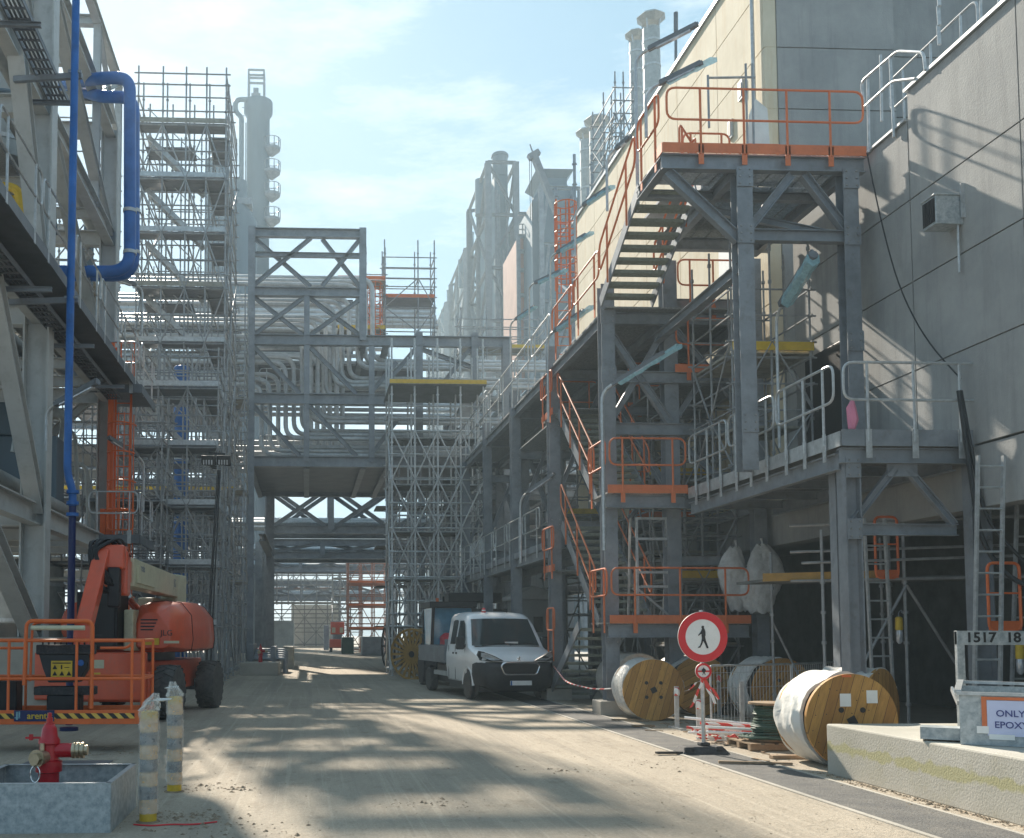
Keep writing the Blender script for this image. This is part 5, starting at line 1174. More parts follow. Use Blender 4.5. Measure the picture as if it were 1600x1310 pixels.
for j_ in (2, 4):
    rg_ = [Vector((cx_ - .78, y_, z_)) for cx_, y_, z_ in hd[j_]]; cc_ = sum(rg_, Vector()) / len(rg_)
    MB().skin([Vector((.78, 0, 0)) + cc_ + (p_ - cc_) * 1.004 for p_ in rg_], [.009] * len(rg_), 5, True).obj('panel_gap', 'black', hood, world=False)
text_obj('lettering', 'JLG', .16, 'text_black', hood, (1.05, -1.52, 1.68), (PI / 2, 0, .25)); MB().box(.62, .9, -1.53, -1.505, 1.45, 1.58).obj('warning_label', 'yellow', hood, world=False, smooth=False)
MB().box(1.0, 1.30, -1.53, -1.50, 1.48, 1.53).obj('trim', 'lift_cream', hood, world=False, smooth=False)
MB().box(.22, .42, -1.66, -1.1, 1.33, 2.14).obj('cover_edge', 'lift_cream', lf, world=False, smooth=False, bevel=.03)
MB().box(-.62, .20, -1.95, -1.3, 1.36, 2.48).box(-.58, .16, -1.98, -1.95, 1.4, 2.43).obj('battery_cover', 'black', lf, world=False, smooth=False, bevel=.025)
MB().box(-.35, -.08, -1.985, -1.98, 1.62, 1.66).obj('handle', 'rubber', lf, world=False, smooth=False)
MB().lathe([(.42, -.75), (.5, -.7), (.5, .9), (.42, .95)], (-.95, 0, 1.85), 'y', 22).obj('fuel_tank', 'lift_red', lf, world=False)
MB().box(-.9, .9, -1.2, 1.7, 1.3, 1.42).obj('turntable', 'lift_red', lf, world=False, smooth=False, bevel=.02)
# boom (pointing toward the camera)
bx = .13; yb0, yb1 = -5.05, 2.2
def bbox(x0, x1, y0, y1, z0a, z1a, z0b, z1b): return MB().add([(x0, y0, z0a), (x1, y0, z0a), (x1, y1, z0b), (x0, y1, z0b), (x0, y0, z1a), (x1, y0, z1a), (x1, y1, z1b), (x0, y1, z1b)], [(3, 2, 1, 0), (4, 5, 6, 7), (0, 1, 5, 4), (1, 2, 6, 5), (2, 3, 7, 6), (3, 0, 4, 7)])
boom = bbox(bx - .16, bx + .16, -4.3, 2.3, 2.48, 2.96, 2.50, 2.98).obj('boom', 'lift_cream', lf, world=False, smooth=False, bevel=.012)
bbox(bx - .12, bx + .12, -4.75, -4.3, 2.54, 2.9, 2.54, 2.9).obj('telescopic_section', 'lift_red', boom, world=False, smooth=False, bevel=.01)
MB().box(bx + .161, bx + .185, -4.0, -2.0, 2.55, 2.70).box(bx + .161, bx + .2, -4.05, -3.8, 2.55, 2.85).obj('side_plate', 'lift_cream', boom, world=False, smooth=False, bevel=.005)
text_obj('lettering', 'arentis', .2, 'steel', boom, (bx + .163, -3.4, 2.84), (PI / 2, 0, PI / 2)); text_obj('lettering', 'JLG', .26, 'steel', boom, (bx + .163, 1.1, 2.78), (PI / 2, 0, PI / 2))
MB().box(bx - .2, bx + .2, 1.7, 2.45, 1.9, 3.02).box(bx - .25, bx + .1, .2, 1.8, 2.1, 2.44).obj('boom_pivot', 'lift_cream', lf, world=False, smooth=False, bevel=.03)
MB().tube((bx, -1.2, 2.42), (bx, 1.2, 1.5), .09, 12).obj('lift_cylinder', 'chrome', lf, world=False)
# jib head, jib
MB().box(bx - .28, bx + .14, -5.15, -4.7, 2.72, 3.12).box(bx - .02, bx + .16, -4.95, -4.6, 2.3, 3.05).obj('boom_nose', 'lift_red', lf, world=False, smooth=False, bevel=.04)
jb = MB().bar((bx - .22, -5.05, 3.0), (bx - .36, -5.75, 1.75), .24, .28, up=(0, 1, 0)).bar((bx - .36, -5.75, 1.8), (bx - .38, -5.8, 1.0), .26, .26, up=(0, 1, 0)).obj('jib', 'lift_red', lf, world=False, smooth=False, bevel=.025)
ho = MB(); rr = random.Random(3)
for k in range(9):
    x = bx - .32 + k * .06; ho.pipe([(x, -4.75, 2.95), (x - .1, -5.05, 3.22 + .02 * (k % 3)), (bx - .42 + rr.random() * .1, -5.28, 3.0), (bx - .30 + rr.random() * .3, -5.25, 2.55 - rr.random() * .3), (bx - .02 + rr.random() * .06, -5.0, 2.35 + .3 * rr.random())], .022, .15, 7)
ho.obj('hydraulic_hoses', 'black', lf, world=False)
MB().box(bx - .12, bx + .08, -5.2, -5.0, 2.1, 2.75).obj('valve_block', 'black', lf, world=False, smooth=False, bevel=.03)
piv = Vector((bx, 2.0, 0)); RZ = Matrix.Rotation(-LR, 3, 'Z')
for ch in lf.children:
    if ch.name.split('.')[0] in ('boom', 'boom_nose', 'jib', 'hydraulic_hoses', 'valve_block'): ch.location = piv - RZ @ piv; ch.rotation_euler = (0, 0, -LR)
# basket (its own rotation so that it squares to the road)
bk = MB()
a = -LR
def bw(x, y, z):   # world metres -> lift local
    v = Matrix.Rotation(-LR, 3, 'Z') @ (Vector((x, y, z)) - Vector((-3.55, 21.9, 0))); return v
BX0, BX1, BY0, BY1 = -4.75, -2.33, 14.75, 15.65
def tb(mb, p, q, r=.021): mb.tube(bw(*p), bw(*q), r, 8)
for z, ys_ in ((1.58, (BY0, BY1)), (1.04, (BY0, BY1))):
    for y in ys_: tb(bk, (BX0, y, z), (BX1, y, z), .024)
    for x in (BX0, BX1): tb(bk, (x, BY0, z), (x, BY1, z), .024)
for x in (-4.75, -4.22, -3.27, -2.49, -2.33):
    for y in (BY0, BY1): tb(bk, (x, y, .55), (x, y, 1.58), .022)
bk.obj('guard_rail', 'orange_bright', lf, world=False)
q = MB(); q.pipe([bw(-4.0, BY0 - .01, .95), bw(-3.98, BY0 - .01, 1.86), bw(-3.05, BY0 - .01, 1.86), bw(-3.05, BY0 - .01, .62)], .028, .1, 8); q.pipe([bw(-3.95, BY0 + .12, 1.0), bw(-3.93, BY0 + .12, 1.84), bw(-3.1, BY0 + .12, 1.84), bw(-3.08, BY0 + .12, .7)], .02, .1, 8); q.pipe([bw(-3.0, BY0 + .3, 1.47), bw(-2.6, BY0 + .3, 1.47), bw(-2.5, BY0 + .3, 1.6)], .02, .1, 8); q.pipe([bw(-4.05, BY0 + .3, 1.47), bw(-4.65, BY0 + .3, 1.47), bw(-4.75, BY0 + .3, 1.6)], .02, .1, 8)
q.obj('console_guard', 'orange_bright', lf, world=False)
MB().tube(bw(-3.9, BY0 - .05, 1.76), bw(-3.15, BY0 - .05, 1.76), .035, 12).obj('padded_bar', 'lift_cream', lf, world=False)
def bxw(x0, x1, y0, y1, z0, z1):
    vs = [bw(x, y, z) for z in (z0, z1) for x, y in ((x0, y0), (x1, y0), (x1, y1), (x0, y1))]
    return MB().add(vs, [(3, 2, 1, 0), (4, 5, 6, 7), (0, 1, 5, 4), (1, 2, 6, 5), (2, 3, 7, 6), (3, 0, 4, 7)])
bxw(-4.78, -2.30, BY0 - .03, BY0 - .005, .40, .60).merge(bxw(-4.78, -2.30, BY1 + .005, BY1 + .03, .40, .60)).merge(bxw(-2.32, -2.295, BY0 - .004, BY1 + .004, .40, .60)).obj('kick_plate', 'orange_bright', lf, world=False, smooth=False, bevel=.006)
bxw(-4.76, -2.32, BY0, BY1, .42, .45).obj('basket_floor', 'steel_dark', lf, world=False, smooth=False)
bxw(-4.78, -2.44, BY0 - .038, BY0 - .031, .48, .555).merge(bxw(-2.293, -2.287, BY0 + .02, BY1 - .02, .48, .555)).obj('hazard_stripe', 'chevron', lf, world=False, smooth=False)
bxw(-4.12, -3.56, BY0 - .05, BY0 - .04, .445, .60).obj('name_plate', 'navy', lf, world=False, smooth=False)
l_ = text_obj('lettering', 'arentis', .13, 'yellow', lf, bw(-3.75, BY0 - .054, .52), (PI / 2, 0, -LR), bold=.002)
C_ = l_; C_.location = bw(-3.76, BY0 - .054, .52)
bxw(-4.09, -4.065, BY0 - .055, BY0 - .051, .47, .58).merge(bxw(-4.11, -4.03, BY0 - .055, BY0 - .051, .49, .50)).merge(bxw(-4.055, -4.035, BY0 - .056, BY0 - .051, .505, .585)).obj('emblem', 'cyan_film', lf, world=False, smooth=False)
MB().poly([bw(-3.85, BY0 + .14, 1.42), bw(-3.1, BY0 + .14, 1.42), bw(-3.16, BY0 + .14, 1.18), bw(-3.28, BY0 + .14, .98), bw(-3.7, BY0 + .14, .98), bw(-3.78, BY0 + .14, 1.18)], bw(0, .28, 0) - bw(0, 0, 0)).obj('control_console', 'black_plastic', lf, world=False, smooth=False, bevel=.01)
bxw(-3.87, -3.08, BY0 + .10, BY0 + .45, 1.38, 1.52).obj('console_top', 'rubber', lf, world=False, smooth=False, bevel=.015)
bxw(-3.9, -3.05, BY0 + .12, BY0 + .42, .80, .92).obj('console_shelf', 'rubber', lf, world=False, smooth=False, bevel=.015); bxw(-3.72, -3.25, BY0 + .14, BY0 + .42, .50, .80).obj('lower_console', 'black', lf, world=False, smooth=False, bevel=.02); bxw(-4.7, -4.15, BY0 + .15, BY0 + .5, .5, 1.0).obj('tool_box', 'black', lf, world=False, smooth=False, bevel=.02)
w_ = bxw(-3.66, -3.36, BY0 + .13, BY0 + .137, 1.06, 1.29).obj('warning_label', 'yellow', lf, world=False, smooth=False)
s_ = MB()
for k, (x, z) in enumerate(((-3.64, 1.17), (-3.64, 1.08), (-3.54, 1.08), (-3.44, 1.08))): s_.poly([bw(x, BY0 + .126, z), bw(x + .07, BY0 + .126, z), bw(x + .035, BY0 + .126, z + .065)], bw(0, .003, 0) - bw(0, 0, 0))
s_.merge(bxw(-3.52, -3.50, BY0 + .126, BY0 + .129, 1.17, 1.23)).merge(bxw(-3.47, -3.40, BY0 + .126, BY0 + .129, 1.19, 1.2)).merge(bxw(-3.64, -3.38, BY0 + .126, BY0 + .129, 1.25, 1.265))
s_.obj('pictogram', 'text_black', w_, world=False, smooth=False)
kn = MB()
for k in range(9): kn.tube(bw(-3.8 + k * .085, BY0 + .2, 1.52), bw(-3.8 + k * .085, BY0 + .2, 1.56), .014, 8)
kn.obj('switches', 'text_black', lf, world=False); d_ = MB().tube(bw(-3.24, BY0 + .128, 1.26), bw(-3.24, BY0 + .138, 1.26), .045, 16).obj('round_label', 'blue_pipe', lf, world=False)
tag(MB().box(-3.9, -3.4, 25.3, 26.0, 0, 1.75).box(-3.86, -3.44, 25.25, 25.3, .4, 1.6).obj('site_power_box', 'white', loc=(-3.6, 25.6, 0), smooth=False, bevel=.02), 'pale site power box half hidden behind the boom lift', 'box')
# floodlight mast
fm = thing('floodlight_mast', 'slender dark mast with two black floodlights beside the tall scaffold', 'floodlight', tuple(pt(322, 985, 27)))
P0, P1 = pt(320, 985, 27), pt(341, 735, 27); P0.z = 0
MB().tube(P0, P1, .035, 8).tube(P0 + Vector((.12, 0, 0)), P1 + Vector((.05, 0, 0)), .02, 6).obj('mast', 'black_plastic', fm)
for u, s in ((326, -1), (350, 1)):
    c = pt(u, 720, 26.9); f = MB(); f.add([c + Vector(v) for v in ((-.18, -.05, -.13), (.18, -.05, -.16), (.18, .15, -.12), (-.18, .15, -.1), (-.19, -.1, .12), (.17, -.1, .12), (.17, .12, .16), (-.19, .12, .16))], [(3, 2, 1, 0), (4, 5, 6, 7), (0, 1, 5, 4), (1, 2, 6, 5), (2, 3, 7, 6), (3, 0, 4, 7)]); f = f.obj('floodlight', 'black', fm, smooth=False, bevel=.02)
    g = MB(); [g.bar(c + Vector((-.12 + k * .07, -.085, -.12)), c + Vector((-.12 + k * .07, -.11, .0)), .035, .02) for k in range(4)]; g.obj('lens', 'lamp_glass', f)
MB().bar(pt(326, 708, 27), pt(352, 710, 27), .05).obj('crossbar', 'black', fm)

# ================================================================ VAN
vn = thing('white_pickup_van', 'white crew cab pickup van with black bumper and beacon parked right of the road', 'van', (5.2, 25.1, .004), rotz=math.radians(7.2))
def hw(y):   # half width in plan
    for (a, b), (c, d) in zip(((0, .78), (.06, .88), (.2, .965), (.45, 1.0), (.8, 1.02), (1.2, 1.025)), ((.06, .88), (.2, .965), (.45, 1.0), (.8, 1.02), (1.2, 1.025), (9, 1.025))):
        if a <= y <= c: return b + (d - b) * (y - a) / (c - a)
    return 1.02
def wz(y, z): w = hw(y); return w if z < 1.2 else w - (z - 1.2) * .17
def vring(y, zb, zt, flat=.12):
    L_ = [(0, zb)]
    zs_ = [zb, zb + .08] + [zb + .08 + (zt - flat - zb - .08) * i / 5 for i in range(1, 6)]
    pts_ = []
    pts_.append((wz(y, zb) * .55, zb)); pts_.append((wz(y, zb) * .94, zb))
    for z in zs_[1:]: pts_.append((wz(y, z) * (1 - (.035 if z < .7 else .012 * abs(z - 1.0))), z))
    wt = wz(y, zt); pts_.append((wt * .93, zt - flat * .35)); pts_.append((wt * .78, zt - flat * .05)); pts_.append((wt * .4, zt + .012))
    return [(-x, y, z) for x, z in pts_] + [(x, y, z) for x, z in reversed(pts_)]
tops = [(0.04, .98, .03), (.10, 1.06, .05), (.25, 1.14, .05), (.5, 1.22, .05), (.8, 1.30, .05), (.98, 1.36, .05), (1.2, 1.66, .08), (1.42, 1.96, .1), (1.6, 2.12, .12), (1.85, 2.20, .13), (2.4, 2.235, .13), (3.0, 2.22, .13), (3.02, 2.20, .13)]
cab = MB().loft([vring(y, .42 if y < .7 or y > 1.3 else .42, z, f) for y, z, f in tops]).obj('cab', 'white_paint', vn, world=False, ang=32)
# bumper
br_ = []
for y, zt_, sc in ((-.10, .80, .98), (-.06, .93, 1.08), (.08, .975, 1.05), (.3, .97, 1.045), (.50, .93, 1.035)):
    w = hw(max(0, y + .02)) * sc if y < .05 else hw(y) * sc; zb = .26 if y < .4 else .3
    br_.append([(-w * .7, y + .03, zb), (-w * .96, y + .02, zb + .12), (-w, y + .03, zb + .35), (-w * .985, y + .03, zt_ - .03), (-w * .9, y, zt_), (-w * .4, y - .05, zt_ - .015), (w * .4, y - .05, zt_ - .015), (w * .9, y, zt_), (w * .985, y + .03, zt_ - .03), (w, y + .03, zb + .35), (w * .96, y + .02, zb + .12), (w * .7, y + .03, zb)])
MB().loft(br_).obj('bumper', 'black_plastic', vn, world=False, ang=50)
# windscreen (follows the cab slope)
def scr(y, z, k=1.0): return wz(y, z) * k
ws = []; 
for s in range(5):
    t_ = s / 4; y = 1.0 + .5 * t_ - .02; z = 1.355 + .68 * t_; w = scr(y, z) * (.90 - .03 * t_)
    ws.append([(-w, y - .0, z), (-w * .6, y - .022, z + .012), (0, y - .032, z + .018), (w * .6, y - .022, z + .012), (w, y - .0, z), (w, y + .09, z - .01), (-w, y + .09, z - .01)])
MB().loft(ws).obj('windscreen', 'glass', vn, world=False, ang=60)
MB().bar((-.65, .93, 1.36), (-.05, .98, 1.42), .02).bar((.1, .95, 1.37), (.7, 1.0, 1.42), .02).box(-.85, .85, .86, .97, 1.335, 1.352).obj('wiper', 'black', vn, world=False)
MB().box(-.02, .33, .98, 1.02, 1.40, 1.45).obj('dashboard_paper', 'white', vn, world=False, smooth=False)
# grille and surround
def fy(x): return -.155 + .06 * abs(x) ** 2
gs = MB().pipe([(x, fy(x) - .02, z) for x, z in ((-.50, .88), (-.4, .95), (.4, .95), (.50, .88), (.42, .69), (.36, .66), (-.36, .66), (-.42, .69))], .024, .06, 8, 3, closed=True).obj('grille_surround', 'chrome', vn, world=False)
MB().poly([(x, -.165, z) for x, z in ((-.47, .88), (-.4, .93), (.4, .93), (.47, .88), (.40, .70), (-.40, .70))], (0, .06, 0)).obj('grille', 'black', vn, world=False, smooth=False)
MB().box(-.27, .27, -.20, -.15, .40, .51).obj('number_plate', 'white', vn, world=False, smooth=False)
text_obj('lettering', 'RE GS 374', .10, 'text_black', vn, (.02, -.203, .455), FRONT, bold=.0015, sx=.82); MB().box(-.27, -.235, -.204, -.2, .402, .508).obj('plate_band', 'blue_pipe', vn, world=False, smooth=False)
# emblem: small rampant beast outline in chrome
MB().poly([(x * .8 + .02, .018, 1.035 + z * .8) for x, z in ((-.05, -.05), (-.02, -.03), (-.01, 0), (-.05, .0), (-.04, .02), (0, .03), (.0, .07), (.03, .08), (.05, .05), (.03, .03), (.04, 0), (.03, -.03), (.06, -.06), (.02, -.05), (.0, -.02), (-.02, -.06))], (0, .02, .01)).obj('emblem', 'chrome', vn, world=False, smooth=False)
for s in (-1, 1):
    q = [(.40, -.01, .985), (.62, .0, 1.10), (.86, .12, 1.20), (.93, .24, 1.22), (.96, .30, 1.10), (.93, .17, .99), (.7, .02, .965)]
    q = [(x * 1.01, y - .05, z + .012) for x, y, z in q]; hl = MB().poly([(s * x, y - .015, z) for x, y, z in q], (0, .12, 0)).obj('headlight', 'black', vn, world=False, smooth=False)
    MB().poly([(s * x, y - .085, z) for x, y, z in ((.47, .0, 1.015), (.62, .01, 1.09), (.82, .09, 1.18), (.91, .2, 1.19), (.92, .17, 1.09), (.7, .03, 1.0))], (0, .04, 0)).obj('lens', 'lamp_glass', hl, world=False, smooth=False)
    # mirrors
    mr = MB().box(s * 1.03, s * 1.24, 1.18, 1.32, 1.25, 1.58).box(s * .98, s * 1.06, 1.2, 1.28, 1.3, 1.4).obj('mirror', 'black_plastic', vn, world=False, smooth=False, bevel=.035)
    # side windows
    def sp(y, z, o=.006): return (s * (wz(y, z) * (1 - .012 * abs(z - 1.0)) + o), y, z)
    for nm, pl in (('side_window', ((1.32, 1.38), (1.30, 1.5), (1.55, 1.9), (1.72, 2.0), (2.08, 2.0), (2.08, 1.38))), ('side_window', ((2.22, 1.38), (2.22, 1.98), (2.30, 2.02), (2.62, 2.02), (2.70, 1.98), (2.70, 1.38)))):
        MB().poly([sp(y, z) for y, z in pl], (-s * .03, 0, 0)).obj(nm, 'glass', vn, world=False, smooth=False)
    MB().box(s * 1.015, s * 1.035, 1.95, 2.07, 1.12, 1.17).box(s * 1.015, s * 1.035, 2.25, 2.37, 1.12, 1.17).obj('door_handle', 'black', vn, world=False, smooth=False)
    dl = MB()
    for y in (1.22, 2.14, 2.8): dl.box(s * 1.008, s * 1.020, y, y + .008, .45, 1.35)
    dl.box(s * 1.008, s * 1.020, 1.22, 2.8, .44, .448); dl.obj('door_gap', 'black', vn, world=False, smooth=False)
    # arches and wheels
    ar = MB()
    ar.skin([(s * 1.0, .98 + .45 * math.cos(a), .36 + .45 * math.sin(a)) for a in [PI * k / 12 for k in range(13)]], [.035] * 13, 6); ar.obj('wheel_arch', 'white_paint', vn, world=False)
    MB().lathe([(.40, -.02), (.40, .06)], (s * .985, .98, .38), 'x', 24).obj('arch_liner', 'black', vn, world=False)
    for y in (.98, 5.0): tyre('wheel', .345, .23, vn, (s * .93, y, .345), 0, m='tyre_dusty', rimm='steel')
    MB().box(s * .9, s * 1.0, 3.1, 4.5, .5, .62).obj('side_guard', 'steel_light', vn, world=False, smooth=False)
# beacon
MB().lathe([(.06, 0), (.06, .04), (.055, .05)], (-.28, 1.95, 2.2), n=14).lathe([(.05, .09), (.045, .12), (.01, .13)], (-.28, 1.95, 2.2), n=14).obj('beacon_base', 'sign_red', vn, world=False)
MB().lathe([(.052, .05), (.052, .09)], (-.28, 1.95, 2.2), n=14).obj('beacon_band', 'white', vn, world=False); MB().tube((.3, 1.8, 2.2), (.31, 1.9, 2.36), .006, 5).obj('aerial', 'black', vn, world=False)
# bed
MB().box(-.45, .45, 3.0, 6.1, .5, .72).obj('frame_rails', 'black', vn, world=False, smooth=False)
MB().box(-1.05, 1.05, 3.08, 6.15, .86, .92).obj('bed_floor', 'steel', vn, world=False, smooth=False)
for s in (-1, 1): 
    sb = MB().box(s * 1.03, s * 1.055, 3.1, 6.15, .92, 1.32); [sb.box(s * 1.055, s * 1.068, 3.1, 6.15, z, z + .03) for z in (.94, 1.08, 1.25)]; sb.obj('drop_side', 'steel', vn, world=False, smooth=False)
MB().box(-1.05, 1.05, 3.05, 3.09, .9, 1.5).box(-1.05, 1.05, 6.12, 6.15, .92, 1.32).obj('headboard', 'steel', vn, world=False, smooth=False)
MB().box(-.95, .95, .2, 3.0, .22, .44).box(-.8, .8, .7, 5.3, .3, .5).obj('underbody', 'black', vn, world=False, smooth=False)

# tractor behind the van
tc_ = thing('red_tractor', 'dark cabbed tractor with faded red hood standing behind the van', 'tractor', (4.75, 32.6, 0), rotz=math.radians(4))
for s in (-1, 1): tyre('wheel', .62, .42, tc_, (s * .82, .6, .62), 16, m='rubber', rimm='sign_red')
MB().loft([[(-.38, -.9, .8), (.38, -.9, .8), (.38, -.9, 1.35), (.25, -.9, 1.5), (-.25, -.9, 1.5), (-.38, -.9, 1.35)], [(-.45, .4, .8), (.45, .4, .8), (.45, .4, 1.55), (.3, .4, 1.68), (-.3, .4, 1.68), (-.45, .4, 1.55)]]).obj('hood', 'sign_red', tc_, world=False, bevel=.03)
MB().box(-.3, .3, -.94, -.91, 1.25, 1.38).obj('hood_vent', 'black', tc_, world=False, smooth=False)
cb = MB()
for x in (-.72, .72):
    for y in (.4, 1.9): cb.bar((x, y, 1.0), (x * .9, y, 2.55), .09)
cb.box(-.78, .78, .3, 2.0, 2.5, 2.68).box(-.75, .75, .4, 1.95, .7, 1.15).obj('cab_frame', 'black_plastic', tc_, world=False, smooth=False)
MB().box(-.64, .64, .42, .45, 1.2, 2.48).box(-.69, -.66, .5, 1.85, 1.2, 2.48).obj('cab_glass', 'glass_blue', tc_, world=False, smooth=False)
MB().lathe([(.05, 0), (.05, .12)], (-.5, .5, 2.68), n=10).obj('beacon', 'orange_bright', tc_, world=False)
MB().box(-.5, .5, -.7, 1.9, .5, .8).obj('chassis', 'black', tc_, world=False, smooth=False)
MB().box(.05, .33, -.96, -.93, 1.5, 1.62).obj('yellow_plate', 'yellow', tc_, world=False, smooth=False)
# dark platform rack behind
rk_ = thing('dark_rack', 'long dark rack with short posts showing above the van roof', 'rack', (6.2, 36, 0))
b = MB().box(4.9, 8.2, 35.6, 37.4, 2.25, 2.52); b.obj('body', 'black_plastic', rk_, smooth=False); b = MB()
for k in range(6): b.box(5.3 + k * .5, 5.36 + k * .5, 35.6, 35.66, 2.52, 2.72)
b.obj('posts', 'steel_dark', rk_, smooth=False); MB().box(5.0, 6.9, 36.0, 37.2, 2.75, 3.1).obj('top_box', 'black', rk_, smooth=False, bevel=.04); b = MB()
for x in (5.0, 8.1):
    for y in (35.7, 37.3): b.bar((x, y, 0), (x, y, 3.0), .1)
b.obj('legs', 'black', rk_, smooth=False)
bl = thing('block_hut', 'low grey block hut with sagging cover behind the van', 'hut', tuple(pt(828, 1000, 33))); p0_, p1_ = pt(812, 990, 33), pt(852, 990, 33)
MB().box(p0_.x, p1_.x + .3, 33, 35, 0, 2.75).obj('wall', 'wall_conc', bl, smooth=False); MB().loft([[(p0_.x - .15, y, 2.76), (p1_.x + .4, y, 2.76), (p1_.x + .4, y, 2.95), ((p0_.x + p1_.x) / 2, y, 3.2), (p0_.x - .15, y, 2.88)] for y in (32.8, 35.2)]).obj('cover', 'steel_light', bl, bevel=.03)
MB().box(p0_.x + .45, p0_.x + .75, 32.96, 32.998, 1.7, 2.2).obj('opening', 'black', bl, smooth=False)
# spoked yellow reels
def reel(label, c, r, w, rot, m='yellow', spokes=16):
    t = thing('cable_reel', label, 'reel', c, rotz=rot)
    for s in (-1, 1): 
        f = MB().skin([(s * w / 2, r * math.cos(2 * PI * k / 32), r + r * math.sin(2 * PI * k / 32)) for k in range(32)], [.045] * 32, 6, True)
        for k in range(spokes): a = 2 * PI * k / spokes; f.bar((s * w / 2, .12 * math.cos(a), r + .12 * math.sin(a)), (s * w / 2, r * math.cos(a), r + r * math.sin(a)), .09, .04, up=(1, 0, 0))
        f.obj('flange', m, t, world=False)
    MB().lathe([(r * .55, -w / 2), (r * .55, w / 2)], (0, 0, r), 'x', 28).obj('drum', 'black', t, world=False)
reel('yellow spoked steel reel beside the birdcage scaffold', (4.0, 37.2, 0), .9, .7, math.radians(50), 'ochre', 22); reel('dark spoked reel behind the left corner of the birdcage scaffold', (4.0, 47.5, 0), 1.05, .5, math.radians(12), 'rubber', 12)

# ================================================================ RIGHT FOREGROUND
sg = thing('pedestrian_ban_sign', 'round red and white no pedestrians sign on a pole with black rubber foot', 'sign', (5.56, 14.25, .012))
MB().tube((0, 0, .1), (0, 0, 2.0), .028, 10).obj('pole', 'galv', sg, world=False); R_ = .355; zc = 1.62
MB().lathe([(R_, -.045), (R_, -.03)], (0, 0, zc), 'y', 48).obj('disc', 'white', sg, world=False)
ring = MB(); n = 48; vs = []
for r, y in ((R_ - .002, -.049), (R_ * .70, -.049), (R_ * .70, -.046), (R_ - .002, -.046)):
    for k in range(n): a = 2 * PI * k / n; vs.append((r * math.cos(a), y, zc + r * math.sin(a)))
ring.add(vs, [(i * n + k, i * n + (k + 1) % n, ((i + 1) % 4) * n + (k + 1) % n, ((i + 1) % 4) * n + k) for i in range(4) for k in range(n)]); ring.obj('red_ring', 'sign_red', sg, world=False)
K = .0037
man = [(0, 43), (4, 42), (5, 38), (4, 34), (7, 30), (10, 20), (10, 6), (8, 2), (11, -14), (17, -30), (21, -42), (14, -43), (8, -28), (1, -14), (-3, -26), (-11, -40), (-20, -42), (-18, -38), (-12, -34), (-7, -20), (-4, -4), (-5, 6), (-4, 12), (-10, 10), (-17, 4), (-18, 8), (-9, 18), (-5, 26), (-3, 32), (-5, 36), (-4, 41)]
MB().poly([(x * K + .0, -.0525, zc + z * K) for x, z in man], (0, .005, 0)).obj('walking_figure', 'text_black', sg, world=False, smooth=False)
s2 = MB().lathe([(.115, -.045), (.115, -.03)], (-.0, 0, 1.14), 'y', 28).obj('small_disc', 'white', sg, world=False)
MB().skin([(.10 * math.cos(2 * PI * k / 24), -.05, 1.14 + .10 * math.sin(2 * PI * k / 24)) for k in range(24)], [.016] * 24, 6, True).bar((-.1, -.05, 1.14), (.1, -.05, 1.14), .008, .022).obj('small_ring', 'sign_red', s2, world=False); MB().poly([(x * .0012, -.056, 1.14 + z * .0012) for x, z in man], (0, .004, 0)).lathe([(.03, -.058), (.03, -.054)], (0, 0, 1.15), 'y', 10).obj('symbol', 'text_black', s2, world=False)
ft = MB().add([(-.38, -.22, 0), (.3, -.22, 0), (.3, .2, 0), (-.38, .2, 0), (-.3, -.14, .1), (.22, -.14, .1), (.22, .12, .1), (-.3, .12, .1)], [(3, 2, 1, 0), (4, 5, 6, 7), (0, 1, 5, 4), (1, 2, 6, 5), (2, 3, 7, 6), (3, 0, 4, 7)])
ft.box(-.34, -.2, -.2, -.14, .03, .1).box(.1, .2, -.2, -.12, .04, .11).box(-.07, .07, -.07, .07, .1, .15).obj('rubber_foot', 'rubber', sg, world=False, smooth=False, bevel=.015)
tp = MB()
for k, (x, l_) in enumerate(((.12, .35), (.16, .28), (-.10, .3), (-.14, .42), (-.2, .2))): tp.loft([[(x * i / 5 * 1.3 + dx, -.03 + .01 * math.sin(i + k), 1.04 - l_ * i / 5 + .02 * math.sin(i * 2 + k) + dz) for dx, dz in ((-.02, 0), (.02, .01), (.022, .012), (-.018, .002))] for i in range(6)])
tp.obj('tape_ends', 'tape_rw', sg, world=False) if False else None
def stripes(name, c1, c2, sc):
    m = bpy.data.materials.new(name); m.use_nodes = True; MATS[name] = m; n = m.node_tree.nodes; l = m.node_tree.links
    g = n.new('ShaderNodeNewGeometry'); w = n.new('ShaderNodeTexWave'); w.inputs['Scale'].default_value = sc; w.bands_direction = 'DIAGONAL'; w.inputs['Distortion'].default_value = .6
    l.new(g.outputs['Position'], w.inputs['Vector']); r = n.new('ShaderNodeValToRGB'); r.color_ramp.interpolation = 'CONSTANT'; r.color_ramp.elements[1].position = .5
    r.color_ramp.elements[0].color = (*c1, 1); r.color_ramp.elements[1].color = (*c2, 1); l.new(w.outputs['Fac'], r.inputs['Fac']); l.new(r.outputs['Color'], n['Principled BSDF'].inputs['Base Color'])
stripes('tape_rw', (.72, .70, .67), (.62, .05, .04), 2.4)
tp.obj('barrier_tape', 'tape_rw', sg, world=False)

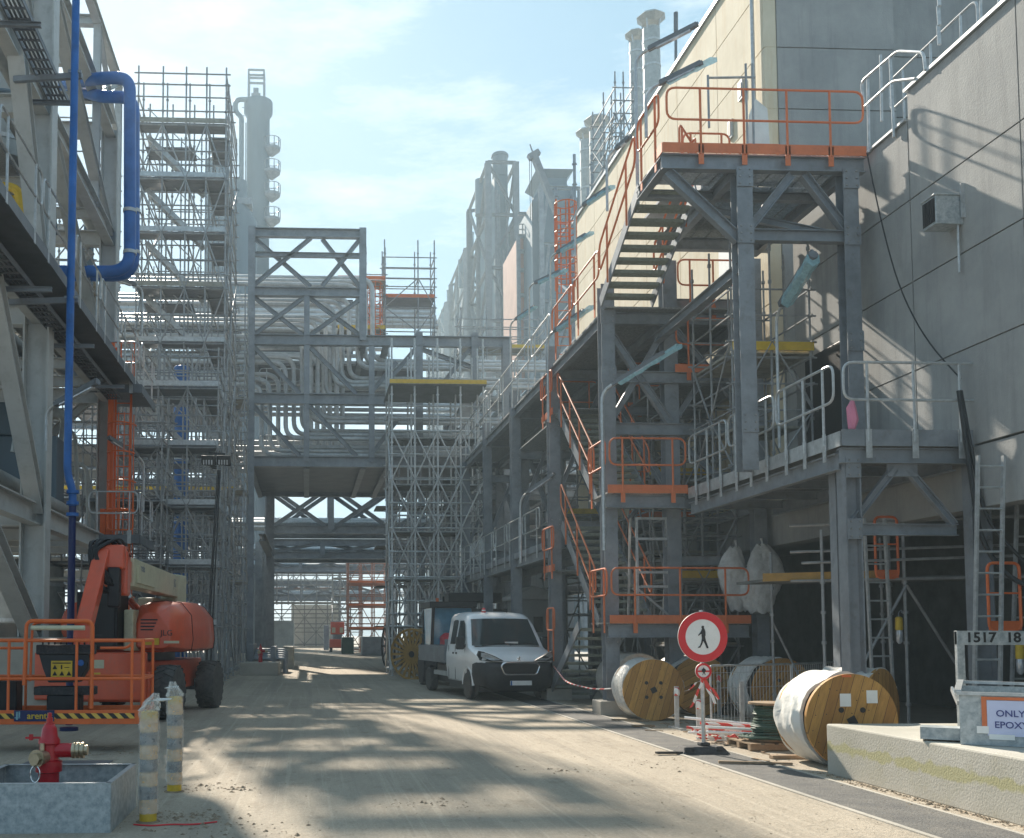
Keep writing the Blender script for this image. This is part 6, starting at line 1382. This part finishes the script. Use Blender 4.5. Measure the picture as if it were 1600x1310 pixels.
def drum(label, loc, r, w, rotz=0, wrap='plastic_wrap', gap=.1, seed=0, group='wooden cable drums stored along the right side', notes=False, cover=1.0, roll=0):
    rr = random.Random(seed); t = thing('cable_drum', label, 'cable drum', loc, group, rotz=rotz)
    for y0 in (0, w - .055):
        f = MB().lathe([(r, y0), (r, y0 + .055)], (0, 0, r), 'y', 56).obj('flange', 'drum_wood', t, world=False, loc=None)
        f.data.transform(Matrix.Translation((0, 0, -r))); f.location = (0, 0, r); f.rotation_euler = (0, roll, 0)
        if y0 == 0:
            h = MB().add([(a, -.012, b) for a, b in ((-.075, 0), (0, .075), (.075, 0), (0, -.075))] + [(a, .0, b) for a, b in ((-.075, 0), (0, .075), (.075, 0), (0, -.075))], [(0, 1, 2, 3), (0, 4, 5, 1), (1, 5, 6, 2), (2, 6, 7, 3), (3, 7, 4, 0)])
            h.obj('hub_hole_dark', 'black', f, world=False, smooth=False)
            bo = MB()
            for k in range(4): a = PI / 4 + k * PI / 2 + .3; bo.lathe([(.035, -.006), (.035, .002)], (r * .33 * math.cos(a), 0, r * .33 * math.sin(a)), 'y', 10)
            bo.obj('bolt_holes', 'black', f, world=False)
            nl = MB()
            for k in range(26): a = rr.random() * 6.28; q = r * math.sqrt(rr.random()) * .93; nl.lathe([(.007, -.003), (.007, .001)], (q * math.cos(a), 0, q * math.sin(a)), 'y', 6)
            nl.obj('nail_heads', 'text_black', f, world=False)
    MB().lathe([(r * .9, .056), (r * .9, w - .056)], (0, 0, r), 'y', 40).obj('cable_winding', 'cable', t, world=False)
    if wrap:
        rings = []; N_ = 72; M_ = 12
        for i in range(M_):
            y = gap + (w - gap + .02) * i / (M_ - 1); ring = []
            for k in range(N_):
                a = 2 * PI * k / N_; q = r * (1.0 + (.02 * math.sin(7 * a + seed) + .015 * rr.random() if i < M_ - 2 else .01)) + .012 * math.sin(i * 1.7 + 5 * a)
                ring.append((q * math.cos(a), y + .015 * math.sin(9 * a + i), r + max(-r + .005, q * math.sin(a))))
            rings.append(ring)
        b = MB(); b.loft(rings, caps=False); ins = [[Vector((0, p[1], r)) + (Vector(p) - Vector((0, p[1], r))) * .93 for p in rings[0]], rings[0]]; b.loft(ins, caps=False); ins = [rings[-1], [Vector((0, w + .02, r)) + (Vector(p) - Vector((0, p[1], r))) * .9 for p in rings[-1]]]; b.loft(ins, caps=False)
        b.obj('wrapping', wrap, t, world=False, ang=60)
    if notes:
        for x, z in ((-.08, .26), (.26, .30)): MB().box(x - .07, x + .07, -.004, -.001, r + z - .08, r + z + .08).obj('paper_note', 'white', t, world=False, smooth=False)
        MB().box(-.12, .0, -.01, -.002, r * 1.93, r * 1.98).obj('red_mark', 'orange_bright', t, world=False, smooth=False)
    return t
drum('nearest wooden cable drum with two paper notes and white cloth wrap beside the concrete block', (6.78, 12.55, .01), .585, .85, 0, 'sheet_white', .16, 3, notes=True, roll=.3)
drum('narrow turned cable drum right behind the nearest drum', (8.35, 14.6, .01), .58, .75, math.radians(38), 'plastic_wrap', .02, 5)
drum('leftmost cable drum with white wrapped rim near the stair tower', (6.62, 19.4, .01), .585, .85, math.radians(-3), 'plastic_wrap', .04, 7, roll=.3)
drum('wooden cable drum directly behind the round sign', (8.02, 20.6, .01), .60, 1.4, math.radians(0), 'plastic_wrap', .3, 9, roll=1.1)
drum('cable drum with dark blue winding behind the mesh fence', (8.95, 19.0, .01), .60, .95, math.radians(4), 'plastic_wrap', .28, 11, roll=.7)
tag(MB().lathe([(.0, 0), (.6, 0), (.62, .05), (.62, 1.3), (.6, 1.34), (0, 1.34)], (7.4, 22.6, .62), 'y', 40).obj('wrapped_roll', 'plastic_wrap', loc=(7.4, 22.6, .02)), 'grey film wrapped roll lying behind the leftmost cable drum', 'roll')
# green cable spool
gs_ = thing('green_cable_spool', 'small wooden spool of dark green cable standing on a broken pallet', 'spool', (6.75, 14.75, .13))
MB().lathe([(.30, 0), (.30, .03)], n=28).obj('lower_flange', 'pallet', gs_, world=False); MB().lathe([(.30, .52), (.30, .55)], n=28).obj('upper_flange', 'pallet', gs_, world=False); MB().lathe([(.1, .03), (.1, .52)], n=16).obj('core', 'pallet', gs_, world=False)
cg_ = MB(); rr = random.Random(2)
for k in range(16): z = .05 + k * .029; q = .2 + .07 * (1 - k / 16) + rr.uniform(-.015, .02); cg_.skin([(q * math.cos(2 * PI * j / 20) + .01 * rr.random(), q * math.sin(2 * PI * j / 20), z + .012 * math.sin(2 * PI * j / 20 + k)) for j in range(20)], [.016] * 20, 6, True)
for k in range(5): q = .33 + .03 * k; cg_.skin([(q * math.cos(2 * PI * j / 20), q * .8 * math.sin(2 * PI * j / 20), .035 + .03 * abs(math.sin(j + k))) for j in range(20)], [.014] * 20, 6, True)
cg_.obj('cable_coils', 'cable_green', gs_, world=False)
pa = MB()
for k in range(5): pa.box(6.3 + k * .2, 6.44 + k * .2, 14.4, 15.25, .10, .12)
for y in (14.42, 14.8, 15.15): pa.box(6.3, 7.25, y, y + .09, .02, .098)
tag(pa.obj('wooden_pallet', 'pallet', loc=(6.7, 14.8, 0), smooth=False), 'weathered wooden pallet beneath the green cable spool', 'pallet')
tag(MB().box(6.2, 7.15, 13.5, 13.62, .01, .06).obj('timber_beam', 'pallet', loc=(6.7, 13.5, 0), smooth=False, bevel=.008), 'dark squared timber lying on the ground left of the nearest drum', 'timber'); tag(MB().box(6.42, 7.1, 12.3, 12.46, .01, .09).obj('timber_chock', 'pallet', loc=(6.7, 12.4, 0), smooth=False, bevel=.01), 'timber chock wedged against the foot of the nearest drum', 'timber')
tag(MB().box(8.0, 8.06, 11.0, 11.5, .61, .68).obj('timber_offcut', 'drum_wood', loc=(8, 11.2, .6), smooth=False, bevel=.006), 'short timber offcut lying on the concrete block', 'timber') if False else None
oc_ = MB().bar((6.95, 10.55, .645), (7.5, 10.9, .645), .14, .07); tag(oc_.obj('timber_offcut', 'drum_wood', loc=(7.2, 10.7, .61), smooth=False, bevel=.006), 'short squared timber lying on top of the concrete block', 'timber')
# concrete block
cbk = MB(); cbk.box(6.24, 9.4, 5.5, 12.15, 0, .60); tag(cbk.obj('concrete_block', 'block_conc', loc=(6.16, 12.15, 0), smooth=False, bevel=.02), 'long cast concrete block with moss stained side at the lower right', 'block')
mb = MB()
for k in range(420): clod(mb, 6.21 - abs(random.gauss(0, .05)), random.uniform(6.5, 12.2), random.uniform(.01, .035))
for k in range(150): clod(mb, random.uniform(6.0, 9.0), random.uniform(12.5, 17), random.uniform(.008, .03))
mb = mb.obj('rubble', 'dirt_soil', loc=(0, 0, 0), smooth=False); tag(mb, 'crumbled rubble along the foot of the concrete block', 'rubble', kind='stuff')
# steel skip
sk = thing('steel_skip', 'open galvanised steel skip with a paper notice on the concrete block', 'skip', (6.40, 9.85, .602), rotz=math.radians(-33))
X0, X1, Y0, Y1, Z0, Z1 = 6.40, 8.0, 9.85, 11.15, .604, 1.10
b = MB(); b.poly([(X0, Y0, Z0), (X1, Y0, Z0), (X1, Y0, Z1), (X0, Y0, Z1)], (0, .01, 0)); b.poly([(X0, Y1, Z0), (X1, Y1, Z0), (X1, Y1, Z1 + .02), (X0, Y1, Z1 + .02)], (0, .01, 0)); b.box(X0 - .001, X0 + .009, Y0 + .011, Y1 - .001, Z0, Z1 + .02); b.box(X1, X1 + .01, Y0 + .011, Y1, Z0, Z1); b.box(X0 + .01, X1, Y0 + .012, Y1, Z0 + .01, Z0 + .02)
b.obj('shell', 'galv_spangle', sk, smooth=False)
b = MB().bar((X0 - .02, Y0 - .005, Z1 + .002), (X1, Y0 - .005, Z1 + .002), .05, .03).bar((X0 - .01, Y0 + .03, Z1 + .02), (X0 + .02, Y1, Z1 + .07), .06, .03).bar((X0 - .02, Y1 + .0, Z1 + .06), (X1, Y1 + .0, Z1 + .04), .05, .03).bar((X0 - .06, Y0 + .3, Z1 + .03), (X0 - .01, Y0 + .05, Z1 - .1), .02, .05); b.obj('rim', 'galv', sk, smooth=False)
MB().box(X0 - .35, X0 - .0, Y0 + .2, Y0 + .5, .62, .74).obj('fork_pocket', 'galv_spangle', sk, smooth=False)
nt_ = MB().box(6.63, 7.1, Y0 - .012, Y0 - .006, .70, 1.04).obj('plastic_sleeve', 'pale_paper', sk, smooth=False); MB().box(6.585, 6.628, Y0 - .013, Y0 - .008, .76, 1.07).box(6.585, 7.15, Y0 - .0135, Y0 - .0085, 1.045, 1.075).obj('red_tape', 'orange', sk, smooth=False); MB().box(6.54, 6.64, Y0 - .0145, Y0 - .0140, .72, .79).box(6.64, 6.85, Y0 - .0145, Y0 - .0140, .665, .715).obj('tape', 'white', sk, smooth=False)
text_obj('lettering', 'ONLY', .088, 'text_blue', sk, (6.82, Y0 - .015, .915), FRONT, bold=.001); text_obj('lettering', 'EPOXY', .088, 'text_blue', sk, (6.825, Y0 - .015, .805), FRONT, bold=.001)
# numbered rack frame
rf = thing('numbered_rack_frame', 'galvanised frame stencilled 1517 18 standing behind the steel skip', 'frame', (6.9, 11.6, .6)); yy = 11.6
a = pt(1503, 1070, yy); zt2 = pt(1503, 986, yy).z; zl2 = pt(1503, 1008, yy).z
MB().box(a.x - .04, a.x + .05, yy, yy + .05, .6, zt2 - .001).box(9.3, 9.38, yy, yy + .05, .6, zt2 - .001).obj('post', 'galv_spangle', rf, smooth=False, bevel=.004); MB().box(a.x - .04, 9.38, yy - .004, yy + .054, zl2, zt2).obj('crossbar', 'galv_spangle', rf, smooth=False, bevel=.004)
text_obj('lettering', '1517', .16, 'text_black', rf, (pt(1532, 997, yy).x, yy - .007, (zt2 + zl2) / 2), FRONT, bold=.004, sx=1.15); text_obj('lettering', '18', .16, 'text_black', rf, (pt(1583, 997, yy).x, yy - .007, (zt2 + zl2) / 2), FRONT, bold=.004, sx=1.15)
# mesh fence
for k, (A, B, lab) in enumerate(((pt(1112, 1150, 16.6), pt(1238, 1140, 17.4), 'left mesh fence panel in front of the cable drums'), (pt(1240, 1140, 17.4), pt(1318, 1134, 18.6), 'right mesh fence panel running behind the nearest drum'))):
    A.z = B.z = .03; f = thing('mesh_fence', lab, 'fence', A, 'mesh fence panels'); u = Vector((0, 0, 1)); H = 1.12
    MB().pipe([A + u * .02, A + u * H, B + u * H, B + u * .02], .018, .05, 8, 3, closed=True).obj('frame', 'galv', f)
    w = MB(); n = int((B - A).length / .075)
    for i in range(1, n): p = A + (B - A) * i / n; w.tube(p + u * .03, p + u * H, .0035, 4)
    for z in (.25, .5, .75, 1.0): w.tube(A + u * z, B + u * z, .0035, 4)
    w.obj('wire_mesh', 'galv', f)
tag(MB().box(*[q for q in (pt(1226, 0, 17.2).x, pt(1243, 0, 17.2).x)], 17.15, 17.16, .45, .95).obj('brown_board', 'pallet', loc=(8, 17.15, .4), smooth=False), 'small brown board hung on the mesh fence', 'board')
# barrier posts and pile
for k, (u, v, h, lab) in enumerate(((1058, 1140, .75, 'grey barrier post with tape knot, left of the sign pole'), (1092, 1150, .6, 'short barrier post touching the sign pole'), (1124, 1120, .85, 'barrier post just right of the sign pole'), (1160, 1142, .85, 'barrier post by the mesh fence, farthest right'))):
    g = gp(u, v); t = thing('barrier_post', lab, 'post', (g.x, g.y, 0), 'loose barrier posts round the sign')
    MB().box(-.035, .035, -.02, .02, 0, h).obj('post', 'galv', t, world=False, smooth=False); MB().box(-.05, .05, -.3, .3, .0, .04).obj('foot', 'galv', t, world=False, smooth=False)
    if k < 3: MB().lathe([(.045, 0), (.055, .04), (.05, .1), (.03, .14)], (0, -.02, h - .16), n=8).obj('tape_knot', 'tape_rw', t, world=False)
rr = random.Random(8)
for k in range(9):
    y = 15.9 + rr.uniform(-.5, .5); x = 5.95 + rr.uniform(-.1, .25); a = rr.uniform(-.5, .1); z = .05 + .035 * k; l_ = rr.uniform(1.1, 1.5)
    tag(MB().tube((x, y, z), (x + l_ * math.cos(a), y + l_ * math.sin(a), z * .6 + .05), .022, 8).obj('barrier_pole', 'tape_rw' if k % 2 else 'white', loc=(x, y, z)), 'red and white striped pole in the loose heap behind the sign' if k % 2 else 'plain white pole in the loose heap behind the sign', 'pole', 'striped poles in the heap' if k % 2 else 'white poles in the heap')
tg = MB(); 
for k in range(26):
    x, y = 6.15 + rr.gauss(.35, .3), 15.7 + rr.gauss(0, .25); tg.loft([[(x + .05 * i + .03 * math.sin(k + i), y + .03 * math.cos(k * 2 + i), .06 + .10 * abs(math.sin(k + i * .9)) + d) for d in (0, .03)] + [(x + .05 * i + .02, y + .02, .08 + .1 * abs(math.sin(k + i * .9)))] for i in range(5)])
tag(tg.obj('barrier_tape', 'tape_rw', loc=(6.4, 15.7, 0)), 'tangled heap of red and white barrier tape by the sign', 'tape')
# under-landing scaffold, ladders, gates
us = [pt(u, 900, 16.6).x for u in (1285, 1402, 1560)]
usc = thing('low_scaffold', 'galvanised scaffold under the grey landing in front of the dark opening', 'scaffold', (us[0], 16.2, 0))
P = []
for x, y, h in ((us[0], 16.6, 3.4), (us[1], 16.4, 3.6), (us[1] + .45, 17.6, 3.6), (us[2], 15.2, 3.4), (us[2] - 1.2, 18, 3.4), (pt(1205, 900, 19).x, 19, 3.2)):
    P.append(MB().tube((x, y, 0), (x, y, h), .027, 8)); [P[-1].tube((x, y, z), (x, y, z + .05), .045, 8) for z in (.5, 1.5, 2.0, 2.5)]
parts('standard', 'tube', usc, P); yz = pt(1402, 905, 16.4).z
parts('ledger', 'tube', usc, [MB().tube((us[0] - .25, 17.2, z), (us[2] + .6, 15.0, z), .025, 6) for z in (yz, yz + .5, yz + .95)] + [MB().tube((us[0] - .3, 16.7, 2.85), (us[2], 15.3, 2.9), .025, 6)])
parts('brace', 'tube', usc, [MB().tube((us[1], 16.35, yz - .1), (us[1] + 1.3, 16.3, .3), .025, 6), MB().tube((us[1], 16.35, yz - .1), (us[1] - .9, 16.4, .9), .025, 6), MB().tube((pt(1205, 900, 19).x, 19, 1.9), (pt(1205, 900, 19).x + .8, 19, .2), .022, 6)])
parts('toe_board', 'ochre', usc, [MB().bar((us[0] - .6, 17.5, yz + .08), (us[1] - .3, 16.55, yz + .08), .02, .14)])
parts('deck', 'duct_dark', usc, [MB().add([(us[0] - .6, 17.55, yz), (us[2] + .5, 15.1, yz), (us[2] + .5, 16.3, yz), (us[0] - .6, 18.6, yz), (us[0] - .6, 17.55, yz + .05), (us[2] + .5, 15.1, yz + .05), (us[2] + .5, 16.3, yz + .05), (us[0] - .6, 18.6, yz + .05)], [(3, 2, 1, 0), (4, 5, 6, 7), (0, 1, 5, 4), (1, 2, 6, 5), (2, 3, 7, 6), (3, 0, 4, 7)])])
def ladder(label, A, B, w, m='galv', n=None):
    A, B = Vector(A), Vector(B); t = thing('ladder', label, 'ladder', A); ax = Vector((1, 0, 0)); L_ = (B - A).length; n = n or int(L_ / .28)
    for s in (0, 1): MB().bar(A + ax * w * s, B + ax * w * s, .03, .06, up=(0, 1, 0)).obj('stile', m, t, smooth=False)
    for i in range(n): p = A + (B - A) * (i + .5) / n; MB().tube(p, p + ax * w, .016, 6).obj('rung', m, t)
ladder('narrow aluminium ladder leaning under the landing left of the orange gate', (pt(1366, 1100, 15.9).x, 15.9, 0), pt(1350, 810, 15.9), .33)
ladder('tall aluminium ladder rising at the right end of the landing', (pt(1517, 1080, 13.6).x, 13.6, 0), pt(1528, 712, 13.6), .36)
ladder('second aluminium ladder behind the tall one at the right edge', (pt(1575, 1090, 14.4).x, 14.4, 0), pt(1590, 760, 14.4), .34)
def gate(label, u0, u1, v0, v1, Y, board=True):
    a, b = pt(u0, v1, Y), pt(u1, v0, Y); t = thing('scaffold_gate', label, 'gate', (a.x, Y, a.z), 'orange scaffold gates')
    MB().pipe([(a.x, Y, a.z), (a.x, Y, b.z), (b.x, Y, b.z), (b.x, Y, a.z)], .022, .1, 8, 4, closed=True).tube((a.x, Y, (a.z * .45 + b.z * .55)), (b.x, Y, (a.z * .45 + b.z * .55)), .015, 6).obj('frame', 'orange_bright', t); MB().box(a.x, b.x, Y - .012, Y + .012, a.z, a.z + .13).obj('toe_board', 'orange_bright', t, smooth=False)
gate('left orange scaffold gate under the landing', 1369, 1401, 808, 903, 16.3); gate('right orange scaffold gate by the tall ladder', 1546, 1592, 880, 985, 14.0)
for k, (u, v, Y, lab) in enumerate(((1405, 985, 16.3, 'yellow site lamp hanging on the scaffold tube under the landing'), (1594, 1030, 14.2, 'yellow site lamp hanging at the right edge behind the numbered frame'))):
    c = pt(u, v, Y); t = thing('hanging_site_lamp', lab, 'lamp', c, 'yellow hanging site lamps')
    MB().lathe([(.03, .22), (.055, .2), (.06, .02), (.05, 0)], n=12).obj('housing', 'yellow', t, world=False); MB().lathe([(.05, 0), (.055, -.05), (.05, -.18), (.02, -.22)], n=12).obj('lamp_cage', 'lamp_glass', t, world=False); MB().pipe([(0, 0, .22), (0, 0, .3), (.05, 0, .34), (.05, 0, .28)], .006, .03, 5).obj('hook', 'steel', t, world=False)
# silver platform ladder on the lower platform
sl = thing('platform_ladder', 'silver folding ladder standing on the lower orange railed platform', 'ladder', (6.6, 21.2, 1.9))
u0, u1 = pt(999, 950, 21).x, pt(1056, 950, 21).x; zt3 = pt(1000, 808, 21).z; b = MB()
for x in (u0, u1): b.bar((x, 21.1, 1.9), (x - (.12 if x == u1 else 0), 21.1, zt3), .05, .05, up=(0, 1, 0)); b.bar((x, 21.75, 1.9), (x - .1, 21.2, zt3), .04, .04, up=(0, 1, 0))
b.obj('frame', 'galv', sl, smooth=False); parts('rung', 'galv', sl, [MB().bar((u0, 21.1, z), (u1 - .05, 21.1, z), .04, .05) for z in [zt3 - .02, zt3 - .45, 2.95, 2.65, 1.95]] + [MB().bar((u0, 21.08, 2.6), (u1, 21.08, 1.95), .03, .04)])
# plastic wrapped bundles
def bundle(label, u0, u1, v0, v1, Y, seed):
    a, b = pt(u0, v1, Y), pt(u1, v0, Y); cx, cz = (a.x + b.x) / 2, (a.z + b.z) / 2; rx, rz_ = (b.x - a.x) / 2, (b.z - a.z) / 2; rr = random.Random(seed)
    t = thing('plastic_bag', label, 'bag', (cx, Y, a.z), 'white plastic bags hanging on the railing'); rings = []; n = 44; m = 34
    for i in range(m):
        s = i / (m - 1); z = cz - rz_ + 2 * rz_ * s; w = math.sin(PI * (.10 + .86 * s)) ** .6; ring = []
        for k in range(n):
            th = 2 * PI * k / n; q = w * (1 + .10 * math.sin(3 * th + seed + s * 7) + .05 * abs(math.sin(7 * th + s * 11 + seed)) + .035 * math.sin(13 * th - s * 17) + .025 * rr.uniform(-1, 1)); ring.append((cx + rx * q * math.cos(th) + rx * .15 * math.sin(s * 5 + seed), Y + rx * .5 * q * math.sin(th), z + .025 * math.sin(5 * th + s * 9)))
        rings.append(ring)
    MB().loft(rings).obj('film', 'bag_film', t, ang=50); MB().skin([(cx, Y, b.z - .1), (cx + .03, Y, b.z + .05), (cx + .01, Y, b.z + .14)], [.05, .015, .03], 8).obj('knot', 'bag_film', t)
mat('bag_film', (.66, .66, .65), .3, 0, .2, 7, alpha=.8, bump=1.0, bscale=14)
bundle('left crumpled white plastic bag behind the lower orange railing', 1128, 1170, 855, 955, 20.9, 1); bundle('right crumpled white plastic bag, larger, at the end of the orange railing', 1162, 1218, 852, 958, 20.7, 4)
tag(MB().pipe([(6.6, 19.9, .75), (6.2, 20.6, .55), (6.0, 21.4, .5), (5.9, 23.2, .55), (6.15, 25.4, .85)], .018, .6, 6).obj('barrier_chain', 'tape_rw', loc=(6, 22, .5)), 'slack red and white chain between the two concrete footings', 'chain')
# ================================================================ FAR ROADSIDE
hydrant('fire_hydrant', 'small distant red fire hydrant at the foot of the pipe bridge column', (pt(407, 1030, 41).x, 41, .45), .9)
tag(MB().box(pt(381, 0, 40.5).x, pt(440, 0, 40.5).x, 40.5, 42.2, 0, .5).obj('concrete_plinth', 'slab_conc', loc=(-2, 40.5, 0), smooth=False, bevel=.03), 'low concrete plinth round the distant red hydrant', 'plinth')
vb = thing('valve_station', 'grey pipe valve station behind the distant red hydrant', 'valves', (-1.3, 42.5, 0)); b = MB()
for k in range(5): b.pipe([(-2.3, 42.5 + k * .5, .6 + .08 * k), (-.9, 42.5 + k * .5, .6 + .08 * k), (-.9, 42.5 + k * .5, 0)], .09, .15, 8)
b.box(-2.4, -2.2, 42.4, 45, 0, 1.2).box(-1.5, -1.3, 42.4, 45, 0, 1.1); b.obj('pipework', 'steel', vb)
def far_box(name, label, cat, u0, u1, v0, Y, d, m, bev=.05):
    return tag(MB().box(pt(u0, 990, Y).x, pt(u1, 990, Y).x, Y, Y + d, 0, pt(u0, v0, Y).z).obj(name, m, loc=(pt(u0, 990, Y).x, Y, 0), smooth=False, bevel=bev), label, cat)
w1 = []
a, b_ = pt(424, 990, 72).x, pt(459, 990, 72).x; zz = pt(430, 970, 72).z; b = MB(); rr = random.Random(6)
b.loft([[(x + rr.uniform(-.06, .06), 72 + y + rr.uniform(-.06, .06), z * s_) for x, y in ((a, 0), ((a + b_) / 2, -.1), (b_, 0), (b_, 1.2), ((a + b_) / 2, 1.3), (a, 1.2))] for z, s_ in ((0, 1), (zz * .3, 1), (zz * .6, 1), (zz * .9, 1), (zz, 1.0))])
tag(b.obj('covered_stack', 'sheet_white', loc=(a, 72, 0)), 'stack of goods under crumpled white sheet, left of the far road', 'covered stack')
bs = thing('barrier_block', 'row of grey stacked blocks and pallets by the far plinth', 'blocks', (pt(445, 990, 48).x, 48, 0)); b = MB()
for k in range(4): b.box(pt(440, 990, 48).x, pt(458, 990, 48).x, 48 + k * 1.1, 48.9 + k * 1.1, 0, .9 + .1 * (k % 2))
b.obj('blocks', 'deckboard', bs, smooth=False, bevel=.03)
sc = thing('red_scissor_lift', 'small faded red lift machine far up the road', 'lift', (pt(527, 990, 88).x, 88, 0)); a, b_ = pt(515, 990, 88).x, pt(540, 990, 88).x
MB().box(a, b_, 88, 89.5, .35, 1.1).obj('chassis', 'lift_red', sc, smooth=False, bevel=.05); MB().box(a + .1, b_ - .1, 88.1, 89.4, 1.5, pt(520, 972, 88).z).obj('cab', 'lift_red', sc, smooth=False, bevel=.05); MB().box(a + .3, b_ - .3, 88.05, 89.3, 1.1, 1.5).obj('mast', 'steel', sc, smooth=False)
MB().box(a + .2, a + .5, 88.05, 88.09, 1.65, 2.1).box(b_ - .5, b_ - .2, 88.05, 88.09, 1.65, 2.1).obj('lamps', 'lift_cream', sc, smooth=False); [MB().lathe([(.3, 0), (.3, .25)], (x, 88.3, .3), 'x', 16).obj('wheel', 'rubber', sc) for x in (a, b_ - .25)]
far_box('green_skip', 'small olive green skip beside the far red lift', 'skip', 534, 553, 996, 80, 1.5, 'cable_green')
far_box('blue_grey_cabinet', 'blue grey cabinet left of the far red lift', 'cabinet', 506, 514, 977, 98, 1.2, 'steel'); far_box('grey_container', 'low grey container by the far orange scaffold', 'container', 566, 600, 995, 74, 2, 'steel')

# small litter on the ground
for k, (u, v, w_, d_, a, m_, lab) in enumerate(((1052, 1180, .5, .08, .1, 'black', 'flat black rubber strip lying left of the sign foot'), (985, 1128, .7, .05, -.3, 'pallet', 'thin plank lying before the leftmost cable drum'), (1180, 1196, .9, .06, -.2, 'pallet', 'thin dark plank lying between the sign foot and the nearest drum'), (1005, 1137, .4, .12, .2, 'pallet', 'short broken board left of the barrier posts'), (1130, 1155, .6, .07, .5, 'pallet', 'broken slat under the barrier pole heap'))):
    g = gp(u, v); tag(MB().bar((g.x - w_ / 2 * math.cos(a), g.y - w_ / 2 * math.sin(a), .035), (g.x + w_ / 2 * math.cos(a), g.y + w_ / 2 * math.sin(a), .03), d_, .03).obj('rubber_strip' if m_ == 'black' else 'loose_plank', m_, loc=(g.x, g.y, .02), smooth=False, bevel=.004), lab, 'strip' if m_ == 'black' else 'plank')
mb = MB(); rr = random.Random(12)
for k in range(60):
    x, y = rr.uniform(6.0, 8.2), rr.uniform(13.0, 19.0); a = rr.uniform(0, 3); l_ = rr.uniform(.05, .3)
    mb.bar((x, y, .02), (x + l_ * math.cos(a), y + l_ * math.sin(a), .025), rr.uniform(.01, .05), .012)
tag(mb.obj('wood_scraps', 'pallet', loc=(7, 15, 0), smooth=False), 'splinters and scraps strewn round the cable drums', 'scraps', kind='stuff')
# expansion joints and a manhole in the road
mh = thing('manhole_cover', 'rusty rectangular cover plate set in the road left of the bollards', 'cover', (-3.1, 13.4, .004))
MB().box(-.55, .55, -.35, .35, .0, .012).obj('plate', 'steel_dark', mh, world=False, smooth=False, bevel=.004)
